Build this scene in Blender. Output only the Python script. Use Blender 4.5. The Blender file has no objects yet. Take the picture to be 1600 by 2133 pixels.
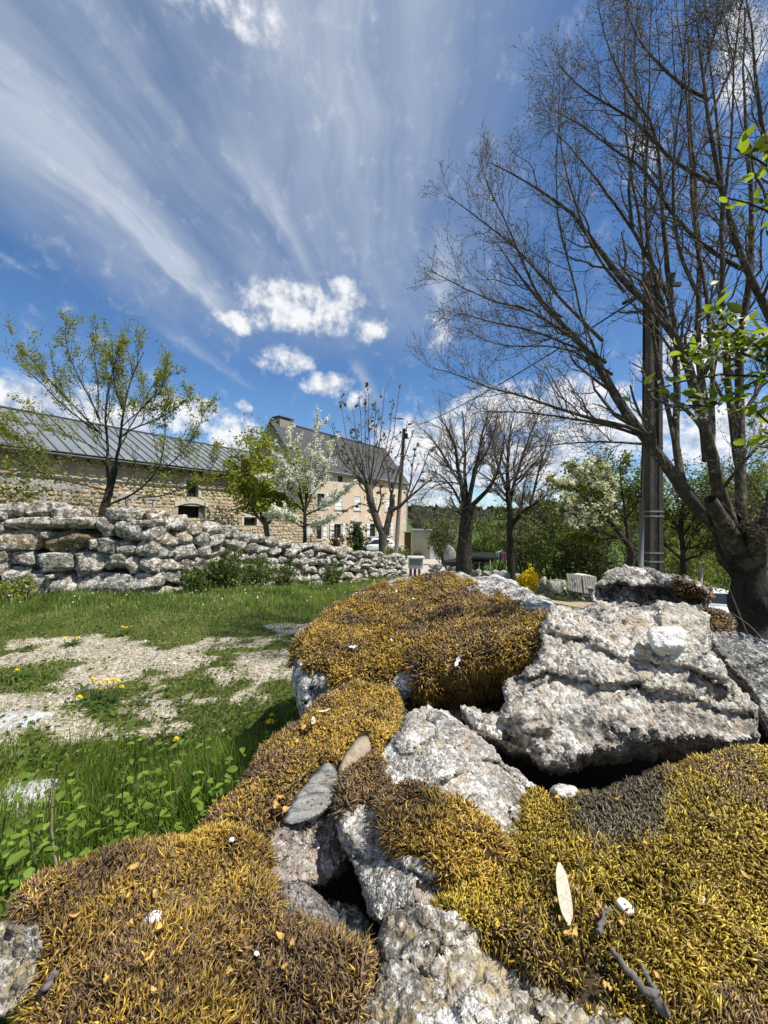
import bpy, math, random
import numpy as np
from mathutils import Vector, Matrix

S = bpy.context.scene
COL = S.collection
R = math.radians
rng = np.random.default_rng(7)
random.seed(7)

# ------------------------------------------------------------------ camera
EYE = 1.05
F, CX, CY = 820.0, 800.0, 1066.5
PITCH, ROLL = R(0.95), R(0.8)
fwd = np.array([0, math.cos(PITCH), math.sin(PITCH)])
up0 = np.array([0, -math.sin(PITCH), math.cos(PITCH)])
x0 = np.array([1.0, 0, 0])
rgt = math.cos(ROLL) * x0 + math.sin(ROLL) * up0
upv = -math.sin(ROLL) * x0 + math.cos(ROLL) * up0
C0 = np.array([0, 0, EYE])
cam_d = bpy.data.cameras.new('camera')
cam = bpy.data.objects.new('camera', cam_d)
COL.objects.link(cam)
mw = Matrix.Identity(4)
for i in range(3):
    mw[i][0], mw[i][1], mw[i][2], mw[i][3] = rgt[i], upv[i], -fwd[i], C0[i]
cam.matrix_world = mw
cam_d.sensor_fit = 'HORIZONTAL'
cam_d.sensor_width = 36
cam_d.lens = 36 * F / 1600
cam_d.clip_start = 0.02
cam_d.clip_end = 3000
S.camera = cam

def P(px, py, d):
    """world point seen at photo pixel (px,py) at depth d (scalars or arrays)"""
    px, py, d = np.broadcast_arrays(np.asarray(px, float), np.asarray(py, float), np.asarray(d, float))
    a = ((px - CX) / F)[..., None]
    b = (-(py - CY) / F)[..., None]
    return C0 + d[..., None] * (fwd + a * rgt + b * upv)

def proj(p):
    q = np.asarray(p) - C0
    d = q @ fwd
    ds = np.where(np.abs(d) < 1e-4, 1e-4, d)
    return CX + F * (q @ rgt) / ds, CY - F * (q @ upv) / ds, d

# ------------------------------------------------------------------ light
SUN_EL, SUN_AZ = R(57), math.atan2(0.92, -0.36)      # azimuth from +Y towards +X
sdir = Vector((math.sin(SUN_AZ) * math.cos(SUN_EL), math.cos(SUN_AZ) * math.cos(SUN_EL), math.sin(SUN_EL)))
sun_d = bpy.data.lights.new('sun', 'SUN')
sun_d.energy = 5.0
sun_d.angle = R(0.5)
sun_d.color = (1.0, 0.95, 0.87)
sun = bpy.data.objects.new('sun', sun_d)
COL.objects.link(sun)
sun.rotation_euler = (-sdir).to_track_quat('-Z', 'Y').to_euler()
sun.location = (20, -5, 30)
vs = S.view_settings
vs.view_transform = 'Standard'
vs.look = 'None'
vs.exposure = 0.32
vs.gamma = 1.0
vs.use_curve_mapping = False
S.cycles.max_bounces = 6
S.cycles.transparent_max_bounces = 8
try:
    S.cycles.use_denoising = True
except Exception:
    pass

# ------------------------------------------------------------------ node helpers
class NT:
    def __init__(s, tree):
        s.t = tree
        s.t.nodes.clear()
    def n(s, typ, **kw):
        nd = s.t.nodes.new(typ)
        for k, v in kw.items():
            if k.startswith('p_'):
                setattr(nd, k[2:], v)
            else:
                key = int(k[1:]) if k[0] == 'i' and k[1:].isdigit() else k.replace('_', ' ')
                s.set(nd.inputs[key], v)
        return nd
    def set(s, inp, v):
        if hasattr(v, 'is_linked') or isinstance(v, bpy.types.NodeSocket):
            s.t.links.new(v, inp)
        else:
            if isinstance(v, (tuple, list)) and inp.type == 'RGBA' and len(v) == 3:
                v = (*v, 1)
            inp.default_value = v
    def m(s, op, a, b=0.0, c=0.0, clamp=False):
        nd = s.t.nodes.new('ShaderNodeMath')
        nd.operation = op
        nd.use_clamp = clamp
        for i, v in enumerate((a, b, c)):
            s.set(nd.inputs[i], v)
        return nd.outputs[0]
    def sstep(s, x, a, b):
        nd = s.t.nodes.new('ShaderNodeMapRange')
        nd.interpolation_type = 'SMOOTHSTEP'
        s.set(nd.inputs['Value'], x)
        nd.inputs['From Min'].default_value = a
        nd.inputs['From Max'].default_value = b
        return nd.outputs[0]
    def mix(s, f, a, b, blend='MIX'):
        nd = s.t.nodes.new('ShaderNodeMix')
        nd.data_type = 'RGBA'
        nd.blend_type = blend
        s.set(nd.inputs[0], f)
        s.set(nd.inputs[6], a)
        s.set(nd.inputs[7], b)
        return nd.outputs[2]
    def noise(s, vec, scale, detail=4, rough=0.55, dist=0.0):
        nd = s.n('ShaderNodeTexNoise', Vector=vec, Scale=scale, Detail=detail, Roughness=rough, Distortion=dist)
        return nd.outputs[0]
    def vor(s, vec, scale, feature='F1', rnd=1.0):
        nd = s.t.nodes.new('ShaderNodeTexVoronoi')
        nd.feature = feature
        s.set(nd.inputs['Vector'], vec)
        s.set(nd.inputs['Scale'], scale)
        s.set(nd.inputs['Randomness'], rnd)
        return nd
    def ramp(s, fac, stops, interp='LINEAR'):
        nd = s.t.nodes.new('ShaderNodeValToRGB')
        nd.color_ramp.interpolation = interp
        el = nd.color_ramp.elements
        while len(el) > 1:
            el.remove(el[-1])
        el[0].position, el[0].color = stops[0][0], (*stops[0][1], 1)
        for p, c in stops[1:]:
            e = el.new(p)
            e.color = (*c, 1)
        s.set(nd.inputs[0], fac)
        return nd.outputs[0]

# ------------------------------------------------------------------ world sky
W = bpy.data.worlds.new('World')
S.world = W
W.use_nodes = True
w = NT(W.node_tree)
sky = w.n('ShaderNodeTexSky')
sky.sky_type = 'NISHITA'
sky.sun_disc = False
sky.sun_elevation = SUN_EL
sky.sun_rotation = SUN_AZ
sky.altitude = 1100
sky.air_density = 1.0
sky.dust_density = 0.3
sky.ozone_density = 2.5
SKY_STRENGTH = 0.1
K = 1.0 / SKY_STRENGTH                       # cloud radiances below are given after the strength
gen = w.n('ShaderNodeTexCoord').outputs['Generated']
sx = w.n('ShaderNodeSeparateXYZ', Vector=gen)
X, Y, Z = sx.outputs
zc = w.m('MAXIMUM', Z, 0.06)
u_ = w.m('DIVIDE', X, zc)
v_ = w.m('DIVIDE', Y, zc)
ur = w.m('SUBTRACT', u_, w.m('MULTIPLY', v_, 0.11))      # across the cirrus fibres
def comb(a, b, c=0.0):
    return w.n('ShaderNodeCombineXYZ', X=a, Y=b, Z=c).outputs[0]
wob = w.noise(comb(w.m('MULTIPLY', u_, 1.1), w.m('MULTIPLY', v_, 1.1)), 1.0, 3, 0.5)
ur2 = w.m('ADD', ur, w.m('MULTIPLY', w.m('SUBTRACT', wob, 0.5), 0.55))
fib = w.noise(comb(w.m('MULTIPLY', ur2, 3.2), w.m('MULTIPLY', v_, 0.55), 3.1), 1.0, 6, 0.62, 0.35)
fib2 = w.noise(comb(w.m('MULTIPLY', ur2, 9.0), w.m('MULTIPLY', v_, 1.3), 9.7), 1.0, 5, 0.6, 0.6)
lump = w.noise(comb(u_, v_, 5.5), 1.4, 4, 0.55)
veil = w.m('MULTIPLY', w.sstep(ur2, -1.62, -1.1), w.m('SUBTRACT', 1.0, w.sstep(ur2, -0.25, 0.45)))
veil = w.m('MULTIPLY', veil, w.m('SUBTRACT', 1.0, w.sstep(v_, 1.45, 2.7)))
vd = w.m('ADD', w.m('MULTIPLY', w.sstep(fib, 0.25, 0.75), 0.55), w.m('ADD', w.m('MULTIPLY', w.sstep(fib2, 0.3, 0.8), 0.22), w.m('MULTIPLY', w.sstep(lump, 0.3, 0.75), 0.35)))
topm = w.m('SUBTRACT', 1.0, w.sstep(w.m('ADD', v_, w.m('MULTIPLY', ur, .25)), .55, 1.35))
base_veil = w.m('MULTIPLY', w.m('MULTIPLY', veil, w.m('MULTIPLY_ADD', topm, .45, 1.0)), w.m('ADD', 0.16, w.m('MULTIPLY', vd, .88)))
def streak(uc, width, v0, v1, amp):
    d = w.m('ABSOLUTE', w.m('SUBTRACT', w.m('ADD', ur, w.m('MULTIPLY', w.m('SUBTRACT', fib2, 0.5), width * 1.6)), uc))
    g = w.m('SUBTRACT', 1.0, w.sstep(d, 0.0, width))
    g = w.m('MULTIPLY', w.m('POWER', g, 1.5), w.m('MULTIPLY_ADD', w.sstep(fib2, .3, .7), .7, .4))
    e = w.m('MULTIPLY', w.sstep(v_, v0 - .25, v0 + .1), w.m('SUBTRACT', 1.0, w.sstep(v_, v1 - .3, v1)))
    return w.m('MULTIPLY', w.m('MULTIPLY', g, e), amp)
st = streak(-0.98, 0.17, 0.75, 2.05, 0.52)
st = w.m('ADD', st, streak(-0.515, 0.09, 1.2, 1.75, 0.42))
st = w.m('ADD', st, streak(-1.66, 0.05, 1.3, 1.75, 0.35))
st = w.m('ADD', st, streak(-1.40, 0.10, 2.2, 3.2, 0.35))
st = w.m('ADD', st, streak(-0.45, 0.10, 2.6, 3.6, 0.45))
st = w.m('ADD', st, streak(0.06, 0.10, 1.5, 2.5, 0.5))
cirrus = w.m('ADD', base_veil, st, clamp=True)
cirrus = w.m('MULTIPLY', cirrus, w.sstep(Z, 0.06, 0.3), clamp=True)
skyc = w.n('ShaderNodeHueSaturation', Hue=0.5, Saturation=1.12, Value=1.0, Color=sky.outputs[0]).outputs[0]
skyc = w.mix(1.0, skyc, (1.22, 1.36, 1.47), 'MULTIPLY')
ccol = w.ramp(w.m('ADD', w.m('MULTIPLY', st, 0.6), w.m('MULTIPLY', fib, 0.6)), [(0.1, (0.40 * K, 0.48 * K, 0.61 * K)), (0.9, (0.68 * K, 0.74 * K, 0.84 * K))])
c1 = w.mix(w.m('MULTIPLY', cirrus, 0.86), skyc, ccol)
# cumulus: azimuth / elevation blobs broken up by noise, plus a low band all round
az = w.m('ARCTAN2', X, Y)
el = w.m('ARCSINE', Z)
BL = [(625, 640, 135, 78, 1), (710, 612, 58, 50, .9), (500, 668, 52, 30, .85), (780, 690, 48, 40, .85), (590, 752, 75, 32, .62), (675, 797, 72, 26, .85),
      (40, 835, 190, 72, 1), (210, 870, 150, 70, .9), (400, 860, 100, 50, .95), (482, 905, 60, 62, 1), (505, 838, 20, 18, .7), (742, 828, 28, 32, .75),
      (890, 930, 170, 85, 1), (850, 1000, 170, 90, .95), (1060, 855, 150, 62, 1), (1190, 842, 150, 62, 1), (1260, 905, 190, 80, 1), (1460, 735, 190, 70, .95),
      (1500, 900, 240, 90, 1), (1120, 970, 220, 80, .9), (1535, 110, 75, 150, .95), (470, 5, 170, 75, .48), (300, 1000, 300, 60, .6), (905, 695, 38, 45, .5), (1330, 330, 90, 70, .35)]
wx = w.noise(gen, 7.0, 3, 0.6)
wy = w.noise(w.n('ShaderNodeVectorMath', i0=gen, i1=(7.3, 2.1, 4.4)).outputs[0], 7.0, 3, 0.6)
azw = w.m('ADD', az, w.m('MULTIPLY', w.m('SUBTRACT', wx, 0.5), 0.11))
elw = w.m('ADD', el, w.m('MULTIPLY', w.m('SUBTRACT', wy, 0.5), 0.075))
def fld(A, E):
    cur = None
    for (bx, by, rx, ry, amp) in BL:
        def ang(qx, qy):
            d = P(qx, qy, 1.0) - C0
            d = d / np.linalg.norm(d)
            return math.atan2(d[0], d[1]), math.asin(d[2])
        a0, e0 = ang(bx, by)
        a1, _ = ang(bx + rx, by)
        _, e1 = ang(bx, by - ry)
        da = w.m('MULTIPLY', w.m('SUBTRACT', A, a0), 1 / abs(a1 - a0))
        de = w.m('MULTIPLY', w.m('SUBTRACT', E, e0), 1 / abs(e1 - e0))
        g = w.m('MULTIPLY_ADD', w.m('MULTIPLY_ADD', da, da, w.m('MULTIPLY', de, de)), -amp, amp)
        cur = g if cur is None else w.m('MAXIMUM', cur, g)
    return cur
f0 = fld(azw, elw)
side = w.sstep(w.m('ABSOLUTE', az), 0.80, 1.1)
bandm = w.m('MULTIPLY', w.m('SUBTRACT', 1.0, w.sstep(el, 0.10, 0.42)), side)
bn = w.noise(comb(w.m('MULTIPLY', az, 2.2), w.m('MULTIPLY', el, 6.0), 1.0), 1.0, 3, 0.5)
f0 = w.m('MAXIMUM', f0, w.m('MULTIPLY', bandm, w.m('MULTIPLY_ADD', bn, 4.0, -1.4)))
bil = w.noise(gen, 26.0, 7, 0.62)
bil_up = w.noise(w.n('ShaderNodeVectorMath', i0=gen, i1=(0.012, -0.002, 0.016)).outputs[0], 26.0, 7, 0.62)
dens = w.m('MULTIPLY_ADD', w.m('MULTIPLY', w.m('SUBTRACT', bil, 0.5), w.sstep(f0, -0.45, 0.35)), 2.3, f0)
cum = w.sstep(dens, 0.0, 1.0)
lit = w.m('MULTIPLY_ADD', w.m('SUBTRACT', bil, bil_up), 2.6, 0.62)
big = w.noise(gen, 9.0, 3, 0.5)
lit = w.m('ADD', lit, w.m('MULTIPLY', w.m('SUBTRACT', big, 0.5), 1.0))
cucol = w.ramp(lit, [(0.1, (0.46 * K, 0.52 * K, 0.62 * K)), (0.5, (0.74 * K, 0.78 * K, 0.85 * K)), (0.85, (0.98 * K, 0.98 * K, 1.0 * K))])
c2 = w.mix(w.m('MULTIPLY', cum, 0.97), c1, cucol)
bg = w.n('ShaderNodeBackground', Color=c2, Strength=0.8 * SKY_STRENGTH)
wo = w.n('ShaderNodeOutputWorld', Surface=bg.outputs[0])

# ------------------------------------------------------------------ object helpers
def tag(o, label=None, cat=None, group=None, kind=None):
    if label: o['label'] = label
    if cat: o['category'] = cat
    if group: o['group'] = group
    if kind: o['kind'] = kind
    return o

def empty(name, loc, label, cat, group=None):
    o = bpy.data.objects.new(name, None)
    COL.objects.link(o)
    o.location = [float(q) for q in loc]
    o.empty_display_size = 0.2
    return tag(o, label, cat, group)

def mesh_np(name, V, faces, mat=None, attrs=None, smooth=True):
    """faces: list of int arrays (n,3)/(n,4); attrs: {name: (n,) or (n,3)} per vertex"""
    V = np.asarray(V, np.float32)
    faces = [np.asarray(f, np.int32) for f in faces if len(f)]
    me = bpy.data.meshes.new(name)
    me.vertices.add(len(V))
    me.vertices.foreach_set('co', V.ravel())
    loops = np.concatenate([f.ravel() for f in faces])
    tot = np.concatenate([np.full(len(f), f.shape[1], np.int32) for f in faces])
    st_ = np.concatenate([[0], np.cumsum(tot)[:-1]]).astype(np.int32)
    me.loops.add(len(loops))
    me.loops.foreach_set('vertex_index', loops)
    me.polygons.add(len(tot))
    me.polygons.foreach_set('loop_start', st_)
    me.polygons.foreach_set('loop_total', tot)
    me.polygons.foreach_set('use_smooth', np.full(len(tot), smooth, bool))
    if attrs:
        for k, a in attrs.items():
            a = np.asarray(a, np.float32)
            if a.ndim == 1:
                me.attributes.new(k, 'FLOAT', 'POINT').data.foreach_set('value', a)
            else:
                at = me.attributes.new(k, 'FLOAT_COLOR', 'POINT')
                at.data.foreach_set('color', np.c_[a, np.ones(len(a), np.float32)].astype(np.float32).ravel())
    me.update(calc_edges=True)
    if mat: me.materials.append(mat)
    return me

def link(name, me, parent=None):
    o = bpy.data.objects.new(name, me)
    COL.objects.link(o)
    if parent is not None:
        o.parent = parent
        off = parent.location.copy() if parent.parent is None else Vector((0, 0, 0))   # parts keep world coordinates
        o.matrix_parent_inverse = Matrix.Translation(-off)
    return o

class MB:
    """collects polygons into one mesh"""
    def __init__(s):
        s.v, s.q, s.t, s.n, s.c = [], [], [], 0, []
    def add(s, V, quads=None, tris=None, col=None):
        V = np.asarray(V, float).reshape(-1, 3)
        if quads is not None and len(quads): s.q.append(np.asarray(quads) + s.n)
        if tris is not None and len(tris): s.t.append(np.asarray(tris) + s.n)
        s.v.append(V)
        if col is not None:
            c = np.asarray(col, float)
            s.c.append(np.broadcast_to(c, (len(V), 3)))
        s.n += len(V)
        return s
    def box(s, o, ax, ay, az_):
        """box from corner o spanned by three vectors"""
        o, ax, ay, az_ = [np.asarray(q, float) for q in (o, ax, ay, az_)]
        V = [o, o + ax, o + ax + ay, o + ay, o + az_, o + ax + az_, o + ax + ay + az_, o + ay + az_]
        return s.add(V, [[0, 3, 2, 1], [4, 5, 6, 7], [0, 1, 5, 4], [1, 2, 6, 5], [2, 3, 7, 6], [3, 0, 4, 7]])
    def cbox(s, c, sx_, sy_, sz_, rz=0):
        ca, sa = math.cos(rz), math.sin(rz)
        ax = np.array([ca, sa, 0]) * sx_; ay = np.array([-sa, ca, 0]) * sy_; a3 = np.array([0, 0, sz_])
        return s.box(np.asarray(c, float) - ax / 2 - ay / 2 - a3 / 2, ax, ay, a3)
    def tube(s, pts, rad, sides=8, cap=True):
        V, q = tubes(np.asarray(pts, float)[None], np.broadcast_to(np.asarray(rad, float), (len(pts),))[None], sides)
        n = len(pts)
        s.add(V, q)
        if cap:
            b = s.n - len(V)
            for base, flip in ((b, 1), (b + (n - 1) * sides, 0)):
                idx = list(range(base, base + sides))
                if flip: idx = idx[::-1]
                for k in range(1, sides - 1):
                    s.t.append(np.array([[idx[0], idx[k], idx[k + 1]]]))
        return s
    def obj(s, name, mat, parent=None, smooth=False, kind=None, label=None):
        o = link(name, s.mesh(name, mat, smooth), parent)
        if kind: o['kind'] = kind
        if label: o['label'] = label
        return o
    def mesh(s, name, mat, smooth=False):
        f = []
        if s.q: f.append(np.concatenate(s.q))
        if s.t: f.append(np.concatenate(s.t))
        return mesh_np(name, np.concatenate(s.v), f, mat, {'Col': np.concatenate(s.c)} if s.c else None, smooth)

def tubes(pts, rad, sides):
    """pts (B,N,3), rad (B,N) -> verts, quads"""
    B, N, _ = pts.shape
    t = np.gradient(pts, axis=1)
    t /= np.linalg.norm(t, axis=2, keepdims=True) + 1e-12
    m = t.mean(1)
    ref = np.where(np.abs(m[:, 2:3]) > 0.75, np.array([[1.0, 0, 0]]), np.array([[0, 0, 1.0]]))[:, None, :]
    a = np.cross(t, ref); a /= np.linalg.norm(a, axis=2, keepdims=True) + 1e-12
    b = np.cross(t, a)
    th = np.arange(sides) * 2 * math.pi / sides
    V = pts[:, :, None, :] + rad[:, :, None, None] * (np.cos(th)[None, None, :, None] * a[:, :, None, :] + np.sin(th)[None, None, :, None] * b[:, :, None, :])
    idx = np.arange(B * N * sides).reshape(B, N, sides)
    nx = np.roll(idx, -1, axis=2)
    q = np.stack([idx[:, :-1], idx[:, 1:], nx[:, 1:], nx[:, :-1]], -1).reshape(-1, 4)
    return V.reshape(-1, 3), q

# vectorised value noise
_perm = np.random.default_rng(99).random(65536)
def vnoise(p):
    p = np.asarray(p, float)
    i = np.floor(p).astype(np.int64)
    f = p - i
    f = f * f * (3 - 2 * f)
    out = 0
    for dx in (0, 1):
        for dy in (0, 1):
            for dz in (0, 1):
                h = ((i[..., 0] + dx) * 73856093 ^ (i[..., 1] + dy) * 19349663 ^ (i[..., 2] + dz) * 83492791) & 65535
                out = out + _perm[h] * (f[..., 0] if dx else 1 - f[..., 0]) * (f[..., 1] if dy else 1 - f[..., 1]) * (f[..., 2] if dz else 1 - f[..., 2])
    return out * 2 - 1
def fbm(p, oct_=4, gain=0.5):
    p = np.asarray(p, float)
    o, a, tot = 0, 1.0, 0
    for k in range(oct_):
        o = o + a * vnoise(p * 2 ** k + 17.3 * k); tot += a; a *= gain
    return o / tot
def smooth(x, a, b):
    t_ = np.clip((np.asarray(x, float) - a) / (b - a), 0, 1)
    return t_ * t_ * (3 - 2 * t_)
def in_poly(x, y, poly):
    x = np.asarray(x, float); y = np.asarray(y, float)
    ins = np.zeros(x.shape, bool)
    n = len(poly)
    for k in range(n):
        x1, y1 = poly[k]; x2, y2 = poly[(k + 1) % n]
        if y1 == y2: continue
        c = ((y1 > y) != (y2 > y)) & (x < (x2 - x1) * (y - y1) / (y2 - y1) + x1)
        ins ^= c
    return ins
def dist_poly(x, y, poly, closed=True):
    best = np.full(x.shape, 1e9); bx = np.zeros(x.shape); by = np.zeros(x.shape)
    n = len(poly)
    for k in range(n if closed else n - 1):
        x1, y1 = poly[k]; x2, y2 = poly[(k + 1) % n]
        dx, dy = x2 - x1, y2 - y1
        t_ = np.clip(((x - x1) * dx + (y - y1) * dy) / (dx * dx + dy * dy + 1e-9), 0, 1)
        qx, qy = x1 + t_ * dx, y1 + t_ * dy
        d = np.hypot(x - qx, y - qy)
        m_ = d < best
        best = np.where(m_, d, best); bx = np.where(m_, qx, bx); by = np.where(m_, qy, by)
    return best, bx, by
def chaikin(poly, it=1):
    for _ in range(it):
        o = []
        for k in range(len(poly)):
            a = np.array(poly[k]); b = np.array(poly[(k + 1) % len(poly)])
            o += [tuple(a * .8 + b * .2), tuple(a * .2 + b * .8)]
        poly = o
    return poly

# ------------------------------------------------------------------ materials
def mat_new(name):
    m_ = bpy.data.materials.new(name)
    m_.use_nodes = True
    nt = NT(m_.node_tree)
    out = nt.n('ShaderNodeOutputMaterial')
    b = nt.n('ShaderNodeBsdfPrincipled')
    nt.t.links.new(b.outputs[0], out.inputs[0])
    return m_, nt, b, out

def simple(name, col, rough=0.7, var=0.25, scale=8.0, metal=0.0, bump=0.0, spec=0.3):
    m_, nt, b, out = mat_new(name)
    pos = nt.n('ShaderNodeNewGeometry').outputs['Position']
    n1 = nt.noise(pos, scale, 5, 0.6)
    lo = tuple(c * (1 - var) for c in col); hi = tuple(min(1, c * (1 + var)) for c in col)
    nt.set(b.inputs['Base Color'], nt.ramp(n1, [(0.3, lo), (0.7, hi)]))
    b.inputs['Roughness'].default_value = rough
    b.inputs['Metallic'].default_value = metal
    b.inputs['Specular IOR Level'].default_value = spec
    if bump:
        bp = nt.n('ShaderNodeBump', Strength=bump, Distance=0.01, Height=nt.noise(pos, scale * 4, 4, 0.6))
        nt.t.links.new(bp.outputs[0], b.inputs['Normal'])
    return m_

def leafmat(name, trans=0.35, rough=0.5, attr=True, col=(0.08, 0.14, 0.02), spec=0.3, var=0.35):
    m_, nt, b, out = mat_new(name)
    if attr:
        c = nt.n('ShaderNodeAttribute', p_attribute_name='Col').outputs['Color']
    else:
        oi = nt.n('ShaderNodeObjectInfo').outputs['Random']
        c = nt.ramp(oi, [(0, tuple(q * (1 - var) for q in col)), (1, tuple(q * (1 + var) for q in col))])
    nt.set(b.inputs['Base Color'], c)
    b.inputs['Roughness'].default_value = rough
    b.inputs['Specular IOR Level'].default_value = spec
    if trans:
        tr = nt.n('ShaderNodeBsdfTranslucent', Color=nt.mix(1.0, c, (1.25, 1.2, 0.7), 'MULTIPLY'))
        mx = nt.n('ShaderNodeMixShader', Fac=trans)
        nt.t.links.new(b.outputs[0], mx.inputs[1]); nt.t.links.new(tr.outputs[0], mx.inputs[2])
        nt.t.links.new(mx.outputs[0], out.inputs[0])
    return m_

def bark(name, c1, c2, scale=30.0, bump=0.6, lich=None):
    m_, nt, b, out = mat_new(name)
    pos = nt.n('ShaderNodeNewGeometry').outputs['Position']
    mp = nt.n('ShaderNodeMapping', Vector=pos, Scale=(1, 1, 0.35)).outputs[0]
    n1 = nt.noise(mp, scale, 6, 0.65, 0.5)
    c = nt.ramp(n1, [(0.32, c1), (0.68, c2)])
    if lich:
        n2 = nt.noise(pos, scale * 0.5, 4, 0.6)
        c = nt.mix(nt.sstep(n2, 0.54, 0.64), c, lich)
    nt.set(b.inputs['Base Color'], c)
    b.inputs['Roughness'].default_value = 0.9
    b.inputs['Specular IOR Level'].default_value = 0.15
    bp = nt.n('ShaderNodeBump', Strength=bump, Distance=0.6 / scale, Height=n1)
    nt.t.links.new(bp.outputs[0], b.inputs['Normal'])
    return m_

def granite(name, sc, lo, hi, tan=(0.42, 0.34, 0.24), dark=0.25, crust=0.2, amp=0.006, crustcol=(0.78, 0.77, 0.74), darkcol=(0.035, 0.035, 0.033),
            ns=5.0, orange=0.0, disp=True, band=None, hidark=0.5, stretch=None):
    """coarse porphyritic granite: crystals stand proud, lichen crusts and black algae stains"""
    m_, nt, b, out = mat_new(name)
    pos = nt.n('ShaderNodeNewGeometry').outputs['Position']
    oi = nt.n('ShaderNodeObjectInfo').outputs['Random']
    wv = nt.n('ShaderNodeTexNoise', Vector=pos, Scale=sc * .8, Detail=2).outputs['Color']
    wp = nt.n('ShaderNodeVectorMath', i0=pos, i1=nt.n('ShaderNodeVectorMath', p_operation='SCALE', i0=wv, Scale=0.35 / sc).outputs[0]).outputs[0]
    if band:
        wp = nt.n('ShaderNodeMapping', Vector=wp, Rotation=band[0], Scale=band[1]).outputs[0]
    v1 = nt.vor(wp, sc)
    v2 = nt.vor(wp, sc * 2.7)
    cs = nt.n('ShaderNodeSeparateColor', Color=v1.outputs['Color'])
    cs2 = nt.n('ShaderNodeSeparateColor', Color=v2.outputs['Color'])
    grain = nt.m('MULTIPLY_ADD', cs2.outputs[0], 0.5, nt.m('MULTIPLY', cs.outputs[0], 0.5))
    c = nt.ramp(grain, [(0.08, tuple(q * hidark * .6 for q in lo)), (0.22, tuple(q * (hidark + 1) * .5 for q in lo)), (0.40, lo), (0.62, tuple((a + b_) / 2 for a, b_ in zip(lo, hi))), (0.88, hi)])
    c = nt.mix(nt.m('MULTIPLY', nt.sstep(cs.outputs[1], 0.72, 0.9), 0.7), c, tan)
    n_f = nt.noise(pos, sc * 7, 3, 0.7)
    c = nt.mix(0.6, c, nt.ramp(n_f, [(0.3, (0.3, 0.3, 0.3)), (0.62, (1.15, 1.15, 1.15))]), 'MULTIPLY')
    v3 = nt.vor(pos, sc * 4.2)
    bio = nt.n('ShaderNodeSeparateColor', Color=v3.outputs['Color']).outputs[0]
    if hidark < .8: c = nt.mix(nt.m('MULTIPLY', nt.m('MULTIPLY', nt.sstep(bio, 0.86, 0.94), .8), nt.sstep(nt.noise(pos, sc * .35, 3), .45, .65)), c, (0.022, 0.022, 0.021))
    n_d = nt.noise(nt.n('ShaderNodeMapping', Vector=pos, Rotation=(0, .35, 0), Scale=stretch).outputs[0] if stretch else pos, ns, 6, 0.68, 0.3)
    n_d2 = nt.noise(pos, ns * 9, 4, 0.65)
    dm = nt.m('MULTIPLY', nt.sstep(n_d, 0.62 - dark * 0.55, 0.80 - dark * 0.5), nt.sstep(n_d2, 0.36, 0.6))
    c = nt.mix(nt.m('MULTIPLY', dm, 0.85), c, darkcol)
    n_c = nt.noise(nt.n('ShaderNodeVectorMath', i0=pos, i1=(11.3, 5.2, 3.1)).outputs[0], ns * 2.3, 6, 0.7, 0.2)
    n_c2 = nt.noise(pos, ns * 16, 4, 0.7)
    cm = nt.m('MULTIPLY', nt.sstep(n_c, 0.66 - crust * 0.5, 0.72 - crust * 0.45), nt.sstep(n_c2, 0.34, 0.52))
    c = nt.mix(nt.m('MULTIPLY', cm, 0.9), c, crustcol)
    if orange:
        c = nt.mix(nt.m('MULTIPLY', nt.sstep(nt.noise(pos, ns * 3, 4), 0.5, 0.62), nt.m('MULTIPLY', nt.sstep(oi, 1 - orange, 1 - orange + .02), .8)), c, (0.26, 0.15, 0.03))
    c = nt.mix(1.0, c, nt.ramp(oi, [(0, (0.78, 0.79, 0.80)), (1, (1.12, 1.08, 1.02))]), 'MULTIPLY')
    ms = nt.n('ShaderNodeAttribute', p_attribute_name='moss').outputs['Fac']
    msk = nt.sstep(nt.m('ADD', ms, nt.m('MULTIPLY', nt.m('SUBTRACT', n_c2, 0.5), 0.5)), 0.4, 0.6)
    c = nt.mix(msk, c, (0.045, 0.03, 0.012))
    nt.set(b.inputs['Base Color'], c)
    b.inputs['Roughness'].default_value = 0.85
    b.inputs['Specular IOR Level'].default_value = 0.25
    h1 = nt.m('SUBTRACT', 0.55, nt.m('MULTIPLY', v1.outputs['Distance'], 1.1))
    h1 = nt.m('ADD', h1, nt.m('MULTIPLY', cs.outputs[2], 0.55))
    h = nt.m('ADD', h1, nt.m('MULTIPLY', nt.m('SUBTRACT', 0.5, v2.outputs['Distance']), 0.45))
    h = nt.m('ADD', h, nt.m('MULTIPLY', n_c2, 0.5))
    h = nt.m('ADD', h, nt.m('MULTIPLY', cm, 0.25))
    h = nt.m('MULTIPLY', h, nt.m('SUBTRACT', 1.0, nt.m('MULTIPLY', msk, 0.9)))
    if disp:
        dn = nt.n('ShaderNodeDisplacement', p_space='WORLD', Height=h, Midlevel=0.5, Scale=amp)
        nt.t.links.new(dn.outputs[0], out.inputs['Displacement'])
        m_.displacement_method = 'BOTH'
    else:
        bp = nt.n('ShaderNodeBump', Strength=1.0, Distance=amp, Height=h)
        nt.t.links.new(bp.outputs[0], b.inputs['Normal'])
    return m_

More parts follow.
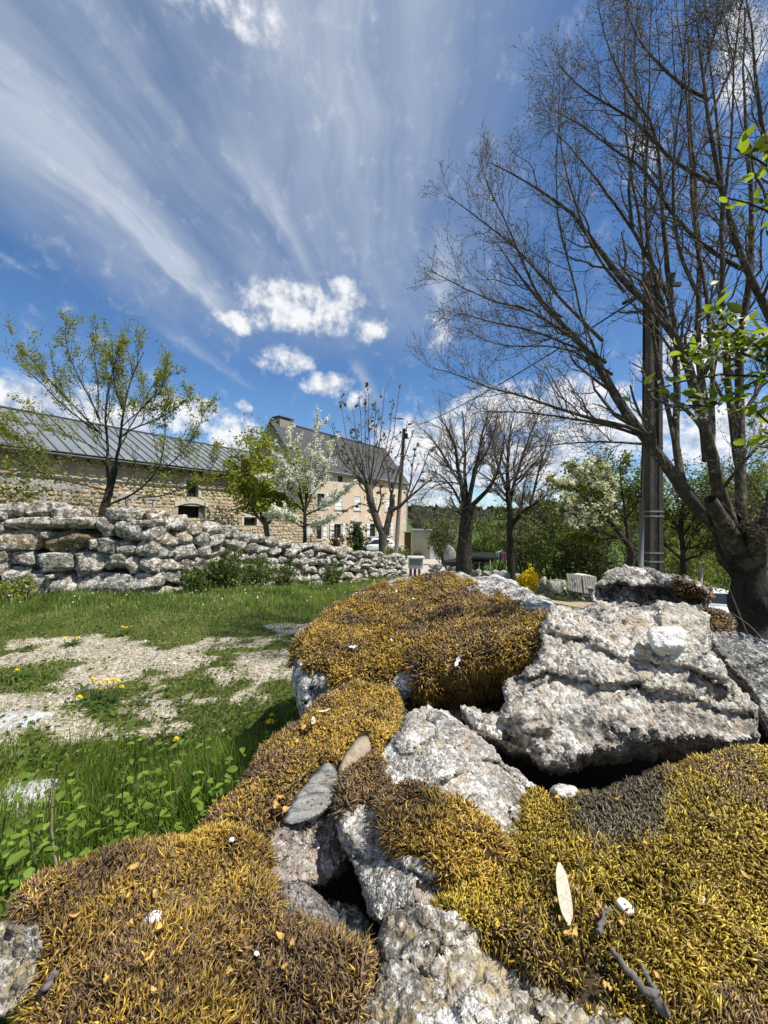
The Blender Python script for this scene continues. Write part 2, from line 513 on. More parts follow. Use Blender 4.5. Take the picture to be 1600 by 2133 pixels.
G_B = granite('granite_coarse', 42, (0.38, 0.355, 0.31), (0.72, 0.70, 0.66), tan=(0.46, 0.38, 0.28), dark=0.30, crust=0.20, amp=0.013, ns=5, stretch=(1, 1, 2.3))
G_A = granite('granite_lichen', 60, (0.25, 0.245, 0.23), (0.60, 0.59, 0.57), dark=0.42, crust=0.36, amp=0.008, ns=6)
G_C = granite('granite_speckled', 120, (0.28, 0.27, 0.245), (0.66, 0.65, 0.63), dark=0.20, crust=0.24, amp=0.005, ns=8)
G_F = granite('granite_grey_brown', 95, (0.28, 0.245, 0.19), (0.66, 0.63, 0.56), tan=(0.44, 0.35, 0.18), dark=0.34, crust=0.20, amp=0.006, ns=9)
G_I = granite('granite_pinkish', 110, (0.30, 0.27, 0.24), (0.62, 0.57, 0.53), tan=(0.44, 0.34, 0.26), dark=0.32, crust=0.16, amp=0.006, ns=8)
G_N = granite('granite_dark', 70, (0.14, 0.14, 0.135), (0.55, 0.55, 0.54), dark=0.46, crust=0.30, amp=0.010, ns=8)
G_W = granite('wall_granite', 30, (0.22, 0.20, 0.155), (0.46, 0.43, 0.36), dark=0.30, crust=0.37, amp=0.014, ns=6.5, orange=0.08, crustcol=(0.82, 0.80, 0.74), disp=False)
G_W2 = granite('far_wall_granite', 16, (0.24, 0.22, 0.18), (0.48, 0.46, 0.41), dark=0.30, crust=0.32, amp=0.02, ns=3.5, disp=False)
M_MOSS = leafmat('moss', trans=0.08, rough=0.38, spec=0.5)
M_GRASS = leafmat('grass_blades', trans=0.45, rough=0.45, spec=0.35)
M_LEAF = leafmat('leaves', trans=0.5, rough=0.5)
M_PETAL = leafmat('petals', trans=0.3, rough=0.7)
M_BARK = bark('bark_grey', (0.034, 0.028, 0.021), (0.125, 0.104, 0.078), 40, 0.9, (0.18, 0.17, 0.13))
M_BARKD = bark('bark_dark', (0.014, 0.012, 0.010), (0.062, 0.052, 0.040), 16, 1.0, (0.085, 0.085, 0.06))
M_BARKF = bark('bark_far', (0.06, 0.05, 0.042), (0.17, 0.145, 0.115), 6, 0.9)
M_TWIG = bark('twig_bark', (0.065, 0.054, 0.043), (0.16, 0.135, 0.105), 60, 0.2)
M_TWIGF = bark('far_twig_bark', (0.10, 0.085, 0.07), (0.20, 0.17, 0.14), 6, 0.2)

# ------------------------------------------------------------------ terrain
BANK = [(-.50, -1.2), (-.50, .55), (-.36, .75), (-.25, 1.0), (-.28, 1.75), (0.0, 2.15), (.9, 2.3), (1.9, 2.2), (2.6, 1.4), (2.2, -1.2)]
def ground_z(x, y):
    x = np.asarray(x, float); y = np.asarray(y, float)
    yk = [-40, 5, 20, 40, 60, 110, 180, 300, 420, 1000]
    zk = [0, 0, -1.65, -3.35, -3.75, -5.2, -3.8, 1.0, 2.5, 4.0]
    z = np.interp(y, yk, zk)
    xs = np.clip(x, 0, 26)
    z = z - 0.12 * xs * (1 - .75 * smooth(y, 22, 42)) * smooth(y, 1.0, 6.0) * (1 - smooth(y, 90, 200))
    z = z + 0.05 * vnoise(np.stack([x * .7, y * .7, 0 * x], -1)) * smooth(y, 2, 8)
    z = z + 0.03 * vnoise(np.stack([x * 2.1, y * 2.1, 0 * x + 4], -1))
    ins = in_poly(x, y, BANK)
    d, _, _ = dist_poly(x, y, BANK)
    sd = np.where(ins, d, -d)
    z = z + 0.30 * smooth(sd, -.10, .22) * (1 - .0 * x)
    return z

GBLOB = [(200, 1372, 200, 42), (330, 1402, 200, 60), (40, 1485, 170, 62), (430, 1432, 130, 46), (230, 1520, 220, 24), (560, 1382, 90, 36),
         (615, 1312, 80, 13), (480, 1335, 110, 22), (120, 1345, 100, 18), (30, 1375, 60, 20), (300, 1470, 90, 40), (30, 1660, 90, 45)]
def bare(x, y):
    z = ground_z(x, y)
    px, py, d = proj(np.stack([x, y, z], -1))
    m_ = np.zeros(np.shape(x))
    for (a, b, c, e) in GBLOB:
        m_ = np.maximum(m_, 1.0 - .62 * ((px - a) / c) ** 2 - .62 * ((py - b) / e) ** 2)
    m_ = np.clip(m_, 0, .8) * (d > 0.5)
    n_ = fbm(np.stack([x * 2.6, y * 2.6, 0 * x + 2], -1), 4, .6)
    n2 = fbm(np.stack([x * 9, y * 9, 0 * x + 8], -1), 3, .65)
    return smooth(m_ + n_ * 1.15 * (m_ > .02) + n2 * .9 * (m_ > .02), 0.16, 1.0)

gx = np.concatenate([-np.geomspace(900, 6.2, 34), np.arange(-6, 3.2, .055), np.geomspace(3.3, 900, 40)])
gy = np.concatenate([[-60, -25, -10, -5, -3, -2, -1], np.arange(-.5, 7.2, .05), np.geomspace(7.3, 1500, 70)])
XX, YY = np.meshgrid(gx, gy)
ZZ = ground_z(XX, YY)
nx_, ny_ = len(gx), len(gy)
ids = np.arange(nx_ * ny_).reshape(ny_, nx_)
gq = np.stack([ids[:-1, :-1], ids[:-1, 1:], ids[1:, 1:], ids[1:, :-1]], -1).reshape(-1, 4)
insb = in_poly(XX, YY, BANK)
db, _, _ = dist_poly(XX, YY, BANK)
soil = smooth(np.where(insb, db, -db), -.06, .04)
m_, nt, b_, out_ = mat_new('ground')
pos = nt.n('ShaderNodeNewGeometry').outputs['Position']
at = nt.n('ShaderNodeAttribute', p_attribute_name='bare').outputs['Fac']
ats = nt.n('ShaderNodeAttribute', p_attribute_name='soil').outputs['Fac']
fn = nt.noise(pos, 55, 5, 0.7)
mid = nt.noise(pos, 9, 5, 0.6)
sy = nt.n('ShaderNodeSeparateXYZ', Vector=pos)
grav = nt.vor(pos, 70)
gcell = nt.n('ShaderNodeSeparateColor', Color=grav.outputs['Color']).outputs[0]
gravc = nt.ramp(nt.m('MULTIPLY_ADD', gcell, .6, nt.m('MULTIPLY', fn, .4)), [(0.2, (0.19, 0.155, 0.105)), (0.5, (0.40, 0.35, 0.265)), (0.85, (0.62, 0.57, 0.48))])
gravc = nt.mix(nt.sstep(mid, 0.45, 0.7), gravc, nt.mix(0.6, gravc, (0.26, 0.19, 0.10)))
turf = nt.ramp(fn, [(0.3, (0.05, 0.07, 0.016)), (0.7, (0.16, 0.155, 0.055))])
farg = nt.ramp(nt.noise(pos, 0.09, 6, 0.6), [(0.3, (0.055, 0.105, 0.018)), (0.7, (0.105, 0.165, 0.03))])
turf = nt.mix(nt.sstep(sy.outputs[1], 10, 30), turf, farg)
bm = nt.sstep(nt.m('ADD', at, nt.m('MULTIPLY', nt.m('SUBTRACT', fn, .5), .5)), .3, .6)
gc = nt.mix(bm, turf, gravc)
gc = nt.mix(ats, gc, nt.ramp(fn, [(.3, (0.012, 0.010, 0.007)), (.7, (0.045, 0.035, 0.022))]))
nt.set(b_.inputs['Base Color'], gc)
b_.inputs['Roughness'].default_value = 0.95
b_.inputs['Specular IOR Level'].default_value = 0.1
bp = nt.n('ShaderNodeBump', Strength=0.7, Distance=0.012, Height=nt.m('ADD', fn, nt.m('MULTIPLY', grav.outputs['Distance'], -.8)))
nt.t.links.new(bp.outputs[0], b_.inputs['Normal'])
M_GROUND = m_
barev = bare(XX, YY) * (YY < 8) * (YY > .3)
link('ground', mesh_np('ground', np.stack([XX, YY, ZZ], -1).reshape(-1, 3), [gq], M_GROUND, {'bare': barev.ravel(), 'soil': soil.ravel()}))['kind'] = 'structure'

def track(name, pts, width, mat, lift=.012):
    pts = np.array(pts, float)
    seg = np.concatenate([[0], np.cumsum(np.hypot(*np.diff(pts, axis=0).T))])
    t_ = np.linspace(0, seg[-1], 60)
    cx_, cy_ = np.interp(t_, seg, pts[:, 0]), np.interp(t_, seg, pts[:, 1])
    tx, ty = np.gradient(cx_), np.gradient(cy_); l_ = np.hypot(tx, ty); tx /= l_; ty /= l_
    wv_ = np.interp(t_, seg, width) if np.ndim(width) else np.full(60, width)
    k = np.linspace(-.5, .5, 9)
    wob_ = 1 + .12 * vnoise(np.stack([t_ * .8, 0 * t_, 0 * t_], -1))
    Xs = cx_[:, None] + ty[:, None] * k * (wv_ * wob_)[:, None]
    Ys = cy_[:, None] - tx[:, None] * k * (wv_ * wob_)[:, None]
    Zs = ground_z(Xs, Ys) + lift + .03 * (1 - (2 * k) ** 2)
    i_ = np.arange(60 * 9).reshape(60, 9)
    q = np.stack([i_[:-1, :-1], i_[1:, :-1], i_[1:, 1:], i_[:-1, 1:]], -1).reshape(-1, 4)[:, ::-1]
    o = link(name, mesh_np(name, np.stack([Xs, Ys, Zs], -1).reshape(-1, 3), [q], mat))
    o['kind'] = 'structure'
M_TRACK = simple('pale_gravel', (0.44, 0.40, 0.33), .95, .3, 6, bump=.5)
M_SAND = simple('sandy_soil', (0.36, 0.28, 0.19), .95, .3, 5, bump=.5)
track('gravel_drive', [(0.6, 13.0), (1.6, 17), (2.2, 22), (3.5, 30), (5.2, 38), (5.0, 47)], [1.6, 2.4, 3.2, 4.5, 6.0, 7], M_TRACK)
track('sandy_track', [(1.0, 12.3), (4.3, 11.6), (7.4, 12.6), (12, 13.4)], [1.2, 1.7, 2.0, 3.0], M_SAND)

# far forest and hedges -------------------------------------------------
def leaf_quads(c, size, nrm=None, aspect=1.6, rg=rng, fold=.25):
    """small folded diamond leaves at centres c; returns V,T"""
    n = len(c)
    a = rg.normal(size=(n, 3)); a /= np.linalg.norm(a, axis=1, keepdims=True)
    if nrm is not None: a = nrm
    r_ = rg.normal(size=(n, 3)); b2 = np.cross(a, r_); b2 /= np.linalg.norm(b2, axis=1, keepdims=True) + 1e-9
    s_ = np.broadcast_to(np.asarray(size, float), (n,))[:, None]
    cr = np.cross(a, b2)
    V = np.stack([c - a * s_ * .5 * aspect, c + b2 * s_ * .45 + cr * s_ * fold, c + a * s_ * .5 * aspect, c - b2 * s_ * .45 + cr * s_ * fold], 1).reshape(-1, 3)
    i_ = np.arange(n)[:, None] * 4
    T = np.concatenate([i_ + np.array([[0, 1, 2]]), i_ + np.array([[0, 2, 3]])])
    return V, T
def vcol(n_each, cols, jitter=.18, rg=rng):
    """per item colours repeated n_each"""
    c = np.asarray(cols) * (1 + rg.normal(size=(len(cols), 1)) * jitter)
    return np.repeat(np.clip(c, 0.003, 1), n_each, 0)

def forest(name, x0_, x1_, y0_, y1_, n, h, colA, colB, per=70, ls=1.6):
    rg = np.random.default_rng(abs(hash(name)) % 1000 if False else len(name) * 31 + n)
    x = rg.uniform(x0_, x1_, n); y = rg.uniform(y0_, y1_, n)
    z = ground_z(x, y); hh = h * rg.uniform(.7, 1.25, n)
    t_ = rg.random((n, per)); ang = rg.uniform(0, 6.283, (n, per))
    rr = (1 - t_ ** 1.6) * .36 * hh[:, None] * np.sqrt(rg.random((n, per)))
    c = np.stack([x[:, None] + rr * np.cos(ang), y[:, None] + rr * np.sin(ang), z[:, None] + hh[:, None] * (.08 + .92 * t_)], -1).reshape(-1, 3)
    V, T = leaf_quads(c, ls * rg.uniform(.6, 1.3, len(c)), rg=rg)
    mixv = rg.random((n, 1, 1)) * .7 + .3 * rg.random((n, per, 1))
    cols = (np.array(colA) * (1 - mixv) + np.array(colB) * mixv).reshape(-1, 3)
    o = link(name, mesh_np(name, V, [T], M_LEAF, {'Col': vcol(4, cols, .25, rg)}, False))
    o['kind'] = 'stuff'
    return o
tag(forest('forest', -140, 260, 300, 350, 620, 8.5, (0.018, 0.035, 0.014), (0.045, 0.07, 0.022), 60, 2.4), 'dark conifer forest on the far hillside', 'forest')
tag(forest('hedge', -20, 130, 178, 186, 90, 3.2, (0.04, 0.07, 0.02), (0.12, 0.15, 0.05), 60, .9), 'green hedge line across the far field', 'hedge')

# ------------------------------------------------------------------ farmhouse
D_H = np.array([.588, .809, 0]); N_H = np.array([.809, -.588, 0]); UZ = np.array([0, 0, 1.0])
P0 = np.array([-8.24, 37.6, 0])
HL = 19.3
def hs(px):
    b = (px - CX) / F
    return (37.6 * b + 8.24) / (.588 - .809 * b)
def HP(s, o, z):
    """s along facade, o outwards, z relative to the camera height"""
    return P0 + D_H * s + N_H * o + UZ * (z + EYE)
M_PLASTER = None
m_, nt, b_, out_ = mat_new('old_plaster')
pos = nt.n('ShaderNodeNewGeometry').outputs['Position']
n1 = nt.noise(pos, .55, 6, .6, .4); n2 = nt.noise(pos, 3.0, 6, .65)
c = nt.ramp(n1, [(.30, (0.66, 0.56, 0.43)), (.48, (0.58, 0.47, 0.34)), (.62, (0.62, 0.43, 0.29)), (.72, (0.56, 0.50, 0.41))])
c = nt.mix(nt.sstep(n2, .55, .75), c, (0.33, 0.25, 0.18))
st_n = nt.noise(nt.n('ShaderNodeMapping', Vector=pos, Scale=(2, 2, .18)).outputs[0], 1.5, 4)
c = nt.mix(nt.m('MULTIPLY', nt.sstep(st_n, .52, .7), .35), c, (0.25, 0.21, 0.16))
nt.set(b_.inputs['Base Color'], c); b_.inputs['Roughness'].default_value = .95; b_.inputs['Specular IOR Level'].default_value = .1
bp = nt.n('ShaderNodeBump', Strength=.4, Distance=.03, Height=n2); nt.t.links.new(bp.outputs[0], b_.inputs['Normal'])
M_PLASTER = m_
M_STONETRIM = simple('pale_dressed_stone', (0.55, 0.50, 0.42), .9, .18, 3, bump=.3)
M_GREYPL = simple('grey_gable_plaster', (0.24, 0.22, 0.19), .95, .25, 1.5, bump=.3)
M_SHUT = simple('white_shutter_paint', (0.80, 0.79, 0.76), .55, .04, 2)
M_SLATE = simple('slate', (0.085, 0.085, 0.085), .75, .3, 5, spec=.3)
M_WOODB = simple('brown_wood', (0.11, 0.065, 0.04), .6, .25, 5)
M_GLASS, nt, b_, out_ = mat_new('window_glass')
b_.inputs['Base Color'].default_value = (.02, .024, .028, 1); b_.inputs['Roughness'].default_value = .08; b_.inputs['Specular IOR Level'].default_value = .6
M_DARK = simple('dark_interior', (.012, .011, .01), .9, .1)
M_METALG = simple('grey_zinc', (0.30, 0.31, 0.32), .45, .12, 2, metal=.6)

house = empty('farmhouse', HP(HL / 2, -4, -4.5), 'tall plastered farmhouse with white shutters and steep slate roof', 'house')
BASE = -4.9; EAVE = 4.96; RIDGE = 9.84; HW = 4.0
# openings (s centre, half width, z0, z1, kind)
ops = []
GS = [hs(q) for q in (662.5, 703.4, 742.8, 776.6, 806.9)]
for k, s_ in enumerate(GS):
    if k == 2: ops.append((s_, .62, -2.85, -.62, 'door'))
    else: ops.append((s_, .53, -2.18, -.66, 'win'))
for k, s_ in enumerate(GS):
    ops.append((s_ + (.35 if k == 0 else .15), .52, .95, 2.45, 'open' if k == 0 else 'shut'))
for q in (672, 707.5, 746, 779, 814):
    ops.append((hs(q), .42, 3.86, 4.5, 'attic'))
ops = [(s_ if s_ < HL - 1 else HL - 1.2, h_, a, b2, k) for s_, h_, a, b2, k in ops]
# front wall built as a grid of quads with real openings and reveals
def wall_with_openings(mb, ssplit, zsplit, rects, PT, depth):
    ss = sorted(set([round(q, 4) for q in ssplit])); zs_ = sorted(set([round(q, 4) for q in zsplit]))
    for i in range(len(ss) - 1):
        for j in range(len(zs_) - 1):
            sm, zm = (ss[i] + ss[i + 1]) / 2, (zs_[j] + zs_[j + 1]) / 2
            if any(a < sm < b2 and c_ < zm < d_ for a, b2, c_, d_ in rects): continue
            mb.add([PT(ss[i], 0, zs_[j]), PT(ss[i + 1], 0, zs_[j]), PT(ss[i + 1], 0, zs_[j + 1]), PT(ss[i], 0, zs_[j + 1])], [[0, 1, 2, 3]])
    for a, b2, c_, d_ in rects:
        q = [(a, c_), (b2, c_), (b2, d_), (a, d_)]
        for k in range(4):
            (s1, z1), (s2, z2) = q[k], q[(k + 1) % 4]
            mb.add([PT(s1, 0, z1), PT(s2, 0, z2), PT(s2, -depth, z2), PT(s1, -depth, z1)], [[3, 2, 1, 0]])
rects = [(s_ - h_, s_ + h_, a, b2) for s_, h_, a, b2, k in ops]
mb = MB()
ssp = [0, HL] + [r_[0] for r_ in rects] + [r_[1] for r_ in rects]
zsp = [BASE, EAVE] + [r_[2] for r_ in rects] + [r_[3] for r_ in rects]
wall_with_openings(mb, ssp, zsp, rects, HP, .28)
mb.add([HP(HL, 0, BASE), HP(HL, -8, BASE), HP(HL, -8, EAVE), HP(HL, -HW, RIDGE - .1), HP(HL, 0, EAVE)], None, [[0, 1, 2], [0, 2, 4], [4, 2, 3]])
mb.add([HP(HL, -8, BASE), HP(0, -8, BASE), HP(0, -8, EAVE), HP(HL, -8, EAVE)], [[0, 1, 2, 3]])
mb.obj('wall', M_PLASTER, house)
mb = MB()
mb.add([HP(0, 0, BASE), HP(0, -8, BASE), HP(0, -8, EAVE), HP(0, -HW, RIDGE - .1), HP(0, 0, EAVE)], None, [[2, 1, 0], [4, 2, 0], [3, 2, 4]])
mb.obj('gable_wall', M_GREYPL, house, label='grey rendered gable wall')
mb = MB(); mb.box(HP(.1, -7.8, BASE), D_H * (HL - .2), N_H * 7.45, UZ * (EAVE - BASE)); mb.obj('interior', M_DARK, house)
# quoins at the right corner
for k in range(22):
    L_ = .62 if k % 2 else .38
    mb = MB(); mb.box(HP(HL - L_, -.1, BASE + .44 * k + .01), D_H * (L_ + .02), N_H * .125, UZ * .42); mb.obj('quoin', M_STONETRIM, house)
mb = MB(); mb.box(HP(-.02, -.02, BASE), D_H * (HL + .02), N_H * .10, UZ * 1.45); mb.obj('plinth', M_STONETRIM, house)
mb = MB(); mb.box(HP(0.05, -.05, EAVE - .28), D_H * (HL - .1), N_H * .26, UZ * .16); mb.obj('cornice', M_STONETRIM, house)
def surround(s_, h_, a, b2, sill=True):
    t_ = .15
    MB().box(HP(s_ - h_ - t_, -.1, b2), D_H * (2 * h_ + 2 * t_), N_H * .13, UZ * .2).obj('lintel', M_STONETRIM, house)
    for q in (s_ - h_ - t_, s_ + h_): MB().box(HP(q, -.1, a), D_H * t_, N_H * .128, UZ * (b2 - a)).obj('jamb', M_STONETRIM, house)
    if sill: MB().box(HP(s_ - h_ - t_ - .05, -.1, a - .13), D_H * (2 * h_ + 2 * t_ + .1), N_H * .2, UZ * .13).obj('sill', M_STONETRIM, house)
def shutter(s0, w_, a, b2, o=.06):
    mb = MB(); mb.box(HP(s0, o, a), D_H * w_, N_H * .035, UZ * (b2 - a))
    nb = 3
    for k in range(nb): mb.box(HP(s0 + .012 + k * (w_ - .02) / nb, o + .035, a + .02), D_H * ((w_ - .02) / nb - .012), N_H * .012, UZ * (b2 - a - .04))
    sh = mb.obj('shutter', M_SHUT, house)
    mb = MB()
    for zz in (a + .22, (a + b2) / 2, b2 - .28): MB().box(HP(s0 + .04, o + .047, zz), D_H * (w_ - .08), N_H * .02, UZ * .06).obj('shutter_batten', M_METALG, sh)
def window(s_, h_, a, b2, bars=2):
    mb = MB(); o = -.2; f = .06
    for (x_, y_, w_, z_) in ((s_ - h_, a, 2 * h_, f), (s_ - h_, b2 - f, 2 * h_, f), (s_ - h_, a + f, f, b2 - a - 2 * f), (s_ + h_ - f, a + f, f, b2 - a - 2 * f), (s_ - f * .6, a + f, f * 1.2, b2 - a - 2 * f)):
        mb.box(HP(x_, o, y_), D_H * w_, N_H * .06, UZ * z_)
    if bars: mb.box(HP(s_ - h_ + f, o + .005, a + (b2 - a) * .66), D_H * (2 * h_ - 2 * f), N_H * .045, UZ * .05)
    wf = mb.obj('window', M_WOODB, house)
    mb = MB(); mb.box(HP(s_ - h_ + .01, o - .03, a + .01), D_H * (2 * h_ - .02), N_H * .025, UZ * (b2 - a - .02)); mb.obj('pane', M_GLASS, wf)
for s_, h_, a, b2, k in ops:
    if k == 'attic':
        surround(s_, h_, a, b2, False); window(s_, h_, a, b2, 0); continue
    if k == 'door':
        surround(s_, h_, a, b2, False)
        mb = MB(); mb.box(HP(s_ - h_ + .01, -.25, a), D_H * (2 * h_ - .02), N_H * .06, UZ * (b2 - a - .01))
        for q in (-1, 1):
            for zz in (.1, .95): mb.box(HP(s_ + q * h_ * .5 - .2, -.19, a + zz), D_H * .4, N_H * .03, UZ * .75)
        mb.obj('door', M_WOODB, house)
        mb = MB(); zt = b2 + .22
        mb.box(HP(s_ - 1.05, -.05, zt), D_H * 2.1, N_H * .32, UZ * .14); mb.obj('lintel', M_STONETRIM, house)
        mb = MB(); A_ = [HP(s_ - 1.0, .02, zt + .145), HP(s_ + 1.0, .02, zt + .145), HP(s_, .02, zt + .75)]; B2 = [q + N_H * .22 for q in A_]
        mb.add(A_ + B2, [[0, 1, 4, 3], [1, 2, 5, 4], [2, 0, 3, 5]], [[0, 2, 1], [3, 4, 5]]); mb.obj('pediment', M_STONETRIM, house)
        shutter(s_ - h_ - .17 - .42, .42, a, b2 - .02); shutter(s_ + h_ + .17, .42, a, b2 - .02)
        mb = MB()
        for q in range(4): mb.box(HP(s_ - .9 - .1 * q, 0.11, a - .02 - .35 * (q + 1)), D_H * (1.8 + .2 * q), N_H * (.5 + .32 * q), UZ * .35)
        mb.obj('steps', M_STONETRIM, house); continue
    surround(s_, h_, a, b2)
    if k == 'shut':
        shutter(s_ - h_ + .01, h_ - .015, a + .01, b2 - .01, -.08); shutter(s_ + .005, h_ - .015, a + .01, b2 - .01, -.08)
    else:
        window(s_, h_, a, b2)
        shutter(s_ - h_ - .16 - .5, .5, a - .02, b2 + .02); shutter(s_ + h_ + .16, .5, a - .02, b2 + .02)
# slate roof: courses of separate slates, joined because they are far too many
rg = np.random.default_rng(5)
def slates(side):
    mb = MB(); ov = .35
    sl = math.hypot(HW + ov, (RIDGE - EAVE) * (HW + ov) / HW); drop = (RIDGE - EAVE) / HW
    n_r = 26; rowh = sl / n_r
    dv = np.array([0, 0, 0.]) + (N_H * side * HW + UZ * (EAVE - RIDGE)); dv = dv / np.linalg.norm(dv)
    nv = np.cross(D_H, dv) * (1 if side < 0 else -1); nv = nv / np.linalg.norm(nv); nv = nv if nv[2] > 0 else -nv
    top = HP(-.3, -HW, RIDGE)
    for r_ in range(n_r):
        s_ = -rg.random() * .3
        while s_ < HL + .6:
            w_ = rg.uniform(.26, .4)
            s1, s2 = max(0, s_), min(HL + .6, s_ + w_ - .012)
            if s2 > s1:
                t1 = .028 + rg.random() * .016; lo_ = rowh * (1.22 + rg.uniform(-.05, .05))
                o = top + dv * (r_ * rowh) + D_H * s1
                V = [o, o + D_H * (s2 - s1), o + D_H * (s2 - s1) + dv * lo_ + nv * t1, o + dv * lo_ + nv * t1]
                V += [V[3] - nv * .03, V[2] - nv * .03]
                mb.add(V, [[0, 3, 2, 1] if side > 0 else [0, 1, 2, 3], [3, 4, 5, 2]])
            s_ += w_
    return mb
if True:
    o = slates(1).obj('roof', M_SLATE, house); o['kind'] = 'stuff'
    mb = MB(); mb.box(HP(-.3, -HW, RIDGE - .07), D_H * (HL + .6), N_H * -(HW + .35) + UZ * (EAVE - RIDGE) * (HW + .35) / HW, UZ * .06); mb.obj('rear_roof', M_SLATE, house)
    mb = MB(); mb.box(HP(-.28, -HW - .14, RIDGE), D_H * (HL + .56), N_H * .28, UZ * .09); mb.obj('ridge_cap', M_SLATE, house)
    for s_ in (-.33, HL + .3):
        mb = MB()
        mb.box(HP(s_, -HW, RIDGE - .22), D_H * .05, N_H * (HW + .36) + UZ * (EAVE - RIDGE) * (HW + .36) / HW, UZ * .2); mb.box(HP(s_, -HW, RIDGE - .22), D_H * .05, -N_H * (HW + .36) + UZ * (EAVE - RIDGE) * (HW + .36) / HW, UZ * .2); mb.obj('verge_board', M_SLATE, house)
    mb = MB(); mb.box(HP(.5, -HW - .5, RIDGE - .7), D_H * 1.7, N_H * 1.0, UZ * 1.0); ch = mb.obj('chimney', M_GREYPL, house)
    mb = MB(); mb.box(HP(.35, -HW - .65, RIDGE + .42), D_H * 2.0, N_H * 1.3, UZ * .1); mb.box(HP(.5, -HW - .45, RIDGE + .3), D_H * .3, N_H * .9, UZ * .12); mb.box(HP(1.9, -HW - .45, RIDGE + .3), D_H * .3, N_H * .9, UZ * .12); mb.obj('chimney_cap', M_SLATE, ch)
mb = MB(); mb.tube([HP(-.3, .42, EAVE - .2), HP(HL + .3, .42, EAVE - .25)], .07, 8); mb.obj('gutter', M_METALG, house)
for s_ in (.25, HL - .12):
    mb = MB(); mb.tube([HP(s_, .42, EAVE - .25), HP(s_, .14, EAVE - .7), HP(s_, .14, BASE + .2)], .05, 8); mb.obj('drainpipe', M_METALG, house)

# ------------------------------------------------------------------ barn
D_B = np.array([.536, .844, 0]); N_B = np.array([.844, -.536, 0])
B0 = np.array([-18.3, 18.75, 0]); BL_ = 22.2; BPRE = 8.0
def BP(s, o, z): return B0 + D_B * s + N_B * o + UZ * (z + EYE)
def bs(px):
    b = (px - CX) / F
    return (18.75 * b + 18.3) / (.536 - .844 * b)
def bz(px, py):
    s_ = bs(px); y_ = 18.75 + .844 * s_
    return (-(py - CY) / F * y_) + math.sin(PITCH) * y_ - math.sin(ROLL) * (px - CX) / F * y_
barn = empty('stone_barn', BP(8, -4, -3.5), 'long rubble stone barn with grey standing seam metal roof', 'barn')
bops = []
for (xa, ya, xb, yb) in ((387, 1013, 412, 1046), (371, 1065, 428, 1090), (508, 1085, 535, 1103)):
    bops.append((bs(xa), bs(xb), bz((xa + xb) / 2, yb), bz((xa + xb) / 2, ya)))
M_MORTAR = simple('lime_mortar', (0.40, 0.32, 0.22), .95, .25, 3, bump=.4)
m_, nt, b_, out_ = mat_new('barn_stone')
pos = nt.n('ShaderNodeNewGeometry').outputs['Position']; oi = nt.n('ShaderNodeObjectInfo').outputs['Random']
a_ = nt.n('ShaderNodeAttribute', p_attribute_name='Col').outputs['Fac']
rnd = nt.m('FRACT', nt.m('ADD', oi, nt.m('MULTIPLY', a_, 7.0)))
c = nt.ramp(rnd, [(0, (0.34, 0.26, 0.17)), (.35, (0.52, 0.42, 0.28)), (.7, (0.60, 0.50, 0.35)), (1, (0.42, 0.37, 0.29))])
c = nt.mix(.6, c, nt.ramp(nt.noise(pos, 9, 5, .65), [(.3, (.6, .58, .55)), (.7, (1.15, 1.15, 1.12))]), 'MULTIPLY')
nt.set(b_.inputs['Base Color'], c); b_.inputs['Roughness'].default_value = .95; b_.inputs['Specular IOR Level'].default_value = .1
bp = nt.n('ShaderNodeBump', Strength=.5, Distance=.02, Height=nt.noise(pos, 20, 4)); nt.t.links.new(bp.outputs[0], b_.inputs['Normal'])
M_BSTONE = m_
BH = 3.15; BBASE = -4.6
mb = MB()
ssp = [-BPRE, BL_] + [q for r_ in bops for q in r_[:2]]; zsp = [BBASE, BH] + [q for r_ in bops for q in r_[2:]]
wall_with_openings(mb, ssp, zsp, bops, BP, .4)
mb.add([BP(BL_, 0, BBASE), BP(BL_, -9.7, BBASE), BP(BL_, -9.7, BH), BP(BL_, -4.85, 5.85), BP(BL_, 0, BH)], None, [[0, 1, 2], [0, 2, 4], [4, 2, 3]])
mb.add([BP(-BPRE, 0, BBASE), BP(-BPRE, -9.7, BBASE), BP(-BPRE, -9.7, BH), BP(-BPRE, -4.85, 5.85), BP(-BPRE, 0, BH)], None, [[2, 1, 0], [4, 2, 0], [3, 2, 4]])
mb.add([BP(BL_, -9.7, BBASE), BP(-BPRE, -9.7, BBASE), BP(-BPRE, -9.7, BH), BP(BL_, -9.7, BH)], [[0, 1, 2, 3]])
bwall = mb.obj('wall', M_MORTAR, barn)
mb = MB(); mb.box(BP(-BPRE + .2, -9.4, BBASE), D_B * (BL_ + BPRE - .4), N_B * 8.9, UZ * (BH - BBASE)); mb.obj('interior', M_DARK, barn)
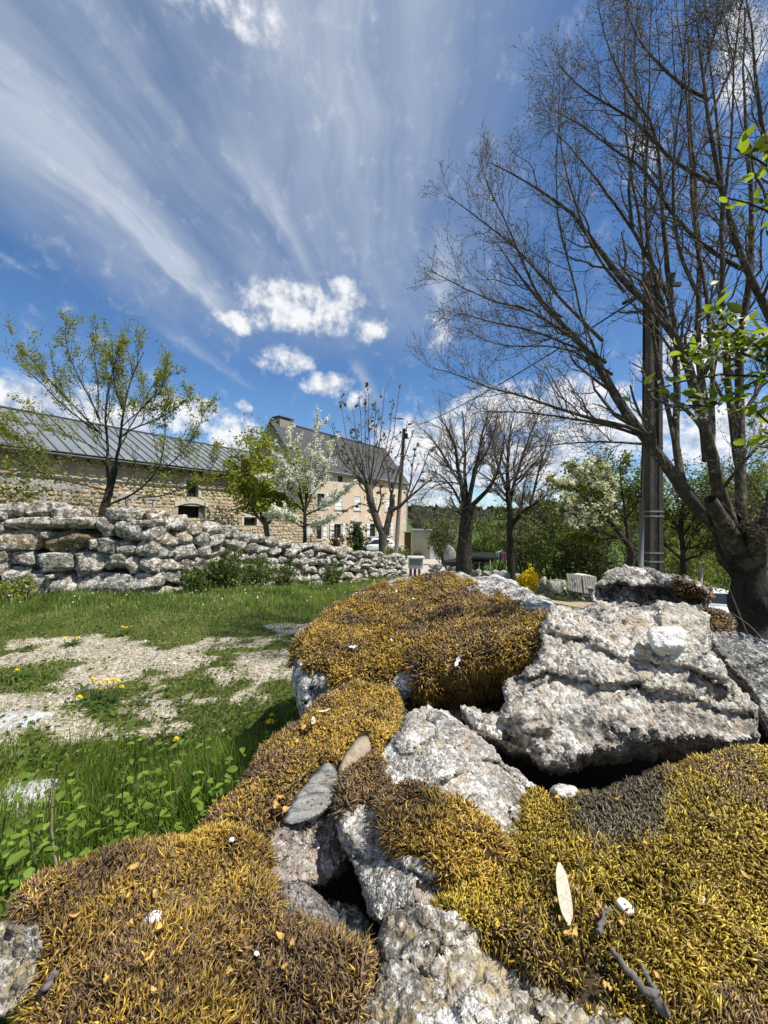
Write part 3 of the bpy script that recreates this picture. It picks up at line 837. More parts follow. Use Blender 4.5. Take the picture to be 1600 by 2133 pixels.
# masonry stones: 300 separate, the rest joined
rg = np.random.default_rng(21)
def pebble(seed, n1=8):
    r_ = np.random.default_rng(seed)
    k = 8; th = np.sort(np.linspace(0, 2 * math.pi, k, endpoint=False) + r_.uniform(-.25, .25, k))
    def ring(sc, zz):
        e_ = 3.0
        x = np.sign(np.cos(th)) * np.abs(np.cos(th)) ** (2 / e_); y = np.sign(np.sin(th)) * np.abs(np.sin(th)) ** (2 / e_)
        rr = sc * r_.uniform(.82, 1.02, k)
        return np.stack([x * rr * .5, y * rr * .5, np.full(k, zz) + r_.uniform(-.06, .06, k) * (zz > 0)], -1)
    V = np.concatenate([ring(1, -.3), ring(1, .45), ring(.72, 1.0), [[r_.uniform(-.1, .1), r_.uniform(-.1, .1), 1.12]]])
    q = [[a * k + i, a * k + (i + 1) % k, (a + 1) * k + (i + 1) % k, (a + 1) * k + i] for a in range(2) for i in range(k)]
    t_ = [[2 * k + i, 2 * k + (i + 1) % k, 3 * k] for i in range(k)]
    return V, np.array(q), np.array(t_)
PEB = [pebble(k) for k in range(14)]
PEBM = [mesh_np('stone', v, [q, t_], M_BSTONE, None, False) for v, q, t_ in PEB]
places = []
z_ = -2.3
while z_ < BH - .05:
    h_ = rg.uniform(.19, .30)
    s_ = -4.5 + rg.random() * .3
    while s_ < BL_ - .2:
        w_ = rg.uniform(.18, .60)
        zc_, sc_ = z_ + h_ / 2, s_ + w_ / 2
        if not any(a - w_ * .5 - .12 < sc_ < b2 + w_ * .5 + .12 and c_ - .1 < zc_ < d_ + .28 for a, b2, c_, d_ in bops):
            places.append((sc_, zc_ + rg.uniform(-.05, .05), w_ * rg.uniform(.8, .97), h_ * rg.uniform(.66, 1.04), rg.integers(14), rg.uniform(.03, .09)))
        s_ += w_
    z_ += h_
def vis(pl):
    p = BP(pl[0], 0, pl[1]); px, py, d = proj(p)
    return (px > 5) and (px < 545) and (py < 1072 + max(0, px - 330) * .12) and p[2] - EYE < BH - .6
order = sorted(range(len(places)), key=lambda i: (-1 if vis(places[i]) else 0, proj(BP(places[i][0], 0, places[i][1]))[2]))
mbs = MB()
for rank, i in enumerate(order):
    sc_, zc_, w_, h_, v_i, t_ = places[i]
    if rank < 300:
        o = bpy.data.objects.new('stone', PEBM[v_i]); COL.objects.link(o); o.parent = barn
        m4 = Matrix(((D_B[0] * w_, 0, N_B[0] * t_, 0), (D_B[1] * w_, 0, N_B[1] * t_, 0), (0, h_, 0, 0), (0, 0, 0, 1)))
        p = BP(sc_, 0, zc_)
        m4.translation = Vector(p)
        o.matrix_parent_inverse = Matrix.Translation(-barn.location)
        o.matrix_basis = m4
    else:
        v, q, tt = PEB[v_i]
        V = BP(sc_, 0, zc_) + v[:, :1] * w_ * D_B + v[:, 1:2] * h_ * UZ + v[:, 2:3] * t_ * N_B
        mbs.add(V, q, tt, np.full(3, rg.random()))
mbs.obj('masonry', M_BSTONE, barn, kind='stuff')
for k, (a, b2, c_, d_) in enumerate(bops):
    mb = MB()
    if k == 1:
        n_ = 7
        for i in range(n_):
            mb = MB()
            t1, t2 = i / n_, (i + 1) / n_
            s1, s2 = a - .25 + (b2 - a + .5) * t1, a - .25 + (b2 - a + .5) * t2 - .012
            zz = lambda t_: d_ - .08 + .26 * math.sin(t_ * math.pi)
            mb.add([BP(s1, -.1, zz(t1)), BP(s2, -.1, zz(t2)), BP(s2, -.1, zz(t2) + .36), BP(s1, -.1, zz(t1) + .36), BP(s1, .07, zz(t1)), BP(s2, .07, zz(t2)), BP(s2, .07, zz(t2) + .36), BP(s1, .07, zz(t1) + .36)],
                   [[0, 3, 2, 1], [4, 5, 6, 7], [0, 1, 5, 4], [1, 2, 6, 5], [2, 3, 7, 6], [3, 0, 4, 7]])
            mb.obj('arch_stone', M_STONETRIM, barn)
        MB().box(BP(a, -.3, c_), D_B * .1, N_B * .08, UZ * (d_ - c_)).obj('door_post', M_METALG, barn); MB().box(BP(b2 - .35, -.3, c_), D_B * .3, N_B * .06, UZ * (d_ - c_ - .1)).obj('door_panel', M_METALG, barn)
    else:
        mb.box(BP(a - .22, -.1, d_), D_B * (b2 - a + .44), N_B * .15, UZ * .24).obj('lintel', M_STONETRIM, barn)
        for q in (a - .2, b2): MB().box(BP(q, -.1, c_ - .02), D_B * .2, N_B * .14, UZ * (d_ - c_)).obj('jamb', M_STONETRIM, barn)
        mb = MB(); mb.box(BP(a, -.32, c_), D_B * (b2 - a), N_B * .03, UZ * (d_ - c_)); wf = mb.obj('pane', M_GLASS, barn)
        for i in range(4): MB().tube([BP(a + (b2 - a) * (i + .5) / 4, -.15, c_), BP(a + (b2 - a) * (i + .5) / 4, -.15, d_)], .018, 5).obj('window_bar', M_DARK, barn)
M_ZROOF, nt, b_, out_ = mat_new('zinc_roof')
pos = nt.n('ShaderNodeNewGeometry').outputs['Position']
oi = nt.n('ShaderNodeObjectInfo').outputs['Random']
c = nt.ramp(nt.m('MULTIPLY_ADD', nt.noise(pos, .5, 5), .7, nt.m('MULTIPLY', oi, .3)), [(.3, (0.20, 0.225, 0.23)), (.7, (0.30, 0.325, 0.325))])
nt.set(b_.inputs['Base Color'], c); b_.inputs['Roughness'].default_value = .42; b_.inputs['Metallic'].default_value = .35
RB, EB, HB, OV = 5.98, 3.54, 4.85, .75
slope = (RB - EB) / HB
dvb = N_B * HB - UZ * (RB - EB); Lr = np.linalg.norm(dvb); dvb /= Lr; nvb = np.cross(dvb, D_B); nvb = nvb if nvb[2] > 0 else -nvb
PW = .62; npan = int((BL_ + BPRE) / PW)
mbp = MB(); mbp.box(np.zeros(3), np.array([PW - .01, 0, 0]), np.array([0, Lr + .8, 0]), np.array([0, 0, .04])); pm = mbp.mesh('roof_panel', M_ZROOF)
mbp = MB(); mbp.box(np.array([-.022, 0, .04]), np.array([.044, 0, 0]), np.array([0, Lr + .8, 0]), np.array([0, 0, .055])); sm_ = mbp.mesh('seam', M_SLATE)
for i in range(npan):
    o_ = BP(-BPRE + i * PW, -HB, RB)
    m4 = Matrix(((D_B[0], dvb[0], nvb[0], o_[0]), (D_B[1], dvb[1], nvb[1], o_[1]), (D_B[2], dvb[2], nvb[2], o_[2]), (0, 0, 0, 1)))
    for nm, me_ in (('roof_panel', pm), ('seam', sm_)):
        o = bpy.data.objects.new(nm, me_); COL.objects.link(o); o.parent = barn
        o.matrix_parent_inverse = Matrix.Translation(-barn.location); o.matrix_basis = m4
mb = MB(); mb.box(BP(-BPRE, -HB, RB - .05), D_B * (BL_ + BPRE), -N_B * (HB + .4) - UZ * (HB + .4) * slope, UZ * .05); mb.obj('rear_roof', M_ZROOF, barn)
mb = MB(); mb.box(BP(-BPRE, -HB - .15, RB + .03), D_B * (BL_ + BPRE), N_B * .3, UZ * .07); mb.obj('ridge_cap', M_SLATE, barn)
mb = MB(); e_ = BP(-BPRE, .78, EB - .8 * slope - .1); mb.tube([e_, e_ + D_B * (BL_ + BPRE)], .07, 6); mb.obj('gutter', M_SLATE, barn)
mb = MB()
for i in range(40): mb.box(BP(-BPRE + .3 + i * .74, -.2, BH - .02), D_B * .1, N_B * .85 - UZ * .83 * slope, UZ * .14)
mb.obj('rafter_ends', M_WOODB, barn, kind='stuff')

# timber frame standing in front of the barn
M_GREYWOOD = simple('weathered_wood', (0.34, 0.325, 0.30), .9, .3, 6, bump=.4)
tf = empty('timber_frame', BP(2, 2.4, -3.2), 'weathered grey timber beam on braced posts before the barn wall', 'timber frame')
def bpp(px, py, o):
    """point on the vertical plane o metres in front of the barn wall"""
    b = (px - CX) / F
    Bx, By = B0[0] + N_B[0] * o, B0[1] + N_B[1] * o
    s_ = (By * b - Bx) / (D_B[0] - D_B[1] * b)
    y_ = By + D_B[1] * s_
    return s_, -(py - CY) / F * y_ + math.sin(PITCH) * y_ - math.sin(ROLL) * b * y_
OB = 3.0
for (xa, ya, xb, yb, hh) in ((-60, 1011, 172, 1030, .26), (232, 1042, 328, 1049, .16)):
    s1, z1 = bpp(xa, ya, OB); s2, z2 = bpp(xb, yb, OB)
    mb = MB(); mb.box(BP(s1, OB, z1 - hh), BP(s2, OB, z2 - hh) - BP(s1, OB, z1 - hh), N_B * .2, UZ * hh); mb.obj('beam', M_GREYWOOD, tf)
for (xa, ya, side) in ((90, 1030, -1), (130, 1032, 1), (262, 1046, 1), (262, 1046, -1), (318, 1049, -1)):
    s1, z1 = bpp(xa, ya, OB)
    mb = MB(); mb.box(BP(s1 - .06, OB + .03, -4.0), D_B * .12, N_B * .12, UZ * (z1 - .1 + 4.0)); mb.obj('post', M_GREYWOOD, tf)
    mb = MB(); mb.box(BP(s1, OB + .05, z1 - .75), D_B * side * .62 + UZ * .6, N_B * .08, UZ * .1); mb.obj('brace', M_GREYWOOD, tf)

# ------------------------------------------------------------------ stone shapes
def ico(sub):
    bm_ = bpy.data.meshes.new('tmp')
    import bmesh
    b = bmesh.new(); bmesh.ops.create_icosphere(b, subdivisions=sub, radius=1); b.to_mesh(bm_); b.free()
    V = np.zeros(len(bm_.vertices) * 3); bm_.vertices.foreach_get('co', V)
    T = np.zeros(len(bm_.polygons) * 3, np.int32); bm_.polygons.foreach_get('vertices', T)
    bpy.data.meshes.remove(bm_)
    return V.reshape(-1, 3), T.reshape(-1, 3)
ICO4, TRI4 = ico(4)
ICO3, TRI3 = ico(3)
def stone_shape(seed, V=ICO4, T=TRI4, e=.60, facets=13, rough=.07, lim=(.66, 1.0)):
    r_ = np.random.default_rng(seed)
    p = np.sign(V) * np.abs(V) ** np.array([e, e * .8, e])
    p = p / np.max(np.abs(p), axis=0)
    for _ in range(facets):                      # knock flat faces off
        n_ = r_.normal(size=3); n_ /= np.linalg.norm(n_)
        lm_ = r_.uniform(*lim)
        d = p @ n_
        p = p - np.clip(d - lm_, 0, None)[:, None] * n_ * .9
    nrm = V
    p = p + nrm * (fbm(V * 1.6 + seed * 7.1, 3)[:, None] * .16 + fbm(V * 6 + seed * 3.3, 3)[:, None] * rough)
    return p / np.max(np.abs(p), axis=0)
STONES = [mesh_np('stone', stone_shape(k, e=.56, facets=9, rough=.08, lim=(.78, 1.02)), [TRI4], G_W, None, True) for k in range(16)]
def put_stone(parent, c, tx, nx, w_, t_, h_, roll=0, me=None, mat_group=None, name='stone', lean=0):
    """stone centred at c; tx along wall, nx outwards; full sizes"""
    o = bpy.data.objects.new(name, me if me is not None else STONES[rng.integers(16)]); COL.objects.link(o)
    tx = np.asarray(tx, float); nx = np.asarray(nx, float); z = UZ
    a = tx * math.cos(roll) + z * math.sin(roll); b = -tx * math.sin(roll) + z * math.cos(roll)
    m4 = Matrix(((a[0] * w_ / 2, nx[0] * t_ / 2, b[0] * h_ / 2, c[0]), (a[1] * w_ / 2, nx[1] * t_ / 2, b[1] * h_ / 2, c[1]), (a[2] * w_ / 2, nx[2] * t_ / 2, b[2] * h_ / 2, c[2]), (0, 0, 0, 1)))
    if parent is not None:
        o.parent = parent; o.matrix_parent_inverse = Matrix.Translation(-parent.location)
    o.matrix_basis = m4
    return o

# ------------------------------------------------------------------ big dry stone wall on the left
WL = np.array([(-7.4, 4.70), (-4.9, 5.03), (-3.04, 5.3), (-2.45, 6.4), (-2.1, 7.6), (-.2, 9.6), (.62, 11.0)])
WTOP = np.array([1.22, 1.20, 1.04, .90, .63, .23, .0])
wall = empty('dry_stone_wall', (-3.0, 5.6, 0), 'long dry stone wall of lichen covered granite blocks beside the grass', 'stone wall')
wsl = np.concatenate([[0], np.cumsum(np.hypot(*np.diff(WL, axis=0).T))])
def wpt(s_):
    x = np.interp(s_, wsl, WL[:, 0]); y = np.interp(s_, wsl, WL[:, 1])
    e_ = .25
    tx = np.interp(s_ + e_, wsl, WL[:, 0]) - np.interp(s_ - e_, wsl, WL[:, 0]); ty = np.interp(s_ + e_, wsl, WL[:, 1]) - np.interp(s_ - e_, wsl, WL[:, 1])
    l_ = math.hypot(tx, ty); t_ = np.array([tx / l_, ty / l_, 0])
    return np.array([x, y, 0]), t_, np.array([t_[1], -t_[0], 0])
TR = [(120, 290, 270, 150), (385, 290, 250, 155), (640, 335, 300, 155), (10, 345, 150, 150), (1215, 350, 390, 150), (1520, 360, 210, 120),
      (310, 430, 490, 150), (750, 440, 420, 122), (1080, 480, 225, 225), (1310, 512, 275, 195), (1495, 435, 215, 85), (1525, 540, 205, 165),
      (195, 600, 470, 215), (725, 612, 495, 228), (1082, 665, 240, 170), (1290, 682, 195, 172), (1490, 692, 205, 185), (20, 480, 120, 120),
      (70, 765, 160, 115), (265, 790, 245, 155), (565, 832, 375, 225), (895, 842, 390, 225), (1112, 855, 85, 125), (1222, 822, 185, 160), (1350, 868, 155, 185), (1512, 862, 185, 155),
      (30, 895, 150, 155), (190, 942, 265, 172), (345, 962, 160, 105), (85, 1060, 270, 150), (385, 1060, 300, 260), (690, 1060, 310, 235), (1085, 1050, 540, 255), (1460, 1030, 245, 190),
      (555, 965, 100, 50), (480, 560, 130, 80), (965, 650, 70, 120), (830, 950, 150, 60), (1180, 770, 180, 60), (1395, 440, 110, 70), (1350, 430, 160, 110)]
rg = np.random.default_rng(3)
T_L = np.array([.99, .144, 0]); T_L /= np.linalg.norm(T_L); N_L = np.array([T_L[1], -T_L[0], 0])
for k, (cx_, cy_, w_, h_) in enumerate(TR):
    px, py = cx_ / 4.848, 1000 + cy_ / 4.848
    d = 5.03 + px / 330 * .27
    top = cy_ < 380
    c = P(px, py, d) - N_L * (.14 if not top else .2)
    o = put_stone(wall, c, T_L, N_L, w_ / 4.848 * d / F * 1.03, rg.uniform(.42, .56), h_ / 4.848 * d / F * 1.10, rg.uniform(-.06, .06), STONES[k % 16])
    if k == 13:
        o['label'] = 'ochre stained stone'
        G_O = granite('ochre_granite', 26, (0.16, 0.12, 0.06), (0.36, 0.30, 0.19), tan=(.30, .17, .03), dark=.3, crust=.22, amp=.012, ns=4.5, disp=False)
        me2 = STONES[k % 16].copy(); me2.materials.clear(); me2.materials.append(G_O); o.data = me2
nst = len(TR)
def fill_rows(s_a, s_b, sizes, nrow):
    global nst
    for r_ in range(nrow):
        s_ = s_a + rg.uniform(-.1, .05)
        while s_ < s_b:
            k_ = np.interp(s_, [s_a, s_b], sizes)
            w_ = k_ * rg.uniform(.65, 1.5)
            c, t_, n_ = wpt(s_ + w_ / 2)
            g_ = float(ground_z(c[0], c[1])) - .06
            H_ = np.interp(s_ + w_ / 2, wsl, WTOP) - g_ + .06 * vnoise(np.array([s_ * 2.3, 0, 0]))
            rh = H_ / nrow
            h_ = rh * rg.uniform(.8, 1.2)
            zc_ = g_ + rh * (r_ + .5) + rg.uniform(-.03, .03)
            c = c + UZ * zc_ - n_ * (.12 + .05 * rg.random() + .05 * r_ / nrow)
            put_stone(wall, c, t_, n_, w_ * 1.06, rg.uniform(.3, .45), h_ * 1.16, rg.uniform(-.25, .25)); nst += 1
            s_ += w_ * .96
fill_rows(.1, wsl[1] - .12, (.42, .42), 5)
fill_rows(wsl[2] - .05, wsl[-1], (.30, .21), 6)
# rubble core behind the face, and its own back face
mb = MB()
ss = np.linspace(0, wsl[-1], 46)
ring = []
for s_ in ss:
    c, t_, n_ = wpt(s_); g_ = float(ground_z(c[0], c[1])) - .1; tp = np.interp(s_, wsl, WTOP) - .13
    ring.append([c - n_ * .16 + UZ * g_, c - n_ * .2 + UZ * tp, c - n_ * .62 + UZ * (tp - .02), c - n_ * .7 + UZ * g_])
ring = np.array(ring); V = ring.reshape(-1, 3); i_ = np.arange(len(V)).reshape(46, 4)
mb.add(V, np.concatenate([np.stack([i_[:-1, k], i_[1:, k], i_[1:, k + 1], i_[:-1, k + 1]], -1) for k in range(3)]))
mb.add(ring[0], [[0, 1, 2, 3]]); mb.add(ring[-1], [[3, 2, 1, 0]])
mb.obj('rubble_core', simple('rubble_core', (0.05, 0.047, 0.04), .95, .4, 12, bump=.8), wall)

# ------------------------------------------------------------------ low walls and loose stones further off
STONEF = [mesh_np('stone', stone_shape(50 + k, ICO3, TRI3), [TRI3], G_W2, None, True) for k in range(8)]
lw = empty('low_stone_wall', (*P(1120, 1190, 19)[:2], -3), 'low rough stone wall running under the trees beyond the sandy track', 'stone wall')
lpts = np.array([P(900, 1180, 21)[:2], P(990, 1190, 20)[:2], P(1080, 1190, 18.5)[:2], P(1150, 1190, 17)[:2], P(1200, 1205, 16.5)[:2], P(1330, 1205, 16.2)[:2]])
lsl = np.concatenate([[0], np.cumsum(np.hypot(*np.diff(lpts, axis=0).T))])
for r_ in range(3):
    s_ = 0
    while s_ < lsl[-1]:
        w_ = rg.uniform(.22, .55)
        x, y = np.interp(s_, lsl, lpts[:, 0]), np.interp(s_, lsl, lpts[:, 1]); a = math.atan2(lpts[-1, 1] - lpts[0, 1], lpts[-1, 0] - lpts[0, 0])
        t_ = np.array([math.cos(a), math.sin(a), 0]); n_ = np.array([t_[1], -t_[0], 0])
        put_stone(lw, np.array([x, y, float(ground_z(x, y)) + .12 + .25 * r_ + rg.uniform(-.05, .05)]) + n_ * rg.uniform(-.06, .06), t_, n_, w_ * 1.1, .45, rg.uniform(.22, .36), rg.uniform(-.2, .2), STONEF[rg.integers(8)])
        s_ += w_ * (1 if r_ < 2 else 1.35)
M_PALEST = granite('pale_boulder', 30, (0.40, 0.39, 0.36), (0.7, .69, .66), dark=.1, crust=.3, amp=.02, ns=3, disp=False)
def boulder(name, px, py, d, w_, h_, label, mat, seed, cat='boulder', dz=0):
    c = P(px, py, d)
    me_ = mesh_np(name, stone_shape(seed, ICO3, TRI3, .75) * np.array([w_ / 2, w_ * .42, h_ / 2]), [TRI3], mat, None, True)
    o = link(name, me_); o.location = c
    return tag(o, label, cat)
boulder('boulder', 1050, 1199, 15, .5, .45, 'round grey boulder at the foot of the tree behind the mossy rock', M_PALEST, 71)
boulder('boulder', 937, 1152, 25, .8, 1.1, 'pointed whitish boulder beside the gravel drive', M_PALEST, 72)
boulder('boulder', 1160, 1222, 15.5, .6, .5, 'pale broken boulder left of the wooden pallets', M_PALEST, 73)

# ------------------------------------------------------------------ street furniture
M_POLE = bark('pole_wood', (0.07, 0.06, 0.05), (0.20, 0.175, 0.15), 20, .4)
pole_b = P(823, 1172, 26); pole_t = P(842, 893, 26)
pole = empty('lamp_pole', pole_b, 'wooden utility pole carrying a small curved street lamp in front of the farmhouse', 'utility pole')
mb = MB(); mb.tube([pole_b - UZ * .4, pole_t], [.16, .11], 10); mb.obj('pole', M_POLE, pole, True)
mb = MB(); a = P(847, 893, 26); mb.tube([a - UZ * .6, a + UZ * .35, P(849, 880, 26), P(846, 873, 26), P(838, 871, 26)], .03, 6); arm = mb.obj('lamp_arm', M_METALG, pole, True)
mb = MB(); q = P(834, 871.5, 26); mb.add(stone_shape(5, ICO3, TRI3, .8, 0, 0) * np.array([.26, .1, .07]) + q, None, TRI3); mb.obj('lamp_head', M_METALG, arm, True)
MB().tube([P(840, 898, 25.9), P(848, 896, 25.9)], .05, 6).obj('insulator', M_DARK, pole); MB().tube([P(847, 903, 25.9), P(847, 914, 25.9)], .09, 8).obj('cable_coil', M_DARK, pole)

# concrete-and-timber electricity pylon near the big tree
M_CONC = simple('old_concrete', (0.072, 0.062, 0.049), .9, .35, 4, bump=.4)
M_STRAP = simple('steel_strap', (0.28, 0.28, 0.27), .45, .15, 8, metal=.5)
M_CONDUIT = simple('grey_conduit', (0.15, 0.155, 0.16), .6, .1, 4)
D_P = 7.6
pb = P(1361, 1215, D_P); py_ = empty('electricity_pylon', pb - UZ * .5, 'thick weathered electricity pylon bound with steel straps behind the bare tree', 'pylon')
ztop = P(1368, 560, D_P)[2]; hgt = ztop - pb[2] + .5
lean = (P(1368, 560, D_P) - P(1361, 1215, D_P)) / hgt
def PY(x, y, z): return pb - UZ * .5 + lean * z * np.array([1, 0, 0]) + UZ * z + np.array([x * (1 - .16 * z / hgt), y, 0])
def prism(mb, x0_, x1_, y0_, y1_, za, zb):
    V = [PY(x0_, y0_, za), PY(x1_, y0_, za), PY(x1_, y1_, za), PY(x0_, y1_, za), PY(x0_, y0_, zb), PY(x1_, y0_, zb), PY(x1_, y1_, zb), PY(x0_, y1_, zb)]
    mb.add(V, [[0, 3, 2, 1], [4, 5, 6, 7], [0, 1, 5, 4], [1, 2, 6, 5], [2, 3, 7, 6], [3, 0, 4, 7]])
for q in ((-.13, -.05, -.10, .10, 'flange'), (.05, .13, -.10, .10, 'flange'), (-.049, .049, -.02, .02, 'web')):
    mb = MB(); prism(mb, *q[:4], 0, hgt if q[4] == 'flange' else hgt - .01); mb.obj(q[4], M_CONC, py_)
mb = MB(); prism(mb, -.047, .04, -.07, -.025, 0, 3.2); mb.obj('timber_facing', M_POLE, py_)
for yy in (1067, 1077, 1153, 1171):
    zz = P(1361, yy, D_P)[2] - pb[2] + .5
    mb = MB(); prism(mb, -.137, .137, -.107, .107, zz, zz + .03); mb.obj('strap', M_STRAP, py_)
c_ = P(1336, 1185, D_P - .1)
mb = MB(); mb.tube([P(1335, 1195, D_P - .05), P(1337, 1048, D_P - .05)], .045, 8); cd = mb.obj('conduit', M_CONDUIT, py_, True)
mb = MB(); mb.tube([P(1337, 1050, D_P - .05), P(1340, 900, D_P - .05), P(1342, 620, D_P - .05)], .022, 6); mb.obj('cable', M_DARK, cd, True)
mb = MB(); mb.box(PY(-.38, -.16, hgt - .35), np.array([.76, 0, 0]), np.array([0, .06, 0]), np.array([0, 0, .07])); mb.obj('crossarm', M_CONC, py_)
for xx in (-.33, .33):
    mb = MB(); mb.tube([PY(xx, -.15, hgt - .26), PY(xx, -.15, hgt - .12)], [.035, .05], 8); mb.obj('insulator', M_GLASS, py_, True)
def wire(name, a, b, sag, rad, label):
    t_ = np.linspace(0, 1, 24)[:, None]
    pts = a * (1 - t_) + b * t_ - UZ * sag * 4 * t_ * (1 - t_)
    V, q = tubes(pts[None], np.full((1, 24), rad), 5)
    tag(link(name, mesh_np(name, V, [q], M_DARK)), label, 'power line')
wire('power_line', P(1342, 612, D_P), P(845, 893, 26), .35, .016, 'black overhead cable from the pylon to the lamp pole')
wire('power_line', P(842, 897, 26), P(742, 948, 41), .25, .018, 'black overhead cable from the lamp pole to the farmhouse roof')
mb = MB(); mb.tube([P(1298, 632, D_P), P(1322, 620, D_P)], .035, 6); mb.obj('cable_clamp', M_DARK, py_)

# letterbox cabinet at the wall end
M_PALEMETAL = simple('pale_box_metal', (0.52, 0.54, 0.52), .5, .12, 5)
M_FADED = simple('faded_grey_panel', (0.24, 0.25, 0.245), .5, .15, 5)
d_ = 12.4
lb = empty('letterbox_cabinet', P(863, 1200, d_), 'grey cabinet of letterboxes with a flat pale roof at the wall end', 'letterbox')
c = P(866, 1181, d_); sc = d_ / F
M3 = lambda x, y: c + np.array([x * sc, 0, y * sc])
mb = MB(); mb.box(M3(-14, -4) , np.array([29 * sc, 0, 0]), np.array([0, .35, 0]), UZ * 22 * sc); mb.obj('cabinet', M_PALEMETAL, lb)
for k in range(3):
    mb = MB(); mb.box(M3(-12.5 + 9.2 * k, 3.5) - np.array([0, .02, 0]), np.array([8.3 * sc, 0, 0]), np.array([0, .02, 0]), UZ * 12 * sc); mb.obj('letterbox_door', M_FADED, lb)
mb = MB(); mb.box(M3(-17, 18.2) - np.array([0, .12, 0]), np.array([36 * sc, 0, 0]), np.array([0, .6, 0]), UZ * 2.2 * sc); mb.obj('roof', M_PALEMETAL, lb)
for x in (-13, -4, 5):
    mb = MB(); mb.box(M3(x, -22), np.array([5.5 * sc, 0, 0]), np.array([0, .06, 0]), UZ * 17.9 * sc); mb.obj('leg', M_WOODB, lb)

# shed, with its white door and side lean-to
d_ = 46.; sc = d_ / F
M_SHED = simple('beige_render', (0.40, 0.36, 0.29), .9, .12, 1.2)
shed = empty('shed', P(885, 1162, d_), 'low beige flat fronted shed with a pale door beyond the gravel drive', 'shed')
A = P(858, 1166, d_); ax = np.array([.96, -.28, 0])
mb = MB(); mb.box(A, ax * 48 * sc * 1.9, np.array([.5, 5.0, 0]), UZ * 60 * sc); mb.obj('wall', M_SHED, shed)
mb = MB(); mb.box(A - ax * .15 + UZ * 60 * sc - np.array([.02, .2, 0]), ax * (48 * sc * 1.9 + .3), np.array([.5, 5.4, 0]), UZ * .14); mb.obj('roof', M_METALG, shed)
mb = MB(); mb.box(A + ax * 38 * sc - np.array([0, .05, 0]) + UZ * .1, ax * 15 * sc, np.array([0, .05, 0]), UZ * 36 * sc); dr = mb.obj('door', M_SHUT, shed)
mb = MB(); mb.box(A + ax * 39.5 * sc - np.array([0, .09, 0]) + UZ * 1.1, ax * .06, np.array([0, .04, 0]), UZ * .16); mb.obj('handle', M_DARK, dr)
mb = MB(); mb.box(A - ax * .75 + np.array([0, 1.5, 0]), ax * .72, np.array([0, 2, 0]), UZ * 54 * sc); mb.obj('side_room', M_WOODB, shed)
mb = MB(); mb.box(A - ax * .85 + np.array([0, 1.2, 0]) + UZ * 54 * sc, ax * .84, np.array([0, 2.5, 0]), UZ * .12); mb.obj('side_roof', M_SLATE, shed)
mb = MB(); mb.box(A + ax * .2 - np.array([0, .5, 0]), ax * .9, np.array([0, .45, 0]), UZ * .9); tag(mb.obj('crate', M_WOODB), 'brown crate against the beige shed wall', 'crate')

# white notice board by the blossom tree and the terrace edge of the house
d_ = 33.; sc = d_ / F
nb = empty('notice_board', P(641, 1130, d_), 'blank white board on posts beside the farmhouse corner', 'board')
mb = MB(); c = P(634, 1113, d_); mb.box(c, np.array([15 * sc, .2, 0]), np.array([0, .05, 0]), UZ * 12 * sc); mb.obj('panel', M_SHUT, nb)
for x in (1, 12):
    mb = MB(); mb.box(c + np.array([x * sc, .08, -30 * sc]), np.array([.08, 0, 0]), np.array([0, .08, 0]), UZ * 31 * sc); mb.obj('post', M_WOODB, nb)
M_TERR = granite('terrace_stone', 8, (0.40, 0.36, 0.28), (0.62, 0.57, 0.47), dark=.1, crust=.1, amp=.02, ns=2, disp=False)
tw = empty('terrace_wall', P(690, 1145, 36), 'low pale retaining wall along the flower bed before the farmhouse', 'stone wall')
a, b = P(628, 1147, 32.0), P(752, 1149, 41.0)
n_b = 26
for k in range(n_b):
    p = a + (b - a) * (k + .5) / n_b
    t_ = (b - a) / np.linalg.norm(b - a); t_[2] = 0; n_ = np.array([t_[1], -t_[0], 0])
    for z in (0, 1):
        put_stone(tw, p + UZ * (z * .42 - .25) + t_ * rg.uniform(-.05, .05), t_, n_, .52 * rg.uniform(.9, 1.2), .5, .46, 0, STONEF[rg.integers(8)]).data = STONEF[rg.integers(8)]

# pallets
d_ = 16.2; sc = d_ / F
M_PALL = simple('grey_pallet_wood', (0.36, 0.345, 0.32), .9, .25, 5)
for (x0_, y0_, nb_, lab) in ((1184, 1230, 6, 'left of two weathered wooden pallets stood on edge by the low wall'), (1217, 1235, 6, 'right of two weathered wooden pallets stood on edge by the low wall')):
    b = P(x0_, y0_, d_)
    pl = empty('pallet', b, lab, 'pallet', 'pallets standing by the low wall')
    ax = np.array([.95, -.02, -.14]); up_ = np.array([0, .22, 1.0]); bk = np.array([.0, 1.0, -.2])
    for k in range(nb_):
        mb = MB(); mb.box(b + ax * k * 5.3 * sc, ax * 4.1 * sc, bk * .022, up_ * rg.uniform(35, 38) * sc); mb.obj('slat', M_PALL, pl)
    for z in (2, 17, 31):
        mb = MB(); mb.box(b + up_ * z * sc + bk * .024, ax * 31 * sc, bk * .09, up_ * 3.5 * sc); mb.obj('bearer', M_PALL, pl)
M_TARP = simple('cream_tarp', (0.62, 0.57, 0.44), .8, .15, 3)
v, T_ = stone_shape(81, ICO3, TRI3, .7), TRI3
o = link('tarpaulin', mesh_np('tarpaulin', v * np.array([.5, .4, .13]), [T_], M_TARP)); o.location = P(1215, 1201, 16.9); tag(o, 'crumpled cream tarpaulin heaped behind the wooden pallets', 'tarpaulin')

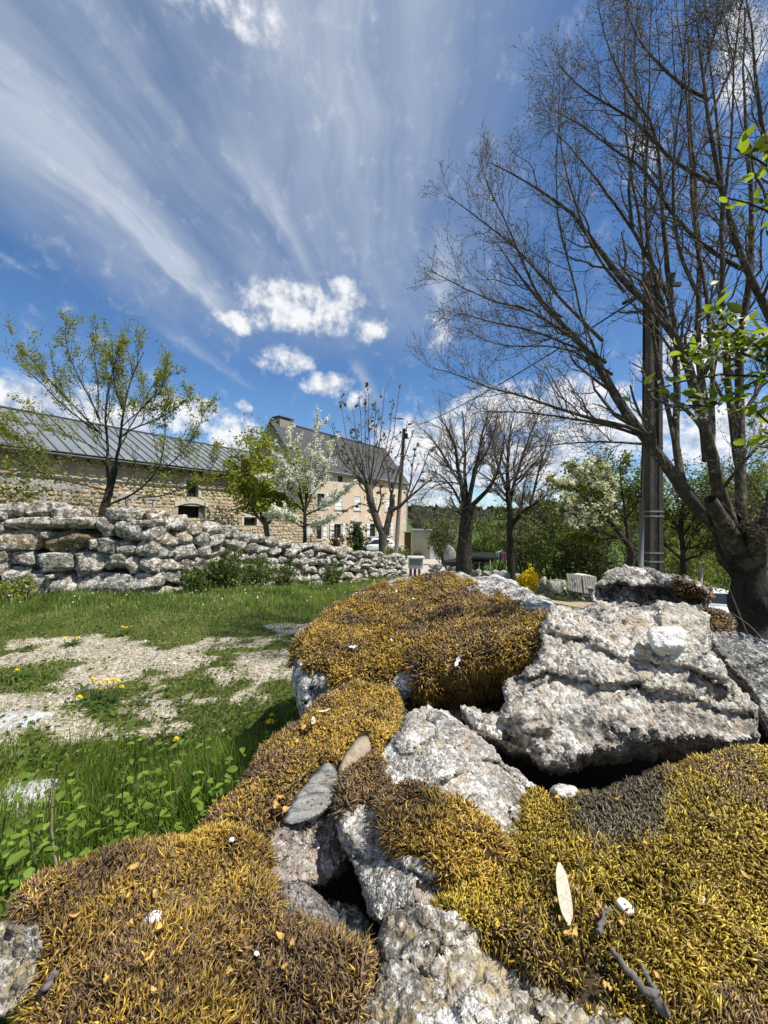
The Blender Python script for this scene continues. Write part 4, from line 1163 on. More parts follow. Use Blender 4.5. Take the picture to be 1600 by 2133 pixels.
# flat black shelter, drum, clothes line
d_ = 20.; sc = d_ / F
sh = empty('flat_shelter', P(1010, 1195, d_), 'low shelter with a flat black roof on thin posts behind the pollard tree', 'shelter')
c = P(978, 1166, d_)
mb = MB(); mb.box(c, np.array([66 * sc, .4, 0]), np.array([.3, 2.2, .1]), UZ * 3.6 * sc); mb.obj('roof', M_DARK, sh)
mb = MB(); mb.box(c + np.array([4 * sc, .12, -5 * sc]), np.array([50 * sc, .3, 0]), np.array([0, .1, 0]), UZ * 4.8 * sc); mb.obj('fascia', M_DARK, sh)
for x in (23, 46):
    mb = MB(); mb.tube([c + np.array([x * sc, .3, -.02]), c + np.array([x * sc, .3, -40 * sc])], .035, 6); mb.obj('post', M_GREYWOOD, sh)
for x in (10, 60):
    mb = MB(); mb.tube([c + np.array([x * sc, 2.3, 0]), c + np.array([x * sc, 2.3, -40 * sc])], .035, 6); mb.obj('post', M_GREYWOOD, sh)
tr = empty('trailer', P(942, 1180, 22), 'dark low trailer parked beside the whitish boulder', 'trailer')
c = P(929, 1180, 22); sc = 22 / F
mb = MB(); mb.box(c, np.array([29 * sc, .1, 0]), np.array([0, 1.2, 0]), UZ * 9 * sc); mb.obj('bed', M_DARK, tr)
for x in (6, 23):
    mb = MB(); mb.tube([c + np.array([x * sc, -.1, -2 * sc]), c + np.array([x * sc, .06, -2 * sc])], .22, 12); mb.obj('wheel', M_DARK, tr)
# washing
d_ = 24.; sc = d_ / F
cl = empty('clothes_line', P(1065, 1150, d_), 'washing line strung between two thin posts near the trees', 'clothes line')
A, B = P(1033, 1148, d_), P(1092, 1152, d_)
mb = MB(); mb.tube([A, (A + B) / 2 - UZ * .04, B], .012, 4); mb.obj('line', M_METALG, cl)
for q in (A, B):
    mb = MB(); mb.tube([q + UZ * .05, q - UZ * 1.7], .03, 6); mb.obj('post', M_METALG, cl)
def cloth(x0_, x1_, h_, col, label):
    n_ = 8; k = np.linspace(0, 1, n_)
    base = A + (B - A) * ((x0_ - 1033) / 59 + (x1_ - x0_) / 59 * k[:, None])
    V = []
    for j in range(5):
        f_ = j / 4
        V.append(base - UZ * (.02 + h_ * sc * f_) + np.array([0, 1, 0]) * (np.sin(k * 9 + x0_)[:, None] * .09 * (f_ + .15) - .02))
    V = np.concatenate(V); i_ = np.arange(40).reshape(5, 8)
    q = np.stack([i_[:-1, :-1], i_[:-1, 1:], i_[1:, 1:], i_[1:, :-1]], -1).reshape(-1, 4)
    Vb = V + np.array([0, .012, 0]); e = [[*range(0, 8)], [*range(32, 40)]]
    qs = [q, q[:, ::-1] + 40] + [np.array([[r_[i], r_[i] + 40, r_[i + 1] + 40, r_[i + 1]] for i in range(7)]) for r_ in e]
    o = link('laundry', mesh_np('laundry', np.concatenate([V, Vb]), [np.concatenate(qs)], simple('cloth_' + label.split()[0], col, .9, .08)))
    tag(o, label, 'laundry', 'washing hung on the line')
cloth(1034, 1040, 14, (.62, .62, .62), 'white garment hanging at the left end of the washing line')
cloth(1041, 1045, 17, (.14, .14, .26), 'dark blue garment hanging between white and pink washing')
cloth(1045.5, 1054, 20, (.62, .24, .27), 'pink garment hanging on the washing line left of the tree trunk')
cloth(1075, 1087, 17, (.55, .60, .58), 'pale grey cloth hanging right of the tree trunk')

# fence post in the right-hand meadow
p = P(1459, 1208, 14.)
mb = MB(); mb.tube([p - UZ * .3, P(1459, 1172, 14.)], [.07, .06], 8); tag(mb.obj('fence_post', M_GREYWOOD, None, True), 'single grey fence post in the meadow behind the flat topped rock', 'fence post')

# ------------------------------------------------------------------ cars
M_CARW = simple('white_car_paint', (0.78, 0.78, 0.77), .25, .02, 2, spec=.5)
M_TYRE = simple('tyre_rubber', (0.02, 0.02, 0.02), .85, .1)
M_LAMP = simple('lamp_lens', (0.10, 0.03, 0.03), .2, .1, spec=.6)
def car(loc, rz, label):
    t_ = empty('parked_car', loc, label, 'car', 'white parked cars')
    Rm = np.array([[math.cos(rz), -math.sin(rz), 0], [math.sin(rz), math.cos(rz), 0], [0, 0, 1]])
    def put(V): return np.asarray(V) @ Rm.T + np.asarray(loc)
    # body: cross sections along x (rear -2 .. front 2): x, half width, z sill, z belt
    xs_ = [(-2.0, .62, .42, .78), (-1.93, .78, .30, .92), (-1.6, .84, .24, .97), (-.6, .86, .22, .94), (.6, .86, .22, .92), (1.3, .84, .24, .86), (1.8, .76, .28, .74), (2.0, .58, .38, .62)]
    def loft(secs, prof):
        V = []; n_ = len(prof)
        for s_ in secs: V += [prof_f(s_) for prof_f in prof]
        i_ = np.arange(len(V)).reshape(len(secs), n_); nx2 = np.roll(i_, -1, 1)
        q = np.stack([i_[:-1], i_[1:], nx2[1:], nx2[:-1]], -1).reshape(-1, 4)
        t2 = [[i_[0][0], i_[0][k], i_[0][k + 1]] for k in range(1, n_ - 1)] + [[i_[-1][0], i_[-1][k + 1], i_[-1][k]] for k in range(1, n_ - 1)]
        return put(V), q, t2
    pr = [lambda s: (s[0], -s[1] * .92, s[2]), lambda s: (s[0], -s[1], s[2] + .2), lambda s: (s[0], -s[1], s[3] - .14), lambda s: (s[0], -s[1] * .93, s[3]),
          lambda s: (s[0], s[1] * .93, s[3]), lambda s: (s[0], s[1], s[3] - .14), lambda s: (s[0], s[1], s[2] + .2), lambda s: (s[0], s[1] * .92, s[2])]
    mb = MB(); mb.add(*loft(xs_, pr)); mb.obj('body', M_CARW, t_, True)
    cs_ = [(-1.82, .70, .90, 1.02), (-1.45, .68, .93, 1.40), (-.9, .62, .93, 1.48), (0.0, .62, .92, 1.49), (.35, .64, .91, 1.42), (1.15, .72, .86, .92)]
    pr2 = [lambda s: (s[0], -.80, s[2]), lambda s: (s[0], -s[1], s[3] - .04), lambda s: (s[0], -s[1] * .8, s[3]), lambda s: (s[0], s[1] * .8, s[3]), lambda s: (s[0], s[1], s[3] - .04), lambda s: (s[0], .80, s[2])]
    mb = MB(); mb.add(*loft(cs_, pr2)); mb.obj('cabin', M_CARW, t_, True)
    def pane(name, pts, mat, off):
        mb = MB(); a = np.array(pts, float); n_ = np.cross(a[1] - a[0], a[2] - a[0]); n_ /= np.linalg.norm(n_)
        if np.dot(n_, np.array(off)) < 0: a = a[::-1]; n_ = -n_
        mb.add(put(np.concatenate([a + n_ * .012, a - n_ * .02])), [[0, 1, 2, 3], [0, 4, 5, 1], [1, 5, 6, 2], [2, 6, 7, 3], [3, 7, 4, 0]]); mb.obj(name, mat, t_)
    pane('windscreen', [(.42, -.60, 1.38), (.42, .60, 1.38), (1.06, .68, .97), (1.06, -.68, .97)], M_GLASS, (1, 0, 1))
    pane('rear_window', [(-1.50, -.56, 1.34), (-1.50, .56, 1.34), (-1.76, .62, 1.06), (-1.76, -.62, 1.06)], M_GLASS, (-1, 0, 1))
    for s_ in (-1, 1):
        pane('side_window', [(-1.3, .755 * s_, 1.0), (-.35, .765 * s_, .98), (-.35, .665 * s_, 1.40), (-1.15, .68 * s_, 1.36)], M_GLASS, (0, s_, 0.2))
        pane('side_window', [(-.28, .765 * s_, .98), (.85, .785 * s_, .94), (.32, .672 * s_, 1.36), (-.28, .665 * s_, 1.40)], M_GLASS, (0, s_, 0.2))
        pane('rear_lamp', [(-1.95, .60 * s_, .80), (-1.90, .79 * s_, .80), (-1.84, .76 * s_, .95), (-1.90, .58 * s_, .95)], M_LAMP, (-1, s_ * .3, 0))
        pane('headlight', [(1.80, .74 * s_, .55), (1.98, .50 * s_, .55), (1.90, .50 * s_, .68), (1.74, .74 * s_, .72)], M_GLASS, (1, s_ * .3, .3))
        for x in (-1.25, 1.28):
            mb = MB(); mb.tube(put([(x, s_ * .66, .31), (x, s_ * .865, .31)]), .31, 18); wh = mb.obj('wheel', M_TYRE, t_, True)
            mb = MB(); mb.tube(put([(x, s_ * .84, .31), (x, s_ * .875, .31)]), .19, 14); mb.obj('rim', M_STRAP, wh, True)
    return t_
g = P(783, 1153, 38.0); car((g[0], g[1], g[2]), R(190), 'white hatchback parked in front of the farmhouse wall')
x_, y_ = P(1490, 1250, 20.)[:2]; car((x_, y_ , P(1490, 1290, 20.)[2]), R(-115), 'white car with a dark windscreen seen beside the bare tree trunk')

# ------------------------------------------------------------------ foreground boulders
def rbf(ctrl):
    c = np.array(ctrl, float); X_ = c[:, :2] / 200.0; n = len(c)
    def k(r): return np.where(r > 1e-9, r * r * np.log(r + 1e-12), 0)
    Kk = k(np.linalg.norm(X_[:, None] - X_[None], axis=2)) + np.eye(n) * .02
    Pm = np.c_[np.ones(n), X_]
    A_ = np.block([[Kk, Pm], [Pm.T, np.zeros((3, 3))]])
    s_ = np.linalg.solve(A_ + np.eye(n + 3) * 1e-9, np.r_[c[:, 2], 0, 0, 0])
    lo, hi = c[:, 2].min() * .93, c[:, 2].max() * 1.07
    def f(x, y):
        q = np.stack([np.asarray(x, float) / 200, np.asarray(y, float) / 200], -1)
        r = np.linalg.norm(q[..., None, :] - X_, axis=-1)
        return np.clip(k(r) @ s_[:n] + s_[n] + q @ s_[n + 1:], lo, hi)
    return f
ROCKS = {}
def vnormals(V, Q):
    n_ = np.zeros_like(V)
    fn = np.cross(V[Q[:, 2]] - V[Q[:, 0]], V[Q[:, 3]] - V[Q[:, 1]])
    for k in range(4): np.add.at(n_, Q[:, k], fn)
    return n_ / (np.linalg.norm(n_, axis=1, keepdims=True) + 1e-12)

def strands(Pts, A_, L_, Wd, cb, cm, ct, rg, curl=.35):
    n = len(Pts)
    r_ = rg.normal(size=(n, 3)); b1 = np.cross(A_, r_); b1 /= np.linalg.norm(b1, axis=1, keepdims=True) + 1e-9; b2 = np.cross(A_, b1)
    th = np.array([0, 2.094, 4.189])
    rg3 = (np.cos(th)[None, :, None] * b1[:, None] + np.sin(th)[None, :, None] * b2[:, None]) * Wd[:, None, None]
    bend = b1 * (L_ * curl * rg.uniform(.2, 1.3, n))[:, None] + np.array([0, 0, -1]) * (L_ * .12)[:, None]
    base = Pts[:, None] + rg3 * .6
    mid_ = (Pts + A_ * (L_ * .66)[:, None] + bend * .36)[:, None] + rg3 * .95
    tip = (Pts + A_ * L_[:, None] * .93 + bend)[:, None]
    V = np.concatenate([base, mid_, tip], 1).reshape(-1, 3)
    o = (np.arange(n) * 7)[:, None]
    q = np.concatenate([o + np.array([[k, (k + 1) % 3, 3 + (k + 1) % 3, 3 + k]]) for k in range(3)])
    t_ = np.concatenate([o + np.array([[3 + k, 3 + (k + 1) % 3, 6]]) for k in range(3)])
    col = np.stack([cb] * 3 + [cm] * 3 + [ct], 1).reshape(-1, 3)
    return V, q, t_, col

GOLD = (np.array([.020, .011, .003]), np.array([.29, .165, .022]), np.array([.74, .50, .085]))  # base, middle, tip: natural paling, deepened to paint gap shade and lit tips
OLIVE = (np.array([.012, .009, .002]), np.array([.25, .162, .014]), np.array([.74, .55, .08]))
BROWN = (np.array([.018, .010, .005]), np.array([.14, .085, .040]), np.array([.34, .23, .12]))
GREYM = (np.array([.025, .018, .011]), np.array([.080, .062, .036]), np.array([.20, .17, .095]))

def rock(name, outline, ctrl, thick, label, mat, cat='boulder', step=5, roll=34, rolld=.05, relief=.018, rs=9, moss=None, n_moss=0, mlen=.014, mwid=.0013,
         mix_=(.55, .45), pal=GOLD, down=.25, seed=1, back=(1, .7), ridg=0.0, extra=None, soft=.010, strata=0, bare_=(), creases=(), facet=None, rag=0, upw=.9, curl=.35):
    rg = np.random.default_rng(seed)
    poly = chaikin(outline, 2)
    if rag or facet:
        pp_ = []
        for k in range(len(poly)):
            a_, b_ = np.array(poly[k]), np.array(poly[(k + 1) % len(poly)]); m_ = max(1, int(np.hypot(*(b_ - a_)) / 7))
            pp_ += [a_ + (b_ - a_) * j / m_ for j in range(m_)]
        pp_ = np.array(pp_); q3 = np.c_[pp_ / 26, np.full(len(pp_), seed * 1.3)]
        amp_ = rag or 4.0
        pp_ = pp_ + amp_ * np.stack([fbm(q3, 3, .6), fbm(q3 + 50, 3, .6)], -1) * 1.3
        poly = [tuple(q) for q in pp_]
    pa = np.array(poly)
    xs_ = np.arange(pa[:, 0].min() - step, pa[:, 0].max() + 2 * step, step); ys_ = np.arange(pa[:, 1].min() - step, pa[:, 1].max() + 2 * step, step)
    gx_, gy_ = np.meshgrid(xs_, ys_)
    ins = in_poly(gx_, gy_, poly)
    dist, bx, by = dist_poly(gx_, gy_, poly)
    ok = ins | (dist < step * .45)
    cell = ok[:-1, :-1] & ok[1:, :-1] & ok[:-1, 1:] & ok[1:, 1:]
    cnt = np.zeros(gx_.shape, int)
    for a in (0, 1):
        for b in (0, 1): cnt[a:gx_.shape[0] - 1 + a, b:gx_.shape[1] - 1 + b] += cell
    used = cnt > 0; bnd = used & (cnt < 4)
    X_ = np.where(bnd, bx, gx_); Y_ = np.where(bnd, by, gy_); dd = np.where(bnd, 0, dist)
    f = rbf(ctrl)
    ui = np.full(gx_.shape, -1); ui[used] = np.arange(used.sum())
    x, y, e = X_[used], Y_[used], dd[used]; isb = bnd[used]
    d0 = f(x, y)
    scale = d0 / 0.8
    rl = 1 - np.sqrt(1 - (1 - np.minimum(e / roll, 1)) ** 2 + 1e-9)
    d = d0 + rolld * rl
    p = P(x, y, d)
    vd = p - C0; vd /= np.linalg.norm(vd, axis=1, keepdims=True)
    nz = fbm(p * rs + seed * 3.7, 4, .55)
    if ridg: nz = nz * (1 - ridg) + ridg * (1 - 2 * np.abs(fbm(p * rs * .8 + seed, 3)))
    if strata:
        sv_ = fbm(np.stack([x * .0028 + y * .002, y * .011 - x * .0036, 0 * x + seed], -1), 4, .6)
        nz = nz + sv_ * strata / relief * 1.6
    p = p - vd * (nz * relief * np.minimum(e / 18, 1) + 0 * e)[:, None]
    for (ln, wd_, dp_) in creases:
        _, lx, ly = dist_poly(x, y, ln, False)
        sd_ = (y - ly) + fbm(np.stack([x / 30, y / 30, 0 * x + seed], -1), 3) * wd_ * .35
        ext = np.exp(-(np.maximum(np.abs(x - lx) - 4, 0) / 25) ** 2)
        pr_ = np.where(sd_ > 0, np.exp(-np.maximum(sd_, 0) / wd_), np.exp(-(np.minimum(sd_, 0) / 5) ** 2))
        p = p + vd * (dp_ * pr_ * ext * np.minimum(e / 12, 1))[:, None]
    if facet:
        sp_, am_ = facet
        nsd = max(6, int(len(x) * step * step / sp_ ** 2))
        si = rg.choice(len(x), nsd, replace=False)
        sxy = np.stack([x[si], y[si]], -1); gr_ = rg.normal(size=(nsd, 2)); of_ = rg.normal(size=nsd) * .45
        jx = x + fbm(np.stack([x / 22, y / 22, 0 * x + 3], -1), 3) * sp_ * .3; jy = y + fbm(np.stack([x / 22, y / 22, 0 * x + 60], -1), 3) * sp_ * .3
        best = np.full(len(x), 1e9); bi = np.zeros(len(x), int)
        for k in range(nsd):
            d2 = (jx - sxy[k, 0]) ** 2 + ((jy - sxy[k, 1]) * 1.5) ** 2
            m_ = d2 < best; best[m_] = d2[m_]; bi[m_] = k
        fo = ((jx - sxy[bi, 0]) * gr_[bi, 0] + (jy - sxy[bi, 1]) * gr_[bi, 1]) / sp_ + of_[bi]
        p = p - vd * (np.clip(fo, -1.6, 1.6) * am_ * np.minimum(e / 14, 1) * (1 - .75 * (moss is not None and moss[0] == 'all')))[:, None]
    # silhouette jitter
    p = p + rgt * (vnoise(p * 30 + 5) * .004)[:, None] * isb[:, None] + upv * (vnoise(p * 30 + 55) * .004)[:, None] * isb[:, None]
    cc = np.argwhere(cell)
    Q = np.stack([ui[cc[:, 0], cc[:, 1]], ui[cc[:, 0] + 1, cc[:, 1]], ui[cc[:, 0] + 1, cc[:, 1] + 1], ui[cc[:, 0], cc[:, 1] + 1]], -1)
    mm = np.zeros(len(p))
    if moss is not None:
        for mp_ in moss:
            if mp_ == 'all':
                mm = np.ones(len(p)); continue
            mi = in_poly(x, y, mp_); md, _, _ = dist_poly(x, y, mp_)
            sd = np.where(mi, md, -md) + fbm(p * 24 + seed, 4, .65) * 46
            mm = np.maximum(mm, smooth(sd, -9, 9))
    n0 = vnormals(p, Q)
    fl = np.sign(np.sum(n0 * -vd, 1).mean()) or 1
    n0 = n0 * fl
    if moss is not None:
        cush = .5 + .5 * fbm(p * 34 + seed * 2, 3, .5)
        p = p + n0 * (mm * soft * (.4 + 1.2 * cush) * np.minimum(e / 14, 1) * np.clip(scale, .5, 1.6))[:, None]
        n0 = vnormals(p, Q) * fl
    hd = vd.copy(); hd[:, 2] = 0; hd /= np.linalg.norm(hd, axis=1, keepdims=True)
    bd = hd * back[0] - UZ * back[1]
    ee = np.minimum(e / 90.0, 1)
    pf = np.sqrt(1 - (1 - ee) ** 2 + 1e-9)
    pb_ = p + bd * (thick * pf)[:, None]
    nonb = np.where(~isb)[0]
    mp2 = np.arange(len(p)); mp2[nonb] = len(p) + np.arange(len(nonb))
    V = np.concatenate([p, pb_[nonb]])
    Qf = Q if fl > 0 else Q[:, ::-1]
    Qb = mp2[Q][:, ::-1] if fl > 0 else mp2[Q]
    mv = np.concatenate([mm, mm[nonb] * 0])
    base = V.mean(0); base[2] = V[:, 2].min()
    root = link(name, mesh_np(name, V, [np.concatenate([Qf, Qb])], mat, {'moss': mv}))
    tag(root, label, cat)
    ROCKS[name + str(seed)] = dict(f=f, obj=root)
    if n_moss:
        fm = mm[Q].mean(1)
        ar = .5 * np.linalg.norm(np.cross(p[Q[:, 2]] - p[Q[:, 0]], p[Q[:, 3]] - p[Q[:, 1]]), axis=1)
        wgt = ar * np.clip((fm - .25) * 1.6, 0, 1)
        wgt *= .06 + .94 * smooth(fbm(p[Q[:, 0]] * 30 + seed, 4, .6), -.40, -.05)
        # no strands where the frame cannot show them
        cxx, cyy = x[Q].mean(1), y[Q].mean(1)
        for bp_ in bare_: wgt *= ~in_poly(cxx, cyy, bp_)
        wgt *= (cxx > -60) & (cxx < 1660) & (cyy < 2190)
        fi = rg.choice(len(Q), n_moss, p=wgt / wgt.sum())
        a, b = rg.random(n_moss)[:, None], rg.random(n_moss)[:, None]
        q = Q[fi]
        pts = p[q[:, 0]] * (1 - a) * (1 - b) + p[q[:, 1]] * a * (1 - b) + p[q[:, 2]] * a * b + p[q[:, 3]] * (1 - a) * b
        nn = n0[q[:, 0]]
        # tufts lean together
        lean_ = np.stack([fbm(pts * 22 + 3, 2), fbm(pts * 22 + 40, 2), fbm(pts * 22 + 80, 2)], -1) * 1.5
        lean_ -= nn * np.sum(lean_ * nn, 1, keepdims=True)
        ax_ = nn * upw + lean_ + rg.normal(size=(n_moss, 3)) * .68 + np.array([0, 0, -1]) * down
        ax_ /= np.linalg.norm(ax_, axis=1, keepdims=True)
        under = np.sum(ax_ * nn, 1) < .12
        ax_[under] += nn[under] * .4; ax_ /= np.linalg.norm(ax_, axis=1, keepdims=True)
        sx_ = np.clip(np.linalg.norm(pts - C0, axis=1) / .62, .8, 1.6)
        L_ = mlen * rg.uniform(.4, 1.6, n_moss) * (.75 + .5 * (fbm(pts * 18, 2) + .5)); Wd = mwid * rg.uniform(.6, 1.55, n_moss) * sx_
        patch = fbm(pts * 8 + seed * 5, 5, .65) * 2.2 + rg.normal(size=n_moss) * .45
        br = smooth(patch, mix_[0] - .5, mix_[0] + .15)[:, None]
        jit = np.exp(rg.normal(size=(n_moss, 1)) * .38 - .02) * (1 + .75 * fbm(pts * 16 + 9, 3))[:, None]
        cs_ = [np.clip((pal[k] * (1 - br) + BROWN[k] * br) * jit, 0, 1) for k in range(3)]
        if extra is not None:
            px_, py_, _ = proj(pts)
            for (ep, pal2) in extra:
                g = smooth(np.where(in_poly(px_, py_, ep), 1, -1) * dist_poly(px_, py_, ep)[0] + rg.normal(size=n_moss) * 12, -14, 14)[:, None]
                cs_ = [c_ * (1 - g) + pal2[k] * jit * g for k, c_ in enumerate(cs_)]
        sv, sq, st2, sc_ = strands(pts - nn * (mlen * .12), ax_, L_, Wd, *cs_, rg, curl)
        o = link('moss', mesh_np('moss', sv, [sq, st2], M_MOSS, {'Col': sc_}, True), root)
        o['kind'] = 'stuff'
    return root

NM = 1.0
A_OUT = [(603, 1363), (612, 1335), (664, 1292), (726, 1244), (760, 1226), (820, 1213), (873, 1204), (927, 1191), (969, 1193), (1015, 1196), (1061, 1204), (1107, 1229), (1148, 1254), (1185, 1300), (1180, 1390), (1120, 1460), (1050, 1510), (960, 1530), (880, 1512), (820, 1515), (740, 1525), (660, 1500), (622, 1499), (612, 1447), (606, 1397)]
A_MOSS = [(598, 1372), (640, 1308), (726, 1246), (800, 1222), (900, 1200), (945, 1200), (968, 1222), (1000, 1244), (1040, 1262), (1090, 1266), (1130, 1280), (1155, 1302), (1158, 1345), (1120, 1400), (1060, 1430), (1000, 1445), (930, 1455), (870, 1432), (838, 1395), (815, 1440), (790, 1480), (735, 1450), (690, 1432), (668, 1398), (632, 1386)]
rock('mossy_boulder', A_OUT, [(605, 1370, 1.32), (622, 1470, 1.22), (700, 1270, 1.75), (930, 1192, 2.05), (1060, 1206, 1.9), (1150, 1262, 1.45), (850, 1300, 1.50), (720, 1370, 1.33), (800, 1440, 1.18), (900, 1400, 1.16), (1000, 1380, 1.15), (1130, 1330, 1.17), (940, 1470, 1.34), (1060, 1465, 1.36), (880, 1480, 1.22), (730, 1490, 1.14), (1000, 1260, 1.62)],
     .55, 'largest boulder, domed and blanketed in golden brown moss with a pale lichen crest', G_A, step=5, roll=40, rolld=.10, relief=.022, rs=7, moss=[A_MOSS], upw=.5, curl=.5, n_moss=int(72000 * NM), mlen=.021, mwid=.0013, mix_=(.30, 0), down=.35, seed=1, soft=.011, back=(1, .15), rag=9, facet=(90, .016), creases=[([(850, 1452), (900, 1462), (960, 1452), (1060, 1432), (1110, 1405)], 60, .10)])
B_OUT = [(1130, 1300), (1153, 1258), (1210, 1266), (1234, 1254), (1295, 1258), (1348, 1262), (1372, 1251), (1417, 1256), (1468, 1272), (1476, 1300), (1480, 1345), (1507, 1390), (1540, 1430), (1572, 1463), (1582, 1503), (1576, 1530), (1555, 1544), (1511, 1551), (1466, 1541), (1429, 1541), (1356, 1547), (1295, 1561), (1234, 1566), (1190, 1594), (1153, 1598), (1120, 1590), (1098, 1568), (1060, 1557), (1003, 1537), (968, 1498), (952, 1470), (990, 1478), (1045, 1490), (1052, 1440), (1058, 1412), (1100, 1396), (1128, 1350)]
rock('granite_boulder', B_OUT, [(1153, 1258, 1.22), (1300, 1258, 1.20), (1430, 1262, 1.16), (1476, 1310, 1.10), (1390, 1330, 1.03), (1250, 1330, 1.02), (1140, 1360, 1.02), (1300, 1430, .92), (1180, 1450, .88), (1450, 1420, .98), (1560, 1480, 1.0), (1070, 1480, .87), (970, 1485, .95), (1180, 1575, .79), (1300, 1545, .83), (1450, 1530, .90), (1010, 1530, .90)],
     .40, 'big bare coarse granite boulder with a white quartz block set in its face', G_B, step=4, roll=14, rolld=.04, relief=.026, rs=9, seed=2, ridg=.4, strata=.020, facet=(85, .020), rag=7, creases=[([(1075, 1412), (1140, 1405), (1230, 1425), (1330, 1432), (1430, 1462), (1550, 1490)], 34, .055), ([(1150, 1320), (1210, 1335), (1290, 1372), (1400, 1385), (1500, 1420)], 26, .04), ([(1060, 1500), (1075, 1540), (1100, 1568)], 20, .03), ([(1225, 1275), (1270, 1300), (1340, 1295)], 14, .02)])
o = rock('quartz_block', [(1350, 1306), (1372, 1303), (1424, 1306), (1432, 1325), (1428, 1352), (1395, 1355), (1362, 1354), (1352, 1338)], [(1350, 1306, .985), (1432, 1310, .98), (1392, 1352, .95), (1360, 1350, .95)], .12, 'q', granite('white_quartz', 60, (.72, .71, .69), (.86, .85, .84), tan=(.8, .78, .75), dark=-.1, crust=-.2, amp=.006, ns=9, hidark=.85), step=3, roll=12, rolld=.02, relief=.006, rs=25, seed=31)
for k in ('label', 'category'): del o[k]
o.parent = ROCKS['granite_boulder2']['obj']; o['label'] = 'white quartz block'
C_OUT = [(892, 1464), (852, 1481), (827, 1518), (802, 1556), (770, 1575), (730, 1610), (705, 1660), (699, 1700), (708, 1745), (730, 1795), (752, 1852), (778, 1915), (790, 1932), (830, 1905), (870, 1898), (950, 1905), (1010, 1890), (1100, 1790), (1140, 1710), (1138, 1655), (1120, 1640), (1082, 1611), (1046, 1586), (1036, 1565), (1003, 1539), (969, 1510), (918, 1476)]
C_MOSS = [(696, 1712), (712, 1640), (755, 1582), (800, 1553), (797, 1605), (815, 1638), (880, 1650), (936, 1676), (985, 1700), (1020, 1722), (1056, 1760), (1030, 1885), (960, 1895), (930, 1830), (860, 1786), (820, 1770), (790, 1720), (770, 1680), (735, 1700)]
rock('pointed_rock', C_OUT, [(892, 1464, .86), (827, 1518, .78), (800, 1600, .70), (740, 1610, .70), (702, 1690, .62), (740, 1800, .54), (790, 1920, .46), (850, 1830, .475), (900, 1890, .44), (900, 1600, .66), (960, 1560, .72), (1040, 1600, .72), (1110, 1640, .70), (950, 1700, .565), (1040, 1720, .56), (1020, 1850, .47), (830, 1700, .58)],
     .30, 'pointed speckled grey rock in the centre with moss round its foot', G_C, step=4, roll=15, rolld=.035, relief=.016, rs=10, facet=(70, .011), rag=6, creases=[([(800, 1650), (870, 1690), (960, 1715)], 18, .012), ([(1040, 1590), (1075, 1625), (1110, 1650)], 16, .03), ([(715, 1745), (760, 1790), (830, 1800), (900, 1835)], 22, .02)], moss=[C_MOSS], upw=.5, curl=.6, n_moss=int(19000 * NM), mlen=.0135, mwid=.00098, mix_=(.25, 0), seed=3, soft=.012)
E_OUT = [(1035, 1770), (1060, 1730), (1088, 1682), (1120, 1660), (1160, 1672), (1200, 1664), (1260, 1668), (1300, 1646), (1360, 1622), (1420, 1602), (1500, 1578), (1560, 1566), (1640, 1556), (1780, 1570), (1800, 2300), (1240, 2300), (1225, 2133), (1150, 2050), (1050, 1970), (940, 1940), (900, 1900), (960, 1850)]
TUFT = [(1190, 1690), (1205, 1660), (1260, 1620), (1330, 1605), (1390, 1620), (1400, 1680), (1370, 1740), (1300, 1775), (1235, 1770), (1200, 1730)]
rock('mossy_stone', E_OUT, [(1060, 1740, .56), (1120, 1650, .66), (1300, 1630, .70), (1500, 1570, .78), (1700, 1560, .82), (1300, 1900, .425), (1500, 1900, .45), (1500, 1700, .58), (1250, 1760, .54), (1100, 1880, .44), (980, 1900, .43), (1400, 2133, .345), (1250, 2200, .325), (1700, 2133, .37), (1700, 1800, .55)],
     .30, 'broad stone on the lower right under a thick olive gold moss mat', G_N, step=6, roll=28, rolld=.03, relief=.020, rs=9, moss=['all'], upw=.75, curl=.4, n_moss=int(60000 * NM), mlen=.0125, mwid=.00098, mix_=(.85, 0), pal=OLIVE, down=.1, seed=4, extra=[(TUFT, GREYM)], soft=.011, rag=12)
rock('bottom_rock', [(793, 1952), (803, 1912), (820, 1896), (897, 1886), (945, 1897), (992, 1916), (1045, 1932), (1094, 1955), (1140, 1990), (1178, 2029), (1197, 2066), (1262, 2096), (1322, 2124), (1420, 2260), (1300, 2300), (650, 2300), (690, 2180), (728, 2124), (766, 2085), (786, 2040), (792, 2000)],
     [(897, 1888, .425), (800, 1940, .415), (1090, 1960, .405), (1190, 2060, .36), (900, 2050, .36), (760, 2100, .35), (1000, 2133, .325), (1300, 2130, .335), (900, 2280, .29)], .22,
     'rough grey brown rock at the bottom edge between the two moss mats', G_F, step=4, roll=12, rolld=.02, relief=.014, rs=16, seed=5, facet=(90, .005), rag=7, creases=[([(800, 2010), (850, 2000), (900, 2040)], 16, .006)])
G_OUT = [(48, 1880), (72, 1838), (150, 1820), (210, 1792), (280, 1771), (350, 1764), (420, 1742), (500, 1735), (552, 1765), (545, 1830), (562, 1872), (620, 1950), (690, 1975), (768, 1978), (776, 2040), (764, 2100), (740, 2140), (745, 2300), (40, 2300), (76, 2133), (94, 2000), (86, 1930)]
